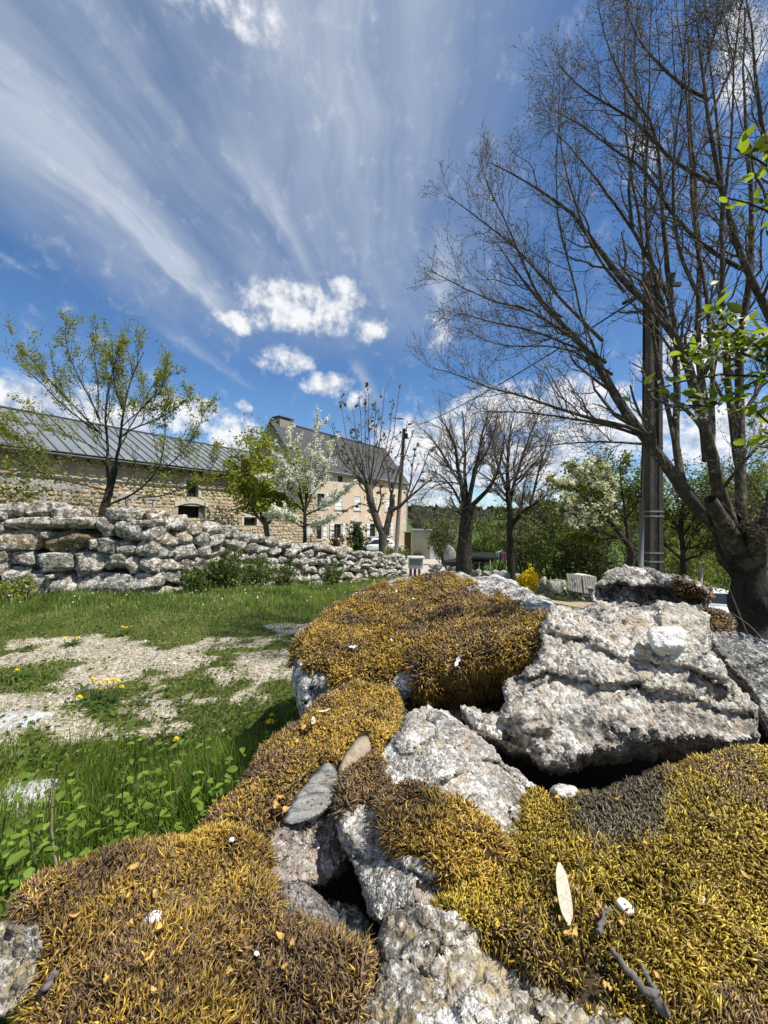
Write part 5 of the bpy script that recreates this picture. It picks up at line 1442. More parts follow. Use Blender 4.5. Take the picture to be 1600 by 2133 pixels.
rock('mossy_stone', G_OUT, [(60, 1870, .50), (280, 1775, .57), (480, 1740, .60), (300, 1860, .50), (540, 1830, .52), (300, 1950, .44), (600, 1960, .43), (760, 1990, .40), (120, 2000, .415), (400, 2100, .355), (700, 2110, .355), (200, 2250, .31), (600, 2280, .30)],
     .26, 'broad stone on the lower left under shaggy golden and brown moss', G_N, step=6, roll=26, rolld=.03, relief=.022, rs=10, moss=['all'], upw=.5, curl=.6, n_moss=int(54000 * NM), mlen=.0150, mwid=.00092, mix_=(.50, 0), down=.15, seed=6, soft=.011, rag=12)
H_OUT = [(395, 1790), (420, 1745), (450, 1692), (500, 1645), (540, 1600), (562, 1552), (610, 1520), (650, 1470), (700, 1440), (760, 1424), (822, 1440), (832, 1500), (806, 1560), (770, 1600), (720, 1640), (680, 1700), (640, 1720), (600, 1740), (560, 1770), (548, 1820), (500, 1850), (430, 1850)]
rock('mossy_stone', H_OUT, [(700, 1442, 1.08), (800, 1440, 1.10), (825, 1500, .98), (640, 1490, 1.0), (600, 1560, .87), (720, 1560, .84), (520, 1640, .74), (640, 1660, .70), (450, 1710, .655), (560, 1740, .62), (450, 1820, .575)],
     .34, 'sloping stone under golden moss that leads up to the largest boulder', G_N, step=5, roll=22, rolld=.035, relief=.024, rs=10, moss=['all'], upw=.5, curl=.6, n_moss=int(36000 * NM), mlen=.0145, mwid=.00105, mix_=(.24, 0), down=.2, seed=7, soft=.010, rag=11, bare_=[[(586, 1722), (600, 1682), (640, 1618), (684, 1586), (706, 1598), (710, 1640), (698, 1688), (655, 1708), (612, 1724)], [(700, 1606), (716, 1568), (742, 1532), (772, 1530), (780, 1570), (758, 1602), (724, 1640)], [(545, 1712), (600, 1700), (600, 1722), (560, 1740)]])
rock('pinkish_rock', [(543, 1795), (556, 1745), (585, 1716), (630, 1702), (690, 1690), (725, 1700), (728, 1800), (700, 1835), (640, 1846), (580, 1848), (548, 1828)], [(550, 1790, .585), (600, 1720, .615), (690, 1692, .66), (700, 1780, .64), (640, 1800, .60), (600, 1840, .57)], .16,
     'small greyish pink rock half in shade left of the pointed rock', G_I, step=3, roll=12, rolld=.02, relief=.014, rs=20, seed=8, ridg=.4, facet=(60, .003), rag=5)
rock('pale_rock', [(512, 1918), (540, 1890), (570, 1862), (592, 1848), (630, 1845), (662, 1866), (692, 1912), (716, 1945), (722, 2000), (600, 2005), (530, 1950)], [(515, 1920, .47), (610, 1850, .485), (700, 1930, .465), (620, 1960, .44)], .12,
     'small pale rock standing before the black gap', G_I, step=3, roll=10, rolld=.015, relief=.010, rs=22, seed=9, facet=(50, .003), rag=5)
M_SLAB = granite('grey_schist', 60, (.20, .20, .19), (.34, .34, .32), tan=(.28, .25, .2), dark=.05, crust=.02, amp=.0025, ns=14, band=((0, .5, .8), (.35, 1.6, 1)))
rock('schist_slab', [(588, 1716), (602, 1684), (622, 1652), (645, 1620), (683, 1590), (700, 1600), (705, 1635), (694, 1680), (655, 1704), (615, 1720)], [(590, 1712, .615), (640, 1625, .685), (695, 1600, .705), (690, 1680, .635)], .05,
     'smooth grey schist slab wedged flat in the moss', M_SLAB, step=3, roll=6, rolld=.01, relief=.004, rs=20, seed=10)
rock('tan_stone', [(703, 1604), (716, 1572), (742, 1537), (768, 1533), (776, 1570), (755, 1600), (724, 1636), (704, 1630)], [(705, 1610, .715), (750, 1536, .79), (770, 1570, .76), (725, 1630, .705)], .10,
     'small tan stone between the grey schist slab and the pointed rock', simple('tan_stone', (.36, .29, .2), .85, .35, 40, bump=.6), step=3, roll=9, rolld=.015, relief=.008, rs=25, seed=11)
rock('white_rock', [(-70, 1915), (10, 1916), (45, 1922), (86, 1933), (93, 1965), (86, 2012), (70, 2072), (40, 2112), (-20, 2140), (-80, 2140)], [(0, 1918, .43), (88, 1950, .42), (40, 2100, .385), (-60, 2000, .40)], .16,
     'whitish rock cut off by the lower left edge', G_F, step=4, roll=12, rolld=.02, relief=.012, rs=18, seed=12, facet=(50, .008), rag=5)
rock('flat_topped_rock', [(1230, 1252), (1236, 1222), (1262, 1195), (1290, 1181), (1330, 1177), (1380, 1189), (1440, 1204), (1464, 1214), (1480, 1228), (1482, 1250), (1440, 1264), (1380, 1258), (1300, 1266), (1250, 1264)], [(1232, 1245, 1.50), (1330, 1178, 1.85), (1300, 1215, 1.58), (1400, 1215, 1.56), (1478, 1235, 1.5), (1360, 1256, 1.62), (1262, 1256, 1.60), (1462, 1256, 1.6)], .5,
     'flat topped dark rock lying across the crest before the pylon', G_N, step=3, roll=9, rolld=.03, relief=.018, rs=7, seed=13, facet=(50, .02), rag=4, creases=[([(1232, 1222), (1290, 1220), (1360, 1226), (1440, 1238), (1484, 1240)], 60, .20)], moss=[[(1405, 1212), (1470, 1212), (1480, 1245), (1430, 1250)]], n_moss=500, mlen=.008, mwid=.0015, mix_=(-.2, 0), back=(1, .2))
rock('dark_rock', [(1472, 1318), (1520, 1306), (1600, 1336), (1720, 1390), (1740, 1560), (1640, 1560), (1596, 1520), (1576, 1455), (1540, 1415), (1505, 1380), (1478, 1340)], [(1480, 1320, 1.28), (1600, 1340, 1.35), (1700, 1400, 1.3), (1600, 1460, 1.16), (1700, 1540, 1.1), (1530, 1380, 1.22)], .35,
     'dark lichen speckled rock right of the coarse granite boulder', G_N, step=4, roll=12, rolld=.03, relief=.016, rs=9, seed=14, facet=(60, .018), rag=5)
rock('mossy_cobble', [(1446, 1276), (1472, 1268), (1508, 1272), (1530, 1292), (1524, 1322), (1484, 1328), (1464, 1306)], [(1450, 1278, 1.40), (1510, 1276, 1.42), (1490, 1316, 1.32)], .2, 'small stone with brown moss behind the top of the coarse granite boulder', G_N, step=3, roll=14, rolld=.04, relief=.012, rs=14, seed=15, moss=['all'], n_moss=2600, mlen=.012, mwid=.0014, mix_=(-.1, 0))
rock('mossy_cobble', [(1456, 1222), (1466, 1214), (1478, 1220), (1482, 1242), (1474, 1254), (1460, 1250)], [(1460, 1225, 1.62), (1500, 1225, 1.62), (1480, 1248, 1.55)], .2, 'small stone with a moss cap right of the flat topped rock', G_N, step=3, roll=10, rolld=.04, relief=.012, rs=14, seed=16, moss=[[(1455, 1205), (1490, 1205), (1495, 1235), (1460, 1240)]], n_moss=700, mlen=.012, mwid=.0014, mix_=(-.1, 0))
rock('grey_slab', [(800, 1222), (812, 1208), (850, 1200), (890, 1202), (905, 1215), (880, 1235), (820, 1236)], [(805, 1218, 2.45), (880, 1203, 2.7), (890, 1230, 2.4)], .3, 'low grey slab behind the crest of the largest boulder', G_A, step=3, roll=10, rolld=.05, relief=.01, rs=8, seed=17)
rock('quartz_cobble', [(1145, 1642), (1165, 1630), (1195, 1636), (1210, 1655), (1190, 1668), (1160, 1662)], [(1150, 1640, .645), (1200, 1645, .64), (1175, 1665, .62)], .06, 'small white cobble at the mouth of the dark hollow', granite('white_cobble', 90, (.55, .54, .52), (.8, .79, .77), dark=.05, crust=.1, amp=.003, ns=12), step=3, roll=9, rolld=.015, relief=.006, rs=30, seed=18)
# the bare slab flush with the lawn
M_FLATR = granite('white_flat_rock', 50, (.60, .59, .57), (.85, .84, .82), dark=.08, crust=.2, amp=.004, ns=8, disp=False, hidark=.7)
def ground_px(px, py):
    """where the photo ray meets the terrain"""
    dr = P(px, py, 1.0) - C0
    t_ = 0.3
    for _ in range(400):
        q = C0 + dr * t_
        if q[2] < float(ground_z(q[0], q[1])): break
        t_ *= 1.02
    return C0 + dr * t_
for k, (px, py, w_, l_, lab) in enumerate(((30, 1503, .17, .13, 'white flat rock flush with the gravel at the left edge'), (45, 1668, .14, .10, 'pale grey flat rock showing through the plants at the left edge'))):
    q = ground_px(px, py)
    me_ = mesh_np('flat_rock', stone_shape(90 + k, ICO4, TRI4, .8, 4, .08) * np.array([w_, l_, .07]), [TRI4], M_FLATR)
    o = link('flat_rock', me_); o.location = q - UZ * .025; o.rotation_euler[2] = .2; tag(o, lab, 'rock')

# ------------------------------------------------------------------ litter lying on the moss
from mathutils.bvhtree import BVHTree
def on_rock(key, px, py, lift=.008):
    rk = ROCKS[key]
    if 'bvh' not in rk:
        me_ = rk['obj'].data
        rk['bvh'] = BVHTree.FromPolygons([v.co for v in me_.vertices], [tuple(q.vertices) for q in me_.polygons])
    def hit(x, y):
        dr = P(x, y, 1.0) - C0
        h_ = rk['bvh'].ray_cast(Vector(C0), Vector(dr).normalized())
        return np.array(h_[0]) if h_[0] is not None else P(x, y, float(rk['f'](x, y)))
    h = 9
    p = hit(px, py); a = hit(px + h, py) - hit(px - h, py); b = hit(px, py + h) - hit(px, py - h)
    n_ = np.cross(b, a); n_ /= np.linalg.norm(n_)
    if np.dot(n_, C0 - p) < 0: n_ = -n_
    return p + n_ * lift, n_, a / np.linalg.norm(a)
def flake(name, key, px, py, lpx, wpx, ang, mat, label, cat, group=None, th=.0006, curl=.2, lift=.013, kind='leaf'):
    p, n_, a = on_rock(key, px, py, lift)
    d = np.dot(p - C0, fwd); L_, W_ = lpx * d / F, wpx * d / F
    b = np.cross(n_, a); ca, sa = math.cos(ang), math.sin(ang)
    ex, ey = a * ca + b * sa, -a * sa + b * ca
    n2 = 9
    t_ = np.linspace(-1, 1, n2)
    wv_ = np.sqrt(np.clip(1 - np.abs(t_) ** (2.2 if kind == 'oval' else 1.7), 0.03, 1)) * (1 if kind == 'oval' else rl_.uniform(.35, 1.25, n2))
    tw_ = 0 if kind == 'oval' else rl_.uniform(-.8, .8)
    top = []; bot = []
    for s_ in (-1, 0, 1):
        for k in range(n2):
            z = curl * L_ * (t_[k] ** 2) * .5 + (abs(s_) * curl * W_ * .5)
            q = p + ex * t_[k] * L_ / 2 + ey * s_ * wv_[k] * W_ / 2 + n_ * (z + tw_ * s_ * t_[k] * W_ * .6)
            top.append(q + n_ * th); bot.append(q - n_ * th)
    V = np.array(top + bot); i_ = np.arange(3 * n2).reshape(3, n2)
    q = np.stack([i_[:-1, :-1], i_[:-1, 1:], i_[1:, 1:], i_[1:, :-1]], -1).reshape(-1, 4)
    o = link(name, mesh_np(name, V, [np.concatenate([q, q[:, ::-1] + 3 * n2])], mat)); tag(o, label, cat, group)
    return o
M_DRY = simple('dry_leaf', (.50, .31, .085), .7, .5, 90)
rl_ = np.random.default_rng(11)
M_HUSK = simple('pale_husk', (.68, .60, .44), .6, .2, 60, bump=.3)
M_CHIP = simple('white_chip', (.82, .82, .80), .6, .06, 30)
k4, k6, k7, k3 = 'mossy_stone4', 'mossy_stone6', 'mossy_stone7', 'pointed_rock3'
flake('husk', k4, 1182, 1890, 150, 26, 1.50, M_HUSK, 'long pale husk standing out on the right hand moss mat', 'husk', th=.0012, curl=.06, kind='oval')
def pebble_on(key, px, py, w_, label, mat=M_CHIP, sh=(1, .8, .45), seed=1):
    p, n_, a = on_rock(key, px, py, .0055); d = np.dot(p - C0, fwd); s_ = w_ * d / F / 2
    b = np.cross(n_, a); R_ = np.stack([a, b, n_])
    o = link('pebble', mesh_np('pebble', (stone_shape(seed, ICO3, TRI3, .8, 5, .03) * np.array(sh) * s_) @ R_ + p, [TRI3], mat)); tag(o, label, 'pebble')
pebble_on(k4, 1300, 1899, 36, 'round glossy white pebble on the right hand moss mat', sh=(1, .95, .4), seed=3)
pebble_on(k6, 320, 1925, 40, 'square white stone chip on the left hand moss mat', sh=(1, .7, .5), seed=4)
pebble_on(k6, 531, 1997, 13, 'tiny white pebble low on the left hand moss mat', seed=5)
pebble_on(k4, 1458, 1881, 20, 'cream coloured pebble right of the glossy white pebble', M_HUSK, seed=6)
pebble_on(k6, 484, 1757, 13, 'tiny white pebble near the pinkish rock', seed=7)
for n_, (key, px, py, l_, w_, a) in enumerate(((k7, 676, 1494, 28, 10, .6), (k7, 655, 1516, 34, 9, 2.0))):
    flake('husk', key, px, py, l_, w_, a, M_HUSK, ('upper' if n_ == 0 else 'lower') + ' of two pale husks on the sloping moss below the largest boulder', 'husk', kind='oval')
for n_, (px, py, l_, w_) in enumerate(((742, 1358, 22, 10), (955, 1380, 22, 10), (818, 1345, 10, 6), (865, 1258, 9, 5), (826, 1242, 8, 5))):
    flake('petal', 'mossy_boulder1', px, py, l_, w_, .1 + n_, M_CHIP, 'white petal fallen on the moss of the largest boulder', 'petal', 'white petals on the largest boulder', lift=.022)
rl_ = np.random.default_rng(11)
LEAFP = [(k4, 'right hand moss mat', [(1168, 1905), (1192, 1858), (1250, 1915), (1290, 1945), (1175, 1942), (1183, 1970), (1345, 2035), (1240, 2060), (1260, 2068), (1165, 1682), (1220, 1780), (1195, 1975), (1350, 1780), (1100, 1725), (1290, 1690), (1240, 1930), (1420, 1990), (1480, 1720), (1530, 1830)]),
         (k6, 'left hand moss mat', [(320, 1893), (268, 1958), (310, 2032), (320, 2105), (265, 1895), (284, 1828), (610, 2000), (596, 2040), (412, 1945), (590, 1975), (330, 1970), (150, 1940), (470, 2060), (220, 2080)]),
         (k7, 'sloping moss beside the pinkish rock', [(490, 1840), (484, 1812), (486, 1770), (520, 1765), (580, 1700), (604, 1700), (592, 1678), (640, 1530), (620, 1560)])]
for key, nm, pts_ in LEAFP:
    for px, py in pts_:
        flake('dry_leaf', key, px, py, rl_.uniform(11, 28), rl_.uniform(7, 14), rl_.uniform(0, 3.14), M_DRY, 'curled yellow dry leaf scrap on the ' + nm, 'dry leaf', 'dry leaf scraps on the ' + nm, curl=rl_.uniform(.1, .6))
M_STICK = bark('grey_stick', (.08, .07, .06), (.22, .2, .18), 90, .6)
def stick(pts, key, r_, label, lift=.016):
    pp = np.array([on_rock(key, *q, lift)[0] for q in pts]); n_ = len(pp)
    tt = np.linspace(0, 1, 14); k = np.linspace(0, 1, n_)
    pc = np.stack([np.interp(tt, k, pp[:, i]) for i in range(3)], -1); pc += rl_.normal(size=pc.shape) * r_ * .35
    mb = MB(); mb.tube(pc, np.linspace(r_, r_ * .5, 14), 7); tag(mb.obj('twig', M_STICK, None, True), label, 'twig')
stick([(1385, 2150), (1350, 2095), (1310, 2060), (1275, 2010)], k4, .0045, 'thick grey twig lying across the lower right moss')
stick([(1362, 2105), (1330, 2060), (1320, 2030)], k4, .003, 'short grey twig crossing the thick grey twig')
stick([(1240, 1968), (1255, 1940), (1268, 1922)], k4, .0028, 'small brown twig below the glossy white pebble')
stick([(590, 1672), (640, 1632), (690, 1572)], k7, .0011, 'thin straw stalk lying along the grey schist slab', lift=.02)
stick([(120, 2060), (100, 2100), (60, 2133)], k6, .004, 'dark twig beside the whitish rock at the lower left')

# ------------------------------------------------------------------ trees
def resample(pts, n, sm=True):
    pts = np.asarray(pts, float)
    s_ = np.concatenate([[0], np.cumsum(np.linalg.norm(np.diff(pts, axis=0), axis=1))])
    t_ = np.linspace(0, s_[-1], n)
    o = np.stack([np.interp(t_, s_, pts[:, i]) for i in range(pts.shape[1])], -1)
    if sm:
        for _ in range(2): o[1:-1] = o[:-2] * .25 + o[1:-1] * .5 + o[2:] * .25
    return o
def limb(path, w0, w1, N=14, wob=.0, rg=rng):
    """path [(px,py,depth)]; widths in photo pixels at each end -> pts, rad"""
    a = np.array(path, float)
    pts = resample(P(a[:, 0], a[:, 1], a[:, 2]), N)
    d = (pts - C0) @ fwd
    rad = np.linspace(w0, w1, N) * d / F / 2
    L_ = np.linalg.norm(pts[-1] - pts[0])
    if wob:
        nz = np.cumsum(rg.normal(size=(N, 3)), 0) * L_ * wob / N; nz[0] = 0
        pts = pts + nz
    return pts, rad
def grow(pp, pr, n_each, trange, ang, lfn, N, up=.15, wob=.05, rr=.55, rmin=.001, taper=.35, rg=rng, bias=None, gol=True):
    B, M, _ = pp.shape
    par = np.repeat(np.arange(B), n_each); C = len(par)
    k = np.tile(np.arange(n_each), B)
    t_ = trange[0] + (trange[1] - trange[0]) * (k + rg.random(C)) / n_each
    x = t_ * (M - 1); i = np.minimum(x.astype(int), M - 2); f = (x - i)[:, None]
    p0 = pp[par, i] * (1 - f) + pp[par, i + 1] * f
    tan = pp[par, i + 1] - pp[par, i]; tan /= np.linalg.norm(tan, axis=1, keepdims=True) + 1e-9
    r0 = pr[par, i] * (1 - f[:, 0]) + pr[par, i + 1] * f[:, 0]
    a = np.cross(tan, rg.normal(size=(C, 3))); a /= np.linalg.norm(a, axis=1, keepdims=True) + 1e-9
    th = rg.uniform(ang[0], ang[1], C)[:, None]
    d = tan * np.cos(th) + a * np.sin(th)
    if bias is not None: d = d + np.asarray(bias)
    d /= np.linalg.norm(d, axis=1, keepdims=True)
    PL = np.linalg.norm(np.diff(pp, axis=1), axis=2).sum(1)[par]
    L_ = lfn(PL, t_, rg.random(C))
    s_ = np.linspace(0, 1, N)[None, :, None]
    nz = np.cumsum(rg.normal(size=(C, N, 3)), 1) * wob / math.sqrt(N); nz -= nz[:, :1]
    upd = np.array([0, 0, 1.0])
    pts = p0[:, None] + L_[:, None, None] * (s_ * d[:, None] + up * s_ ** 2 * upd + nz)
    rb = np.maximum(np.minimum(r0 * rr, L_ * .035 + rmin), rmin)
    rad = np.maximum(rb[:, None] * (1 - (1 - taper) * s_[..., 0]), rmin * .7)
    return pts, rad
def tmesh(name, sets, mat, parent, kind=None, rough=0):
    V, Q, o = [], [], 0
    for pts, rad, sides in sets:
        v, q = tubes(pts, rad, sides)
        if rough:
            c = np.repeat(pts.reshape(-1, 3), sides, 0)
            v = c + (v - c) * (1 + rough * fbm(v * (.35 / max(rad.mean(), .002)), 3)[:, None] * 1.4)
        V.append(v); Q.append(q + o); o += len(v)
    ob = link(name, mesh_np(name, np.concatenate(V), [np.concatenate(Q)], mat), parent)
    if kind: ob['kind'] = kind
    return ob
def leaves_on(name, pts, n, size, cols, parent, mat=M_LEAF, spread=.03, rg=rng, tr=(.1, 1), jit=.2, aspect=1.6, sel=None):
    B, N, _ = pts.shape
    i = rg.integers(0, B, n); t_ = rg.uniform(tr[0], tr[1], n) * (N - 1); k = np.minimum(t_.astype(int), N - 2); f = (t_ - k)[:, None]
    c = pts[i, k] * (1 - f) + pts[i, k + 1] * f + rg.normal(size=(n, 3)) * spread
    if sel is not None: c = c[sel(c)]
    V, T = leaf_quads(c, size * rg.uniform(.6, 1.35, len(c)), rg=rg, aspect=aspect)
    cols = np.asarray(cols); cc = cols[rg.integers(0, len(cols), len(c))]
    o = link(name, mesh_np(name, V, [T], mat, {'Col': vcol(4, cc, jit, rg)}, False), parent)
    o['kind'] = 'stuff'
    return o
def cat_(*sets): return np.concatenate([s_[0] for s_ in sets]), np.concatenate([s_[1] for s_ in sets])
GRN = [(.14, .20, .028), (.20, .26, .036), (.10, .155, .024), (.25, .29, .05)]
YGRN = [(.24, .28, .03), (.32, .34, .05), (.17, .21, .028), (.38, .38, .08)]
OLV = [(.105, .13, .036), (.15, .17, .05), (.07, .09, .026), (.20, .20, .08)]
DGRN = [(.05, .09, .022), (.08, .125, .028), (.038, .065, .016), (.115, .165, .04)]
WHT = [(.84, .84, .80), (.78, .79, .73), (.88, .88, .86), (.70, .72, .60)]

# ---- the big bare tree on the right
bt = empty('bare_tree', P(1600, 1480, 2.6) - UZ * .35, 'big bare budding tree with many grey limbs rising over the right side', 'tree')
LIMBS = [
 ([(1520, 1130, 2.65), (1494, 1085, 2.6), (1445, 1066, 2.6), (1423, 1020, 2.6), (1405, 982, 2.6), (1375, 935, 2.6), (1350, 905, 2.65), (1316, 864, 2.7), (1290, 805, 2.75), (1262, 765, 2.8), (1238, 728, 2.8), (1200, 688, 2.85), (1150, 640, 2.9), (1100, 580, 2.95), (1050, 500, 3.0)], 48, 3),
 ([(1530, 1110, 2.6), (1499, 1026, 2.5), (1481, 968, 2.45), (1466, 918, 2.4), (1453, 867, 2.4), (1438, 829, 2.4), (1425, 760, 2.4), (1420, 698, 2.4), (1377, 672, 2.45), (1342, 642, 2.5), (1301, 609, 2.55), (1263, 558, 2.6), (1233, 515, 2.6), (1198, 441, 2.7), (1134, 420, 2.75), (1094, 385, 2.8), (1020, 345, 2.9)], 40, 3),
 ([(1550, 1130, 2.7), (1539, 1026, 2.8), (1544, 956, 2.85), (1537, 880, 2.9), (1542, 753, 2.9), (1549, 652, 2.9), (1560, 601, 2.9), (1575, 500, 2.9), (1560, 380, 2.9), (1545, 200, 2.9), (1550, 20, 2.9)], 30, 8),
 ([(1580, 1150, 2.6), (1640, 960, 2.5), (1655, 760, 2.45), (1600, 642, 2.45), (1567, 583, 2.45), (1549, 540, 2.45), (1534, 500, 2.45), (1519, 443, 2.45), (1504, 380, 2.45), (1486, 316, 2.45), (1473, 253, 2.45), (1473, 190, 2.45), (1468, 152, 2.45), (1458, 63, 2.45), (1449, -30, 2.45)], 34, 8),
 ([(1650, 800, 2.45), (1640, 560, 2.3), (1612, 380, 2.3), (1595, 253, 2.3), (1585, 177, 2.3), (1582, 109, 2.3), (1563, 30, 2.3), (1550, -40, 2.3)], 28, 12),
 ([(1423, 1010, 2.6), (1410, 981, 2.7), (1405, 918, 2.75), (1402, 867, 2.8), (1410, 760, 2.8), (1413, 677, 2.8), (1400, 632, 2.8), (1388, 575, 2.8), (1352, 525, 2.8), (1319, 481, 2.85), (1299, 451, 2.85), (1261, 390, 2.9), (1225, 331, 2.9), (1200, 310, 2.95), (1150, 260, 3.0)], 22, 3),
 ([(1545, 560, 2.5), (1499, 540, 2.55), (1428, 473, 2.6), (1392, 428, 2.6), (1357, 367, 2.65), (1337, 342, 2.65), (1289, 321, 2.7), (1251, 286, 2.7), (1200, 243, 2.75), (1160, 230, 2.8)], 13, 2.5),
 ([(1504, 386, 2.45), (1470, 375, 2.5), (1435, 359, 2.5), (1385, 314, 2.55), (1352, 276, 2.6), (1327, 245, 2.6), (1290, 230, 2.65), (1251, 208, 2.65), (1200, 170, 2.7), (1165, 125, 2.75)], 12, 2.5),
 ([(1400, 632, 2.8), (1387, 420, 2.85), (1377, 278, 2.85), (1365, 228, 2.85), (1342, 210, 2.85), (1311, 167, 2.9), (1286, 109, 2.9), (1266, 58, 2.9), (1250, -20, 2.9)], 15, 4),
 ([(1470, 203, 2.45), (1428, 187, 2.5), (1392, 152, 2.5), (1359, 116, 2.55), (1332, 84, 2.6), (1314, 38, 2.6), (1298, -10, 2.6)], 9, 3),
 ([(1350, 908, 2.65), (1300, 885, 2.6), (1227, 872, 2.55), (1147, 845, 2.5), (1080, 820, 2.5), (1019, 805, 2.5), (960, 780, 2.5), (905, 768, 2.5)], 13, 2),
 ([(1345, 912, 2.65), (1260, 884, 2.75), (1200, 874, 2.8), (1100, 860, 2.9), (1000, 858, 3.0)], 10, 2),
 ([(1360, 925, 2.65), (1260, 921, 2.6), (1180, 926, 2.55), (1090, 935, 2.5)], 8, 2),
 ([(1254, 709, 2.8), (1210, 665, 2.9), (1174, 626, 2.95), (1120, 562, 3.0), (1094, 527, 3.0), (1050, 490, 3.05), (1013, 460, 3.05), (941, 407, 3.1)], 10, 2),
 ([(1262, 755, 2.8), (1210, 715, 2.7), (1155, 676, 2.65), (1102, 640, 2.65), (1045, 636, 2.6), (995, 618, 2.6), (947, 591, 2.6), (893, 564, 2.6)], 10, 2),
 ([(1170, 660, 2.88), (1140, 640, 2.8), (1112, 599, 2.75), (1085, 530, 2.75), (1054, 457, 2.75), (1024, 396, 2.75), (1000, 330, 2.8)], 8, 2),
 ([(1275, 780, 2.78), (1210, 738, 2.6), (1147, 722, 2.5), (1067, 727, 2.5), (1008, 714, 2.45), (975, 690, 2.45)], 8, 2),
 ([(1260, 750, 2.8), (1180, 720, 3.0), (1100, 690, 3.1), (1020, 675, 3.15), (950, 650, 3.2), (925, 685, 3.2)], 8, 2),
 ([(1425, 740, 2.4), (1458, 700, 2.4), (1455, 625, 2.4), (1430, 580, 2.45), (1400, 535, 2.5), (1392, 440, 2.5), (1400, 330, 2.5), (1420, 200, 2.5), (1430, 60, 2.5)], 13, 3),
 ([(1480, 960, 2.45), (1490, 760, 2.6), (1478, 640, 2.7), (1462, 540, 2.75), (1440, 430, 2.8), (1440, 280, 2.8), (1415, 120, 2.8), (1405, -10, 2.8)], 15, 4),
 ([(1438, 829, 2.4), (1500, 720, 2.35), (1510, 600, 2.3), (1500, 480, 2.3), (1520, 340, 2.3), (1525, 150, 2.3), (1500, -10, 2.3)], 14, 4),
 ([(1319, 481, 2.85), (1310, 380, 2.9), (1330, 260, 2.95), (1320, 120, 3.0), (1330, -20, 3.0)], 9, 3),
 ([(1405, 918, 2.75), (1370, 760, 2.9), (1345, 600, 3.0), (1330, 470, 3.0), (1300, 320, 3.05), (1290, 150, 3.1), (1300, 10, 3.1)], 13, 3),
 ([(1316, 864, 2.7), (1225, 700, 3.1), (1190, 560, 3.2), (1160, 430, 3.25), (1165, 320, 3.3), (1180, 190, 3.3)], 9, 2),
 ([(1301, 609, 2.55), (1254, 546, 2.5), (1225, 495, 2.5), (1190, 380, 2.5), (1170, 260, 2.55), (1175, 150, 2.6)], 8, 2),
 ([(1473, 253, 2.45), (1530, 130, 2.45), (1545, -20, 2.45)], 9, 4), ([(1468, 152, 2.45), (1490, 60, 2.45), (1500, -20, 2.45)], 8, 4),
 ([(1537, 880, 2.9), (1590, 800, 3.0), (1640, 640, 3.0)], 13, 5), ([(1499, 1026, 2.5), (1560, 950, 2.3), (1640, 880, 2.2)], 10, 4),
 ([(1495, 1060, 2.7), (1478, 900, 2.9), (1458, 700, 3.0), (1448, 500, 3.05), (1428, 250, 3.1), (1420, -10, 3.1)], 22, 3), ([(1470, 960, 2.5), (1445, 800, 2.7), (1380, 640, 2.75), (1345, 480, 2.8), (1350, 300, 2.85), (1362, 120, 2.9), (1370, -10, 2.9)], 18, 3), ([(1545, 1000, 2.8), (1520, 820, 3.1), (1505, 600, 3.2), (1512, 380, 3.2), (1490, 150, 3.2), (1478, -20, 3.2)], 20, 3), ([(1510, 1105, 2.6), (1560, 1090, 2.4), (1600, 1105, 2.3), (1660, 1090, 2.2)], 12, 5)]
rgb = np.random.default_rng(77)
trp, trr = limb([(1650, 1560, 2.55), (1622, 1430, 2.58), (1590, 1310, 2.63), (1566, 1225, 2.65), (1550, 1172, 2.65), (1528, 1118, 2.62), (1512, 1082, 2.6)], 210, 62, 26)
trr *= 1 + .13 * np.sin(np.arange(26) * 1.3)
tmesh('trunk', [(trp[None], trr[None], 36)], M_BARKD, bt, rough=.42)
stub = [limb([(1530, 1140, 2.6), (1500, 1075, 2.5), (1478, 1040, 2.45)], 44, 22, 14), limb([(1570, 1165, 2.6), (1575, 1120, 2.5), (1572, 1095, 2.45)], 46, 28, 14)]
lm = [limb(p_, a * (.62 if a > 35 else .72), 1.4, 18, .03, rgb) for p_, a, b in LIMBS]
LP, LR = np.stack([q[0] for q in lm]), np.stack([q[1] for q in lm])
tmesh('limbs', [(LP, LR, 9), (np.stack([q[0] for q in stub]), np.stack([q[1] for q in stub]), 10)], M_BARK, bt, rough=.12)
LB = np.array([-.10, 0, .12])
c1 = grow(LP, LR, 15, (.22, 1), (.45, 1.0), lambda Lp, t_, r_: (.15 + .52 * r_) * (1.1 - .66 * t_) * np.clip(Lp / 1.6, .5, 1.3), 7, .12, .09, .5, .0017, .3, rgb, LB)
c2 = grow(c1[0], c1[1], 7, (.15, 1), (.55, 1.15), lambda Lp, t_, r_: (.06 + .16 * r_) * (1.15 - .5 * t_), 5, .15, .12, .55, .0013, .5, rgb, LB * .7)
c2b = grow(LP, LR, 16, (.3, 1), (.5, 1.1), lambda Lp, t_, r_: (.05 + .17 * r_), 5, .15, .12, .3, .0013, .5, rgb, LB)
cc2 = cat_(c2, c2b)
c3 = grow(cc2[0], cc2[1], 3, (.25, 1), (.5, 1.15), lambda Lp, t_, r_: .018 + .042 * r_, 3, .2, .15, .6, .0011, .7, rgb)
tmesh('branches', [(c1[0], c1[1], 5)], M_TWIG, bt, 'stuff')
tmesh('twigs', [(cc2[0], cc2[1], 3), (c3[0], c3[1], 3)], M_TWIG, bt, 'stuff')
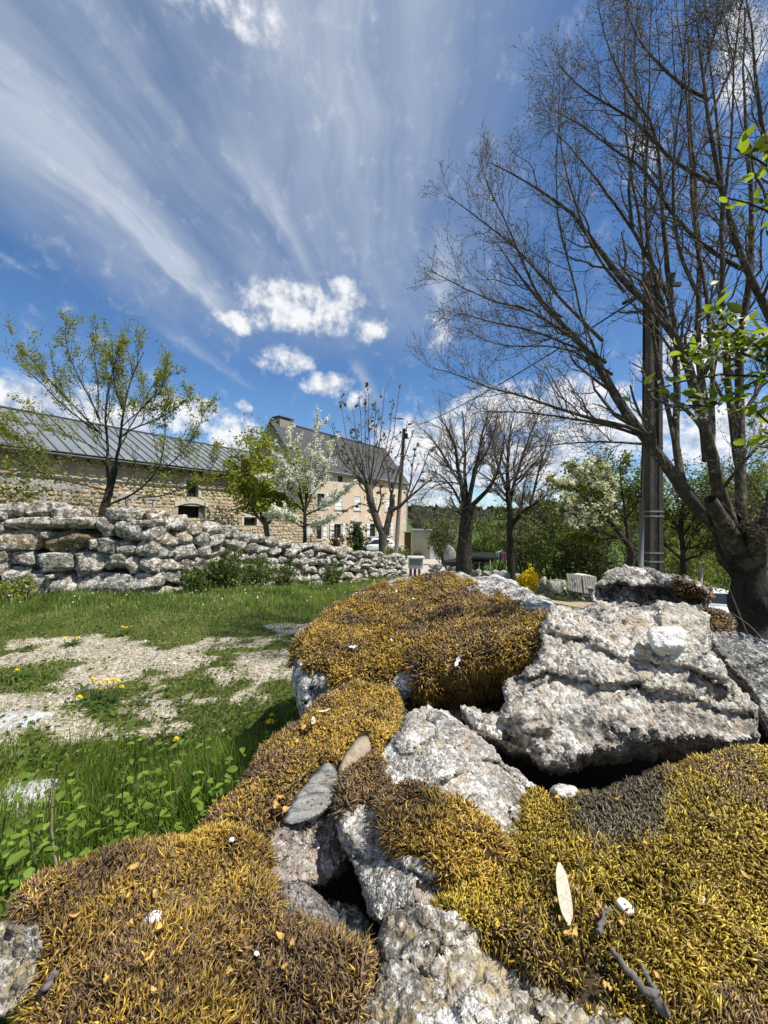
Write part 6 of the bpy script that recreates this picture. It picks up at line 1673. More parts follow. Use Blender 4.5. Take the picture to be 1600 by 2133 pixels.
def buds(pts, rad, Lb, wb, mat, parent, rg):
    tip = pts[:, -1]; d = pts[:, -1] - pts[:, -2]; d /= np.linalg.norm(d, axis=1, keepdims=True)
    n = len(tip); L_ = Lb * rg.uniform(.6, 1.3, n)
    a = np.cross(d, rg.normal(size=(n, 3))); a /= np.linalg.norm(a, axis=1, keepdims=True); b = np.cross(d, a)
    m_ = tip + d * (L_ * .4)[:, None]; wv = (wb * rg.uniform(.7, 1.3, n))[:, None]
    V = np.stack([tip, m_ + a * wv, m_ - a * wv * .5 + b * wv * .87, m_ - a * wv * .5 - b * wv * .87, tip + d * L_[:, None]], 1).reshape(-1, 3)
    o = (np.arange(n) * 5)[:, None]
    T = np.concatenate([o + np.array([t_]) for t_ in ([0, 2, 1], [0, 3, 2], [0, 1, 3], [4, 1, 2], [4, 2, 3], [4, 3, 1])])
    ob = link('buds', mesh_np('buds', V, [T], mat), parent); ob['kind'] = 'stuff'
M_BUD = simple('bud', (.16, .125, .07), .7, .35, 40)
buds(np.concatenate([c3[0], cc2[0][:, -3:]]), None, .016, .0032, M_BUD, bt, rgb)

# ---- generic tree
def gtree(label, cat, base, trunk, d, w, limbs=None, auto=None, lv=(8, 7, 5), ln=(.45, .5, .45), rmin=.008, name='tree', barkm=M_BARKF, twigm=M_TWIGF, leaf=None, seed=1, up=.15, bias=None, group=None, ang=(.35, .9)):
    rg = np.random.default_rng(seed)
    b = P(*base, d); gz = float(ground_z(b[0], b[1])) - .1
    r = empty(name, (b[0], b[1], min(gz, b[2])), label, cat, group)
    tp, tr_ = limb([(x, y, d) for x, y in trunk], w[0], w[1], 14, .02, rg)
    if tp[0][2] > gz: tp[0] = tp[0] + (gz - tp[0][2]) * UZ
    tmesh('trunk', [(tp[None], tr_[None], 12)], barkm, r, rough=.2)
    ls = []
    for q in (limbs or []): ls.append(limb(q[0], q[1], q[2], 12, .06, rg))
    if auto:
        n, L_, a0, a1, upc = auto[:5]
        t0 = auto[5] if len(auto) > 5 else .75
        for k in range(n):
            t_ = rg.uniform(t0, 1.0); i = min(int(t_ * 13), 12); p0 = tp[i]; az_ = k * 2.4 + rg.uniform(-.4, .4); th = rg.uniform(a0, a1)
            dv = np.array([math.cos(az_) * math.sin(th), math.sin(az_) * math.sin(th), math.cos(th)]); LL = L_ * rg.uniform(.7, 1.2) * (1.25 - .5 * t_ if t0 < .6 else 1)
            s_ = np.linspace(0, 1, 12)[:, None]
            nz = np.cumsum(rg.normal(size=(12, 3)), 0) * .045 * LL / 3.4; nz -= nz[:1]
            pts = p0 + LL * (s_ * dv + upc * s_ ** 2 * UZ) + nz
            ls.append((pts, np.maximum(tr_[i] * .62 * (1 - .85 * s_[:, 0]), rmin)))
    LP_, LR_ = np.stack([q[0] for q in ls]), np.stack([q[1] for q in ls])
    a = grow(LP_, LR_, lv[0], (.2, 1), ang, lambda Lp, t_, q: Lp * ln[0] * (.5 + .8 * q) * (1.15 - .6 * t_), 7, up, .08, .5, rmin, .4, rg, bias)
    b2 = grow(a[0], a[1], lv[1], (.15, 1), ang, lambda Lp, t_, q: Lp * ln[1] * (.5 + .8 * q) * (1.15 - .5 * t_), 5, up, .1, .55, rmin * .8, .5, rg, bias)
    tmesh('limbs', [(LP_, LR_, 7)], barkm, r, rough=.12)
    sets = [(a[0], a[1], 4), (b2[0], b2[1], 3)]
    last = b2
    if lv[2]:
        c_ = grow(b2[0], b2[1], lv[2], (.15, 1), ang, lambda Lp, t_, q: Lp * ln[2] * (.5 + .8 * q), 3, up, .12, .6, rmin * .65, .6, rg)
        sets.append((c_[0], c_[1], 3)); last = c_
    tmesh('twigs', sets, twigm, r, 'stuff')
    for lf in (leaf or []):
        src = {'last': last[0], 'mid': b2[0], 'low': a[0], 'limb': LP_}[lf.get('on', 'last')]
        leaves_on(lf['name'], src, lf['n'], lf['size'], lf['cols'], r, lf.get('mat', M_LEAF), lf['spread'], rg, aspect=lf.get('aspect', 1.6), jit=lf.get('jit', .2), sel=lf.get('sel'), tr=lf.get('tr', (.1, 1)))
    return r
d = 8.0
def L8(*pts): return [(x, y, z) for x, y, z in pts]
gtree('airy young tree with tiny fresh yellow green leaves behind the dry stone wall', 'tree', (212, 1085), [(208, 1095), (216, 1065), (226, 1030), (233, 1000), (240, 972)], 8.0, (19, 12),
  [([(240, 975, 8), (250, 930, 8), (253, 890, 8), (254, 852, 8), (266, 796, 8), (274, 772, 8), (296, 728, 8)], 6.6, 1.4), ([(254, 852, 8), (240, 796, 7.8), (238, 764, 7.7), (252, 715, 7.6)], 3.1, 1.1),
   ([(228, 1015, 8), (224, 976, 8.1), (218, 940, 8.2), (208, 890, 8.3), (205, 850, 8.3), (218, 804, 8.3), (226, 764, 8.3), (220, 700, 8.3)], 6.6, 1.4), ([(205, 850, 8.3), (206, 800, 8.5), (198, 750, 8.6), (190, 705, 8.7)], 3.1, 1.1),
   ([(209, 905, 8.2), (170, 860, 8), (124, 816, 7.9), (90, 776, 7.8), (60, 740, 7.8), (28, 720, 7.7)], 3.6, 1.1), ([(205, 900, 8.3), (146, 856, 8.4), (108, 820, 8.5), (76, 788, 8.6), (34, 764, 8.7)], 3.6, 1.1),
   ([(206, 870, 8.3), (192, 850, 8.2), (176, 812, 8.2), (152, 772, 8.1), (138, 736, 8.1), (130, 704, 8.1), (134, 676, 8.1)], 3.6, 1.1), ([(253, 910, 8), (284, 890, 7.8), (320, 876, 7.7), (370, 850, 7.6), (395, 820, 7.6)], 3.6, 1.1),
   ([(216, 1055, 8), (250, 1040, 7.8), (288, 1036, 7.7), (320, 1004, 7.6), (342, 960, 7.6), (340, 890, 7.6), (352, 820, 7.6)], 5.1, 1.1), ([(222, 1022, 8), (200, 1014, 7.8), (160, 1008, 7.6), (108, 998, 7.5), (60, 968, 7.4), (20, 934, 7.4), (-30, 900, 7.4)], 3.6, 1.1),
   ([(288, 1036, 7.7), (340, 1035, 7.6), (390, 1015, 7.5), (430, 985, 7.5), (450, 950, 7.5)], 3.1, 1.1), ([(330, 990, 7.6), (380, 940, 7.5), (420, 890, 7.5), (440, 840, 7.5)], 2.5, 1.1), ([(250, 930, 8), (290, 850, 8.3), (320, 790, 8.5), (345, 760, 8.6)], 3.1, 1.1),
   ([(240, 965, 8), (190, 930, 7.6), (130, 900, 7.5), (70, 880, 7.4), (20, 870, 7.4)], 2.5, 1.1), ([(253, 890, 8), (300, 840, 7.6), (335, 800, 7.5), (350, 770, 7.5)], 2.5, 1.1), ([(108, 998, 7.5), (80, 960, 7.4), (50, 930, 7.4), (10, 900, 7.4)], 2.0, 1.1)],
  lv=(13, 8, 0), ln=(.34, .42, .4), rmin=.0034, barkm=M_BARKD, twigm=M_BARK, name='young_elm', seed=4, up=.12, bias=(0, 0, .25),
  leaf=[dict(name='leaves', n=16000, size=.028, cols=YGRN + [(.22, .24, .07)], spread=.035)])
gtree('leafy round tree in fresh yellow green at the corner of barn and farmhouse', 'tree', (556, 1120), [(557, 1122), (555, 1100), (549, 1072)], 26, (13, 10), None, (15, 3.7, .15, 1.1, .25, .4), lv=(7, 5, 3), ln=(.45, .5, .4), rmin=.012, name='maple_tree', seed=9,
  leaf=[dict(name='leaves', n=8500, size=.16, cols=YGRN + [(.30, .31, .04)], spread=.2)])
gtree('slender pear tree covered in white blossom before the farmhouse', 'tree', (634, 1145), [(634, 1150), (635, 1110), (635, 1072)], 20, (9, 7),
  [([(635, 1072, 20), (637, 1020, 20), (640, 960, 20), (655, 905, 20), (660, 872, 20)], 6, 2), ([(635, 1072, 20), (622, 1010, 19.5), (605, 950, 19.3), (598, 890, 19.2)], 5, 2), ([(636, 1065, 20), (655, 1010, 20.4), (680, 960, 20.6), (692, 915, 20.7)], 5, 2),
   ([(634, 1068, 20), (600, 1030, 19.5), (565, 985, 19.3), (545, 990, 19.2)], 4, 2), ([(637, 1073, 20), (665, 1062, 19.8), (700, 1040, 19.5), (728, 1012, 19.3)], 4, 2), ([(634, 1060, 20), (610, 1000, 20.6), (585, 950, 21)], 4, 2), ([(634, 1092, 20), (600, 1070, 19.3), (570, 1060, 19)], 4, 1.6),
   ([(634, 1100, 20), (604, 1085, 20), (560, 1075, 20.2)], 3, 1.5), ([(636, 1050, 20), (650, 985, 19.5), (672, 940, 19.3)], 4, 2), ([(636, 1095, 20), (660, 1088, 19.6), (690, 1078, 19.4)], 3, 1.4)],
  lv=(11, 4, 0), ln=(.30, .4, .4), rmin=.008, name='blossoming_pear', barkm=M_BARKD, seed=12, up=.2,
  leaf=[dict(name='blossom', n=6500, size=.075, cols=WHT, spread=.06, mat=M_PETAL, on='low', jit=.08), dict(name='blossom', n=2600, size=.08, cols=WHT, spread=.06, mat=M_PETAL, on='limb', jit=.08, tr=(.3, 1)), dict(name='leaves', n=900, size=.07, cols=OLV, spread=.08, on='low')])
SH = []
rga = np.random.default_rng(31)
for tx_, ty_ in ((711, 832), (690, 880), (735, 850), (748, 826), (766, 806), (782, 840), (796, 812), (815, 850), (833, 822), (725, 900), (760, 850), (700, 935), (845, 890), (690, 905), (788, 880), (742, 880)):
    SH.append(([(770 + rga.uniform(-7, 7), 1022, 24), (770 + (tx_ - 770) * .35, 985, 24), (770 + (tx_ - 770) * .75, 930 if ty_ < 880 else 960, 24 + rga.uniform(-1.5, 1.5)), (tx_, ty_, 24 + rga.uniform(-2, 2))], 3.2, .9))
SH += [([(797, 1112, 24), (788, 1085, 24), (779, 1061, 24), (772, 1034, 24), (769, 1012, 24)], 16, 15), ([(800, 1112, 24), (809, 1080, 24), (814, 1061, 24), (816, 1030, 24)], 14, 11), ([(814, 1061, 24), (837, 1058, 23.8), (846, 1043, 23.6), (874, 1020, 23.4), (905, 992, 23.2)], 9, 2),
       ([(846, 1043, 23.6), (870, 1000, 23.5), (885, 960, 23.5), (895, 930, 23.5)], 4, 1.5), ([(816, 1030, 24), (830, 980, 24), (850, 930, 24), (860, 900, 24)], 5, 1.5), ([(816, 1030, 24), (812, 980, 24), (800, 930, 24)], 5, 1.5), ([(772, 1034, 24), (745, 1010, 23.5), (735, 970, 23.2), (712, 925, 23)], 4, 1.5),
       ([(779, 1061, 24), (752, 1048, 23.5), (722, 1060, 23.2), (705, 1078, 23)], 3, 1.2), ([(846, 1043, 23.6), (858, 1000, 24), (860, 960, 24.3), (868, 925, 24.5)], 4, 1.5), ([(783, 1075, 24), (795, 1040, 23.6), (790, 1005, 23.5)], 5, 2)]
gtree('bare pollarded ash with hanging seed tufts between the white car and the lamp pole', 'tree', (797, 1160), [(797, 1168), (797, 1140), (799, 1110)], 24, (18, 17), SH, lv=(6, 5, 0), ln=(.24, .45, .4), rmin=.008, name='pollard_tree', barkm=M_BARKF, seed=14, up=.12,
  leaf=[dict(name='seed_tufts', n=520, size=.15, cols=[(.13, .10, .06), (.20, .16, .10), (.09, .07, .05)], spread=.05, on='low', tr=(.5, 1))])
gtree('old bare pollard with a thick knotted trunk behind the largest boulder', 'tree', (968, 1200), [(967, 1215), (968, 1180), (966, 1150), (970, 1120), (974, 1085), (974, 1052)], 16, (40, 24),
  [([(968, 1055, 16), (957, 1000, 16), (947, 935, 15.8), (930, 895, 15.6), (908, 868, 15.5)], 12, 2), ([(975, 1052, 16), (985, 985, 16.2), (1000, 910, 16.5), (1012, 860, 16.6)], 12, 2), ([(980, 1056, 16), (1008, 1028, 15.7), (1030, 1000, 15.5), (1045, 945, 15.4), (1052, 900, 15.4)], 11, 2),
   ([(965, 1060, 16), (945, 1020, 15.6), (920, 990, 15.3), (895, 980, 15.2)], 7, 2), ([(972, 1050, 16), (970, 980, 16.5), (965, 900, 17), (960, 855, 17)], 9, 2), ([(958, 1005, 16), (930, 960, 16.5), (905, 920, 16.8), (885, 900, 17)], 6, 2), ([(985, 985, 16.2), (1015, 940, 16), (1030, 890, 16), (1035, 860, 16)], 6, 2), ([(966, 1075, 16), (950, 1060, 15.5), (940, 1035, 15.3)], 7, 2), ([(968, 1010, 16), (940, 1000, 15.4), (900, 1010, 15.2), (880, 1035, 15.1)], 4, 1.5)],
  lv=(13, 8, 5), ln=(.42, .46, .45), rmin=.0062, name='pollard_tree', barkm=M_BARKD, seed=16, up=.1)
gtree('bare forked tree with reddish buds right of the thick knotted pollard', 'tree', (1065, 1200), [(1066, 1215), (1064, 1170), (1062, 1120), (1062, 1088)], 18.5, (17, 14),
  [([(1062, 1090, 18.5), (1056, 1040, 18.5), (1050, 970, 18.5), (1058, 905, 18.5), (1066, 860, 18.5)], 13, 2), ([(1068, 1092, 18.5), (1085, 1070, 18.2), (1105, 1053, 18), (1130, 1045, 17.8), (1150, 1020, 17.8)], 10, 2), ([(1060, 1060, 18.5), (1076, 1000, 18.8), (1095, 930, 19), (1118, 872, 19)], 9, 2),
   ([(1054, 1020, 18.5), (1035, 960, 18.2), (1022, 905, 18), (1015, 870, 18)], 7, 2), ([(1105, 1053, 18), (1120, 1000, 18.2), (1138, 950, 18.4), (1150, 900, 18.4)], 6, 2), ([(1056, 1045, 18.5), (1030, 1020, 18), (1005, 1010, 17.8)], 5, 2), ([(1076, 1000, 18.8), (1110, 970, 19.2), (1145, 950, 19.4)], 5, 2), ([(1085, 1070, 18.2), (1090, 1030, 17.7), (1100, 985, 17.5)], 5, 2)],
  lv=(13, 8, 5), ln=(.42, .46, .45), rmin=.0068, name='bare_tree', barkm=M_BARKD, twigm=simple('reddish_twigs', (.15, .105, .08), .9, .25, 4), seed=18, up=.1)
gtree('small pollard with a brown twig head in the thicket', 'tree', (1121, 1165), [(1122, 1170), (1122, 1130), (1119, 1108), (1113, 1095)], 28, (11, 9), None, (9, 2.9, .2, 1.2, .1, .8), lv=(8, 6, 3), ln=(.4, .45, .4), rmin=.014, name='pollard_tree', barkm=M_BARKD, twigm=simple('brown_twigs', (.14, .095, .055), .9, .25, 4), seed=19,
  leaf=[dict(name='leaves', n=700, size=.12, cols=OLV, spread=.1)])
gtree('leaning hawthorn with dark crooked trunk and creamy blossom left of the pylon', 'tree', (1313, 1190), [(1312, 1205), (1314, 1172), (1317, 1150), (1304, 1128)], 13, (15, 12),
  [([(1304, 1130, 13), (1270, 1092, 13), (1240, 1062, 13), (1215, 1038, 13), (1175, 1010, 13)], 9, 2), ([(1312, 1140, 13), (1303, 1080, 13.2), (1298, 1020, 13.4), (1290, 960, 13.5)], 8, 2), ([(1270, 1092, 13), (1245, 1040, 12.6), (1220, 990, 12.4), (1195, 965, 12.3)], 5, 2), ([(1303, 1080, 13.2), (1260, 1020, 13.6), (1230, 975, 13.8)], 5, 2), ([(1300, 1125, 13), (1250, 1110, 12.7), (1200, 1080, 12.5), (1165, 1050, 12.4)], 5, 2), ([(1310, 1130, 13), (1335, 1080, 13.4), (1345, 1020, 13.6), (1330, 960, 13.7)], 6, 2), ([(1300, 1090, 13), (1330, 1050, 12.6), (1350, 1000, 12.5)], 4, 2), ([(1290, 1118, 13), (1240, 1125, 13.3), (1190, 1115, 13.4)], 4, 1.5)],
  lv=(9, 6, 3), ln=(.34, .45, .4), rmin=.007, name='hawthorn_tree', barkm=M_BARKD, twigm=M_BARKD, seed=22, up=.08,
  leaf=[dict(name='leaves', n=7000, size=.065, cols=OLV + GRN, spread=.08), dict(name='blossom', n=16000, size=.072, cols=[(.82, .81, .68), (.72, .73, .58), (.84, .84, .76)], spread=.07, mat=M_PETAL, sel=lambda c: (proj(c)[0] < 1290) & (proj(c)[1] < 1100) & (proj(c)[1] > 955) & (fbm(c * 1.1, 2) > -.12))])
for k, (bx, d_, ht, sd, lab, cols) in enumerate(((1420, 13.5, 200, 41, 'light leaved tree directly behind the pylon', GRN + OLV), (1530, 15, 260, 42, 'spreading tree with pale leaves behind the big bare trunk', YGRN + OLV + GRN), (1640, 12, 260, 43, 'leafy tree at the right edge behind the big bare tree', GRN + OLV), (1240, 22, 210, 44, 'tall dark green tree behind the white blossomed hawthorn', DGRN + OLV))):
    gtree(lab, 'tree', (bx, 1200), [(bx, 1215), (bx + 4, 1160), (bx - 3, 1110), (bx + 2, 1060)], d_, (13, 8), None, (12, ht * .55 * d_ / F, .2, 1.35, .1, .35), lv=(8, 6, 4), ln=(.42, .48, .45), rmin=.008, name='leafy_tree', barkm=M_BARKD, twigm=M_BARKD, seed=sd, leaf=[dict(name='leaves', n=5200, size=.0044 * d_, cols=cols, spread=.010 * d_)])

# ---- shrubs and thicket
def shrub(name, label, px, py, d_, wpx, hpx, cols, n, ls, stems=14, seed=1, cat='shrub', group=None, twig=M_BARKF, rmin=.007, spread=.08, mat=M_LEAF, shape=1.0, lv=6, aspect=1.6, leafname='leaves', tr=(.2, 1)):
    rg = np.random.default_rng(seed)
    b = P(px, py, d_); s_ = d_ / F
    gz = float(ground_z(b[0], b[1])); b[2] = min(b[2], gz + .05) if abs(b[2] - gz) < 2.5 else b[2]
    hh = hpx * s_ + max(0, P(px, py, d_)[2] - b[2])
    r = empty(name, b, label, cat, group)
    t_ = np.linspace(0, 1, 9)[None, :, None]
    az_ = rg.uniform(0, 6.283, stems); rad = np.sqrt(rg.random(stems)) * wpx * s_ / 2
    base = b + np.stack([np.cos(az_) * rad * .35, np.sin(az_) * rad * .35, np.full(stems, -.08)], -1)
    top = b + np.stack([np.cos(az_) * rad * shape, np.sin(az_) * rad * shape, hh * rg.uniform(.65, 1.05, stems) * (1 - .35 * (rad / (wpx * s_ / 2 + 1e-6)) ** 2)], -1)
    nz = np.cumsum(rg.normal(size=(stems, 9, 3)), 1) * hh * .018; nz -= nz[:, :1]
    pts = base[:, None] * (1 - t_) + top[:, None] * t_ + nz
    rd = np.linspace(1, .4, 9)[None] * np.full((stems, 1), rmin * 1.9)
    a = grow(pts, rd, lv, (.2, 1), (.4, 1.0), lambda Lp, t2, q: Lp * (.16 + .22 * q), 5, .12, .1, .6, rmin * .7, .5, rg)
    c_ = grow(a[0], a[1], 4, (.2, 1), (.4, 1.0), lambda Lp, t2, q: Lp * (.25 + .3 * q), 3, .1, .1, .6, rmin * .5, .6, rg)
    tmesh('stems', [(pts, rd, 4), (a[0], a[1], 3), (c_[0], c_[1], 3)], twig, r, 'stuff')
    if n: leaves_on(leafname, np.concatenate([c_[0], a[0][:, ::2]]), n, ls, cols, r, mat, spread, rg, tr=tr, aspect=aspect)
    return r
for k, (px, py, d_, w_, h_, cols, n, lab) in enumerate((
    (1090, 1188, 24, 70, 120, OLV, 1600, 'olive thicket shrub right behind the forked tree'), (1150, 1190, 22, 80, 130, OLV + GRN, 2000, 'olive green thicket shrub above the yellow flowers'), (1205, 1192, 21, 80, 140, OLV, 2000, 'tangled thin stemmed thicket above the pallets'),
    (1265, 1196, 20, 80, 110, DGRN + OLV, 1900, 'dark green thicket shrub above the right pallet'), (1175, 1150, 34, 110, 130, OLV, 1500, 'far olive thicket under the white blossom'), (1395, 1205, 15, 70, 80, YGRN, 1500, 'yellow green shrub right of the pylon foot'),
    (1440, 1190, 24, 110, 90, YGRN + GRN, 1800, 'bright green bushes in the meadow beyond the pylon'), (1340, 1205, 18, 90, 150, DGRN + OLV, 2000, 'dense dark shrub behind the pylon shaft'), (1570, 1200, 16, 120, 170, DGRN + GRN, 2200, 'dense green shrub behind the big trunk at the right edge'), (1040, 1150, 36, 60, 90, OLV + GRN, 1200, 'loose green shrub behind the washing line'),
    (1510, 1195, 26, 120, 170, OLV + GRN, 2200, 'pale green shrub mass in the gap left of the big trunk'))):
    shrub('thicket_shrub', lab, px, py, d_, w_, h_, cols, n, .0048 * d_, 16, 60 + k, rmin=.0006 * d_ + .002, spread=.006 * d_)
shrub('willow_bush', 'loose willowy green bush in front of the beige shed', 928, 1160, 36, 62, 88, [(.17, .20, .07), (.13, .17, .06), (.20, .22, .10)], 2200, .15, 16, 81, rmin=.02, spread=.18)
shrub('dark_bush', 'dark green bush right of the thick knotted pollard trunk', 1000, 1172, 28, 52, 78, DGRN + GRN, 2000, .12, 14, 82, rmin=.015, spread=.15)
shrub('dark_bush', 'low dark bush beside the whitish pointed boulder', 955, 1172, 27, 30, 40, DGRN, 900, .11, 10, 83, rmin=.012, spread=.12)
for k, (px, w_, h_) in enumerate(((872, 46, 66), (905, 50, 60), (940, 50, 66), (1000, 60, 60))):
    shrub('bare_brush', ('first', 'second', 'third', 'fourth')[k] + ' grey leafless brush from the farmhouse on the far slope', px, 1112, 62, w_, h_, OLV, 160, .25, 22, 90 + k, twig=simple('grey_brush', (.17, .15, .125), .9, .2, 2), rmin=.03, lv=8)
# garden by the house
shrub('conifer', 'small dark conifer before the farmhouse door', 746, 1150, 35, 34, 52, [(.03, .055, .015), (.05, .08, .02)], 1500, .16, 14, 101, rmin=.02, spread=.13, shape=.55)
shrub('red_shrub', 'small dark red leaved shrub under the second ground floor window', 703, 1142, 36, 20, 30, [(.07, .018, .02), (.11, .03, .03), (.05, .015, .015)], 500, .16, 10, 102, rmin=.02, spread=.12)
shrub('garden_plant', 'bright green tuft in the flower bed under the first window', 661, 1143, 33, 18, 15, GRN + YGRN, 400, .13, 10, 103, rmin=.012, spread=.08)
shrub('garden_plant', 'low green plant at the wall between the ash and the lamp pole', 812, 1152, 37, 22, 14, GRN + YGRN, 350, .14, 9, 104, rmin=.012, spread=.08)
shrub('garden_plant', 'low green plant at the right corner of the farmhouse', 838, 1153, 39, 26, 13, GRN + YGRN, 350, .14, 9, 105, rmin=.012, spread=.08)
shrub('garden_plant', 'pale yellow green plant before the conifer', 728, 1142, 34, 16, 18, YGRN, 250, .13, 9, 106, rmin=.012, spread=.08)
# brush and weeds near the dry stone wall
shrub('brown_brush', 'leafless brown brush behind the wall at the foot of the young tree', 180, 1085, 7.2, 110, 88, OLV + [(.12, .09, .05)], 900, .035, 34, 110, twig=simple('brown_brush', (.15, .105, .07), .9, .3, 10), rmin=.003, lv=9, spread=.03)
shrub('leafy_shrub', 'yellow green shrub behind the wall at the left edge', 10, 1060, 8.6, 130, 150, YGRN + GRN, 1400, .055, 16, 111, rmin=.004, spread=.05)
for k, (px, py, d_, w_, h_, lab) in enumerate(((452, 1228, 5.9, 66, 62, 'left clump of dark nettles growing against the dry stone wall'), (490, 1226, 6.0, 70, 84, 'tallest clump of dark nettles against the middle of the dry stone wall'), (535, 1222, 6.4, 66, 56, 'right clump of dark nettles against the dry stone wall'),
    (590, 1214, 7.0, 60, 40, 'low weeds at the foot of the wall right of the nettles'), (690, 1216, 7.6, 40, 42, 'small leafy weed at the wall foot near the largest boulder'), (20, 1250, 4.7, 90, 40, 'pale flowering weed at the wall foot by the left edge'), (400, 1232, 5.4, 50, 46, 'thin weeds at the wall foot left of the nettles'))):
    shrub('nettle_clump', lab, px, py, d_, w_, h_, (DGRN + GRN) if k != 5 else YGRN + [(.5, .5, .35)], 620 if k < 3 else 420, .034, 30, 120 + k, cat='weeds', twig=simple('weed_stem', (.07, .10, .03), .8, .2, 20), rmin=.0022, spread=.02)
stx = MB(); p = P(497, 1150, 6.1); stx.tube([p - UZ * .35, p + UZ * .3, P(492, 1035, 6.1)], [.006, .004, .003], 5); tag(stx.obj('dry_stalk', M_STICK, None, True), 'tall thin dry stalk standing above the nettles', 'stalk')
shrub('yellow_bush', 'vivid yellow flowering bush beside the sandy track', 1100, 1216, 14, 38, 27, [(.88, .66, .01), (.90, .70, .02), (.80, .55, .01)], 1500, .06, 18, 140, rmin=.006, spread=.04, mat=M_PETAL, leafname='blossom')

# ------------------------------------------------------------------ near plants with separate leaves
def leaf_mesh(name, L_, W_, mat, serr=.06, seed=0):
    rg = np.random.default_rng(seed); n = 8
    t_ = np.linspace(0, 1, n); wv = np.sin(np.pi * t_ ** .8) ** .9 * W_ / 2; wv[0] = wv[-1] = .0008
    wv = wv * (1 + serr * np.where(np.arange(n) % 2, 1, -1))
    zc_ = -.25 * L_ * t_ ** 2 + .05 * L_
    mid_ = np.stack([t_ * L_, 0 * t_, zc_ - .012 * L_], -1)
    l_ = np.stack([t_ * L_ + .02 * L_, wv, zc_ + .22 * wv], -1); r_ = np.stack([t_ * L_ + .02 * L_, -wv, zc_ + .22 * wv], -1)
    V = np.concatenate([l_, mid_, r_]); i_ = np.arange(3 * n).reshape(3, n)
    q = np.stack([i_[:-1, :-1], i_[1:, :-1], i_[1:, 1:], i_[:-1, 1:]], -1).reshape(-1, 4)
    return mesh_np(name, V, [q], mat)
M_BRAM = leafmat('bramble_leaf', .4, .45, False, (.17, .26, .035), var=.45)
M_SPRIG = leafmat('sprig_leaf', .5, .4, False, (.19, .26, .03), var=.75, spec=.4)
BLEAF = [leaf_mesh('leaf', .026, .015, M_BRAM, .07, k) for k in range(3)]
SLEAF = [leaf_mesh('leaf', .048, .023, M_SPRIG, .02, k) for k in range(3)]
def put_leaf(parent, me, p, dirv, nrm, sc):
    x = dirv / np.linalg.norm(dirv); z = nrm - x * np.dot(nrm, x); z /= np.linalg.norm(z); y = np.cross(z, x)
    o = bpy.data.objects.new('leaf', me); COL.objects.link(o); o.parent = parent
    m4 = Matrix(((x[0] * sc, y[0] * sc, z[0] * sc, p[0]), (x[1] * sc, y[1] * sc, z[1] * sc, p[1]), (x[2] * sc, y[2] * sc, z[2] * sc, p[2]), (0, 0, 0, 1)))
    o.matrix_parent_inverse = Matrix.Translation(-parent.location); o.matrix_basis = m4
M_GSTEM = simple('green_stem', (.10, .12, .04), .7, .3, 40)
M_CANE = simple('pale_cane', (.30, .24, .17), .8, .3, 60)
rgp = np.random.default_rng(55)
BR = [(118, 1590, 1.02, 'tall', 16), (60, 1735, .95, 0, 13), (25, 1800, .85, 0, 13), (150, 1810, .78, 0, 12), (22, 1880, .74, 0, 10), (85, 1690, 1.05, 0, 12), (195, 1795, .82, 0, 9), (255, 1640, 1.15, 0, 12), (285, 1590, 1.25, 0, 12), (335, 1640, 1.1, 0, 11), (400, 1610, 1.15, 0, 12), (455, 1650, 1.0, 0, 11), (485, 1590, 1.15, 0, 11), (525, 1560, 1.2, 0, 10),
      (310, 1545, 1.4, 0, 10), (365, 1555, 1.4, 0, 10), (555, 1535, 1.3, 0, 8), (235, 1700, 1.0, 0, 10), (425, 1545, 1.4, 0, 10), (10, 1700, 1.1, 0, 10), (110, 1840, .74, 0, 10), (500, 1620, 1.05, 0, 8)]
WHERE = ['tall bramble cane with a pale stem at the left edge', 'bramble below the pale cane near the left edge', 'bramble in the lower left corner above the whitish rock', 'bramble spilling onto the left hand moss mat', 'lowest bramble at the left edge', 'bramble around the foot of the pale flat rock', 'small bramble at the corner of the left hand moss mat', 'leafy plant in the tall grass right of the pale cane', 'leafy plant in the middle of the tall grass patch', 'leafy plant low in the tall grass above the moss', 'leafy plant under the lone dandelion', 'leafy plant beside the sloping moss', 'leafy plant right of the lone dandelion', 'leafy plant below the double dandelion',
         'leafy plant at the upper left of the tall grass', 'leafy plant just left of the lone dandelion', 'leafy plant touching the largest boulder', 'leafy plant deep in the grass left of the moss', 'leafy plant between the two dandelions', 'bramble leaves above the pale flat rock at the left edge', 'bramble sprig before the left hand moss mat', 'small leafy plant hugging the sloping moss']
for k, (px, py, d_, tall, nl) in enumerate(BR):
    tp = P(px, py, d_); gz = float(ground_z(tp[0], tp[1]))
    r = empty('bramble_plant', (tp[0], tp[1] + .03, gz), WHERE[k], 'plant', 'leafy plants in the long grass')
    base = np.array([tp[0] + rgp.uniform(-.03, .03), tp[1] + .03, gz - .02])
    h_ = tp[2] - gz
    mb = MB(); sp = resample([base, base * .5 + tp * .5 + rgp.normal(size=3) * .012, tp], 8); mb.tube(sp, np.linspace(.004 if tall else .0026, .0018, 8), 6); mb.obj('stem', M_CANE if tall else M_GSTEM, r, True)
    for j in range(int(nl * 2.2)):
        t_ = rgp.uniform(.35, 1) if tall or h_ < .35 else rgp.uniform(.55, 1)
        q = sp[0] * (1 - t_) + sp[-1] * t_ + rgp.normal(size=3) * np.array([.035, .035, .02])
        az_ = rgp.uniform(0, 6.283); dv = np.array([math.cos(az_), math.sin(az_), rgp.uniform(-.2, .5)])
        put_leaf(r, BLEAF[rgp.integers(3)], q, dv, UZ + rgp.normal(size=3) * .35, rgp.uniform(.65, 1.35) * (1.15 if d_ < .9 else 1))
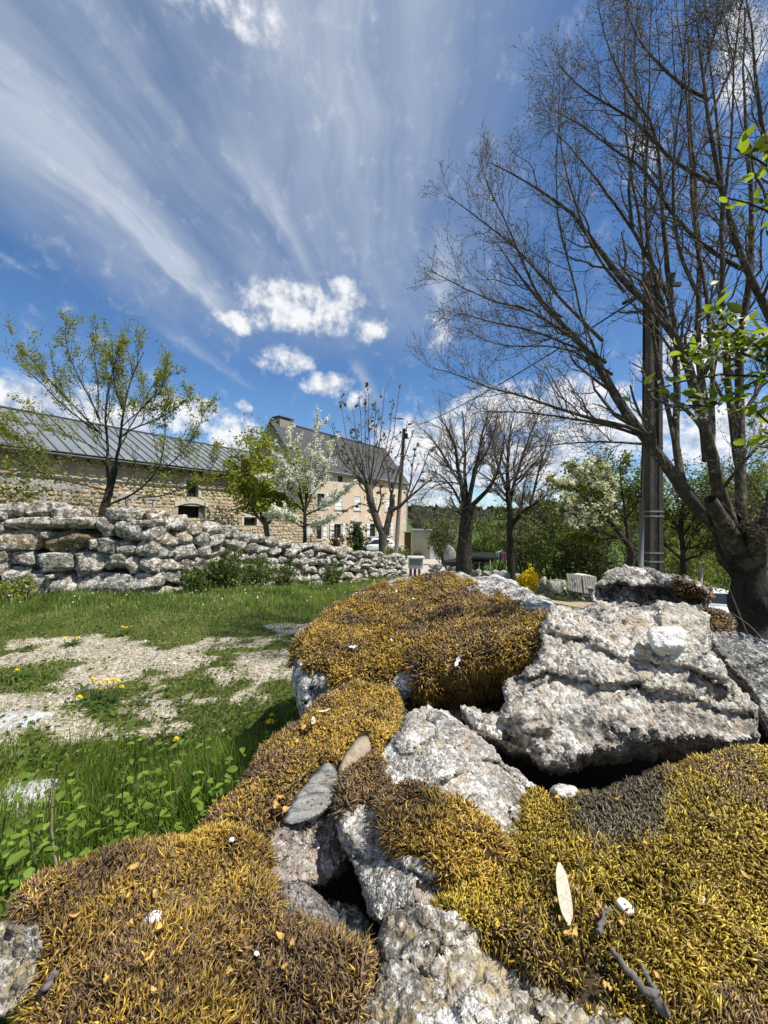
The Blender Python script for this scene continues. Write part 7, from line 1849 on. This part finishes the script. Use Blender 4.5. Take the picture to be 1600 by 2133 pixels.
# leafy shrub whose boughs reach in from the right
ls_ = empty('leafy_shrub', (2.15, 1.35, float(ground_z(2.15, 1.35))), 'fresh green leafy boughs of a shrub reaching in from the right edge', 'shrub')
SB = [[(1800, 1480, 1.35), (1740, 1150, 1.3), (1690, 900, 1.27), (1620, 770, 1.25), (1540, 765, 1.25), (1470, 782, 1.25), (1400, 795, 1.25), (1325, 822, 1.25)], [(1650, 820, 1.26), (1590, 730, 1.22), (1540, 690, 1.2), (1500, 660, 1.2), (1490, 645, 1.2)], [(1690, 900, 1.27), (1680, 650, 1.2), (1640, 470, 1.2), (1590, 420, 1.2), (1520, 415, 1.2)], [(1680, 600, 1.2), (1650, 420, 1.15), (1600, 345, 1.15), (1530, 310, 1.15)], [(1620, 770, 1.25), (1560, 800, 1.3), (1480, 850, 1.32), (1430, 845, 1.32)], [(1700, 940, 1.26), (1640, 940, 1.22), (1580, 930, 1.2)], [(1600, 760, 1.25), (1520, 725, 1.3), (1440, 740, 1.32)], [(1660, 900, 1.27), (1600, 880, 1.3), (1570, 850, 1.3)]]
bs_ = [limb(p_, 11 if k == 0 else 6, 3, 14, .03, rgp) for k, p_ in enumerate(SB)]
tmesh('boughs', [(np.stack([q[0] for q in bs_]), np.stack([q[1] for q in bs_]), 7)], M_BARKD, ls_)
BPt = np.stack([q[0] for q in bs_])
cnt_l = [90, 84, 46, 34, 48, 46, 54, 34]
for k, n in enumerate(cnt_l):
    for j in range(n):
        t_ = rgp.uniform(.35 if k in (0, 2, 3) else .2, 1) * 13; i = min(int(t_), 12)
        p = BPt[k, i] * (1 - (t_ - i)) + BPt[k, i + 1] * (t_ - i) + rgp.normal(size=3) * .026
        az_ = rgp.uniform(0, 6.283); dv = np.array([math.cos(az_), math.sin(az_), rgp.uniform(.1, 1.1)])
        put_leaf(ls_, SLEAF[rgp.integers(3)], p, dv, UZ + rgp.normal(size=3) * .6, rgp.uniform(.5, 1.15))
leaves_on('blossom', BPt[[0, 1, 4, 6]], 260, .011, WHT + [(.5, .48, .3)], ls_, M_PETAL, .022, rgp, tr=(.5, 1))
# bare stalks by the trunk on the right
for k, pts_ in enumerate(([(1560, 1330, 1.6), (1530, 1255, 1.6), (1505, 1190, 1.6)], [(1600, 1345, 1.6), (1560, 1300, 1.55), (1520, 1275, 1.5)])):
    mb = MB(); q = resample(P(*np.array(pts_).T), 8); mb.tube(np.concatenate([[q[0] - UZ * .5], q]), np.linspace(.004, .0018, 9), 5); tag(mb.obj('dry_stalk', M_STICK, None, True), ('upright' if k == 0 else 'slanting') + ' thin dry stalk before the big trunk', 'stalk')

# ------------------------------------------------------------------ dandelions
M_YEL = simple('dandelion_yellow', (.90, .70, .006), .7, .12, 60)
def flower_mesh():
    rg = np.random.default_rng(8); V, T = [], []; o = 0
    for r_, n, z, L_ in ((0, 16, .10, .55), (0, 14, .28, .42), (0, 10, .45, .28)):
        for k in range(n):
            a = 6.283 * k / n + rg.uniform(-.15, .15); w_ = .13
            c, s_ = math.cos(a), math.sin(a)
            V += [(0, 0, z * .3), (c * L_ * .7 - s_ * w_ * .5, s_ * L_ * .7 + c * w_ * .5, z * .8), (c * L_ * 1.05, s_ * L_ * 1.05, z), (c * L_ * .7 + s_ * w_ * .5, s_ * L_ * .7 - c * w_ * .5, z * .8)]
            T += [(o, o + 3, o + 2), (o, o + 2, o + 1)]; o += 4
    return mesh_np('flower', np.array(V), [np.array(T)], M_YEL, None, False)
FLW = flower_mesh()
DLEAF = leaf_mesh('leaf', .11, .026, leafmat('dandelion_leaf', .3, .5, False, (.06, .11, .018)), .28, 3)
DAN = [([(165, 1455), (192, 1417), (206, 1424), (210, 1437), (224, 1420), (240, 1435), (247, 1421), (236, 1418), (254, 1432), (222, 1428)], 1470, 'biggest dandelion clump with about ten yellow heads on the gravel'), ([(255, 1307), (263, 1309), (273, 1307), (226, 1318)], 1325, 'dandelion clump farthest off near the long grass'), ([(134, 1331), (150, 1331), (163, 1329)], 1347, 'dandelion with a row of heads at the far left of the gravel'),
       ([(35, 1398)], 1415, 'single dandelion in the turf at the left edge'), ([(367, 1542)], 1640, 'lone dandelion rising from the tall grass'), ([(562, 1506), (566, 1492)], 1590, 'double dandelion in the grass beside the largest boulder')]
for k, (fl, yb, lab) in enumerate(DAN):
    b = ground_px(float(np.mean([q[0] for q in fl])), yb); db_ = float(np.dot(b - C0, fwd))
    r = empty('dandelion', b, lab, 'dandelion', 'dandelions in the lawn')
    for j in range(9 if k in (0, 1, 2, 3) else 5):
        az_ = j * .7 + rgp.uniform(-.2, .2)
        for rep in range(3 if k == 0 else 1):
            ctr = b if rep == 0 else b + np.array([rgp.uniform(-.13, .13), rgp.uniform(-.1, .1), 0])
            put_leaf(r, DLEAF, ctr + UZ * .012, np.array([math.cos(az_), math.sin(az_), .35]), UZ, rgp.uniform(.7, 1.1))
    for (fx, fy) in fl:
        p = P(fx, fy, db_ + rgp.uniform(-.04, .04))
        mb = MB(); q = np.array([p[0] * .6 + b[0] * .4, p[1] * .6 + b[1] * .4, float(ground_z(p[0], p[1])) - .01]); mb.tube(resample([q, (p + q) / 2 + rgp.normal(size=3) * .006, p], 6), .0018, 5); mb.obj('stalk', M_GSTEM, r, True)
        o = bpy.data.objects.new('flower', FLW); COL.objects.link(o); o.parent = r; o.matrix_parent_inverse = Matrix.Translation(-r.location)
        sc = .033 * rgp.uniform(.8, 1.15)
        o.matrix_basis = Matrix.Translation(Vector(p)) @ Matrix.Rotation(rgp.uniform(-.35, .05), 4, 'X') @ Matrix.Rotation(rgp.uniform(-.3, .3), 4, 'Y') @ Matrix.Scale(sc, 4)

# ------------------------------------------------------------------ grass
def in_front_of_wall(x, y):
    """true on the lawn side of the dry stone wall"""
    yw = np.interp(x, WL[:, 0], WL[:, 1])
    return (y < yw - .02) | (x > .62)
rgg = np.random.default_rng(2024)
def blades(n, dmin, dmax, hfun, wmin, cols, b0=-1.0, b1=.35, keep=None, lean=.45):
    d_ = np.exp(rgg.uniform(math.log(dmin), math.log(dmax), n)); be = rgg.uniform(b0, b1, n)
    x, y = be * d_, d_
    hh, kp = hfun(x, y)
    ok = kp > rgg.random(n)
    ok &= in_front_of_wall(x, y)
    ib = in_poly(x, y, BANK); ok &= ~ib
    x, y, hh = x[ok], y[ok], hh[ok]; n = len(x)
    z = ground_z(x, y)
    hh = hh * rgg.uniform(.5, 1.25, n)
    az_ = rgg.uniform(0, 6.283, n); ln_ = rgg.uniform(.1, 1, n) * lean
    lv_ = np.stack([np.cos(az_) * ln_, np.sin(az_) * ln_, np.zeros(n)], -1)
    clump = fbm(np.stack([x * 4, y * 4, 0 * x], -1), 3)
    lv_ += np.stack([fbm(np.stack([x * 3, y * 3, 0 * x + 9], -1), 2) * .4, fbm(np.stack([x * 3, y * 3, 0 * x + 5], -1), 2) * .3, 0 * x], -1)
    wd = np.maximum(wmin, y * .00095) * rgg.uniform(.7, 1.3, n)
    sd = np.stack([-np.sin(az_ + rgg.normal(size=n) * .7), np.cos(az_ + rgg.normal(size=n) * .7), 0 * az_], -1)
    b = np.stack([x, y, z - .005], -1)
    m1 = b + lv_ * (hh * .35)[:, None] + UZ * (hh * .62)[:, None]; tp = b + lv_ * (hh * 1.0)[:, None] + UZ * (hh * (1 - .25 * ln_))[:, None]
    V = np.stack([b - sd * wd[:, None] * .5, b + sd * wd[:, None] * .5, m1 + sd * wd[:, None] * .42, m1 - sd * wd[:, None] * .42, tp], 1).reshape(-1, 3)
    o = (np.arange(n) * 5)[:, None]
    q = o + np.array([[0, 1, 2, 3]]); t_ = o + np.array([[3, 2, 4]])
    cols = np.asarray(cols); ci = np.clip((.5 + clump * .9 + rgg.normal(size=n) * .25) * len(cols), 0, len(cols) - 1).astype(int)
    c = cols[ci] * np.exp(rgg.normal(size=(n, 1)) * .22)
    dry = rgg.random(n) < .06
    c[dry] = np.array([.32, .27, .14]) * rgg.uniform(.6, 1.1, (dry.sum(), 1))
    return V, q, t_, np.repeat(np.clip(c, .004, 1), 5, 0)
GC = [(.062, .115, .014), (.098, .17, .021), (.14, .225, .03), (.185, .27, .042), (.25, .295, .07)]
def h_near(x, y):
    t_ = (1 - smooth(y, 1.55, 1.95))
    pxx = 800 + 820 * x / y
    return (.35 + .65 * smooth(pxx, 90, 260)) * (1 - .45 * smooth(y, 1.3, 1.7)) * (.13 + .15 * np.clip(fbm(np.stack([x * 2, y * 2, 0 * x + 3], -1), 2) + .4, 0, 1.4)), t_
def h_lawn(x, y):
    bm_ = bare(x, y)
    far = smooth(y, 3.9, 4.7)
    h = (.026 + .02 * rgg.random(len(x))) * (1 - .35 * bm_) + far * (.055 + .05 * fbm(np.stack([x * 2, y * 2, 0 * x + 6], -1), 2))
    return h, np.clip(1 - bm_ * .93, .12, 1) * smooth(y, 1.4, 1.7)
def h_wall(x, y):
    yw = np.interp(x, WL[:, 0], WL[:, 1])
    k = np.where(x < .7, smooth(yw - y, 1.5, .35), 0)
    return .10 + .13 * np.clip(fbm(np.stack([x * 1.6, y * 1.6, 0 * x + 31], -1), 3) + .35, 0, 1.2), k
sets = [blades(52000, .72, 2.15, h_near, .0034, GC[:4], -1.0, .1), blades(120000, 1.5, 7.5, h_lawn, .0026, GC, -1.0, .1, lean=.85), blades(50000, 3.2, 11, h_wall, .003, GC, -1.0, .1, lean=.5),
        blades(26000, 5.5, 30, lambda x, y: (.05 + .05 * rgg.random(len(x)), np.where((np.abs(x - np.interp(y, [11, 13, 17, 22, 30], [6, .6, 1.6, 2.2, 3.5])) < np.interp(y, [11, 13, 17, 22, 30], [1.2, .9, 1.3, 1.7, 2.3])) | ((np.abs(y - np.interp(x, [1, 4.3, 7.4, 12], [12.3, 11.6, 12.6, 13.4])) < .9) & (x > 1) & (x < 12)), 0.03, .9) * (x > -.3)), .004, GC, -.02, 1.0)]
V, Qa, Ta, Ca, o_ = [], [], [], [], 0
for v, q, t_, c in sets:
    V.append(v); Qa.append(q + o_); Ta.append(t_ + o_); Ca.append(c); o_ += len(v)
go = link('grass', mesh_np('grass', np.concatenate(V), [np.concatenate(Qa), np.concatenate(Ta)], M_GRASS, {'Col': np.concatenate(Ca)}))
tag(go, 'short patchy lawn grass with longer blades along wall and moss', 'grass', kind='stuff')
# broad weed leaves and tiny white flowers in the turf
def scatter_ground(n, dmin, dmax, b0, b1, keepf):
    d_ = np.exp(rgg.uniform(math.log(dmin), math.log(dmax), n)); be = rgg.uniform(b0, b1, n); x, y = be * d_, d_
    ok = (keepf(x, y) > rgg.random(n)) & in_front_of_wall(x, y) & ~in_poly(x, y, BANK)
    x, y = x[ok], y[ok]; return np.stack([x, y, ground_z(x, y)], -1)
c = scatter_ground(16000, 1.4, 7, -1, .05, lambda x, y: 1 - .93 * bare(x, y)); nr = UZ + rgg.normal(size=c.shape) * .35
a = np.cross(nr, rgg.normal(size=c.shape)); a /= np.linalg.norm(a, axis=1, keepdims=True)
Vw, Tw = leaf_quads(c + UZ * rgg.uniform(.006, .035, (len(c), 1)), .014 * rgg.uniform(.6, 1.5, len(c)), a, rg=rgg)
wd_ = link('lawn_weeds', mesh_np('lawn_weeds', Vw, [Tw], M_LEAF, {'Col': vcol(4, np.array(GRN + DGRN)[rgg.integers(0, 8, len(c))], .2, rgg)}, False)); tag(wd_, 'small broad weed leaves scattered through the lawn', 'weeds', kind='stuff')
c = scatter_ground(900, 3.5, 9, -1, .05, lambda x, y: smooth(y, 3.8, 4.6) * .6)
Vw, Tw = leaf_quads(c + UZ * rgg.uniform(.05, .16, (len(c), 1)), .016 * rgg.uniform(.6, 1.2, len(c)), rg=rgg)
wf_ = link('white_flowers', mesh_np('white_flowers', Vw, [Tw], M_PETAL, {'Col': vcol(4, np.tile([.75, .76, .70], (len(c), 1)), .1, rgg)}, False)); tag(wf_, 'tiny white flowers dotted in the long grass by the wall', 'flowers', kind='stuff')
# loose grit on the bare patches
c = scatter_ground(9000, 1.5, 6, -1, .05, lambda x, y: bare(x, y) ** 1.5)
n = len(c); s_ = .0045 * np.exp(rgg.normal(size=n) * .5)[:, None]
oct_ = np.array([[1, 0, 0], [-.5, .87, 0], [-.5, -.87, 0], [.1, 0, .8]]) 
R2 = rgg.uniform(.7, 1.3, (n, 4, 1)); th = rgg.uniform(0, 6.28, n); cs_, sn_ = np.cos(th), np.sin(th)
ov = oct_[None] * R2; ov = np.stack([ov[..., 0] * cs_[:, None] - ov[..., 1] * sn_[:, None], ov[..., 0] * sn_[:, None] + ov[..., 1] * cs_[:, None], ov[..., 2]], -1)
Vg = (c[:, None] + ov * s_[:, :, None]).reshape(-1, 3); o4 = (np.arange(n) * 4)[:, None]
Tg = np.concatenate([o4 + np.array([t_]) for t_ in ([0, 1, 3], [1, 2, 3], [2, 0, 3])])
gcol = np.array([(.55, .50, .42), (.66, .63, .56), (.42, .36, .28), (.34, .29, .21)])[rgg.integers(0, 4, n)]
gr = link('gravel', mesh_np('gravel', Vg, [Tg], leafmat('grit', 0, .9), {'Col': vcol(4, gcol, .2, rgg)}, False)); tag(gr, 'pale grit strewn over the bare patches of the lawn', 'gravel', kind='stuff')
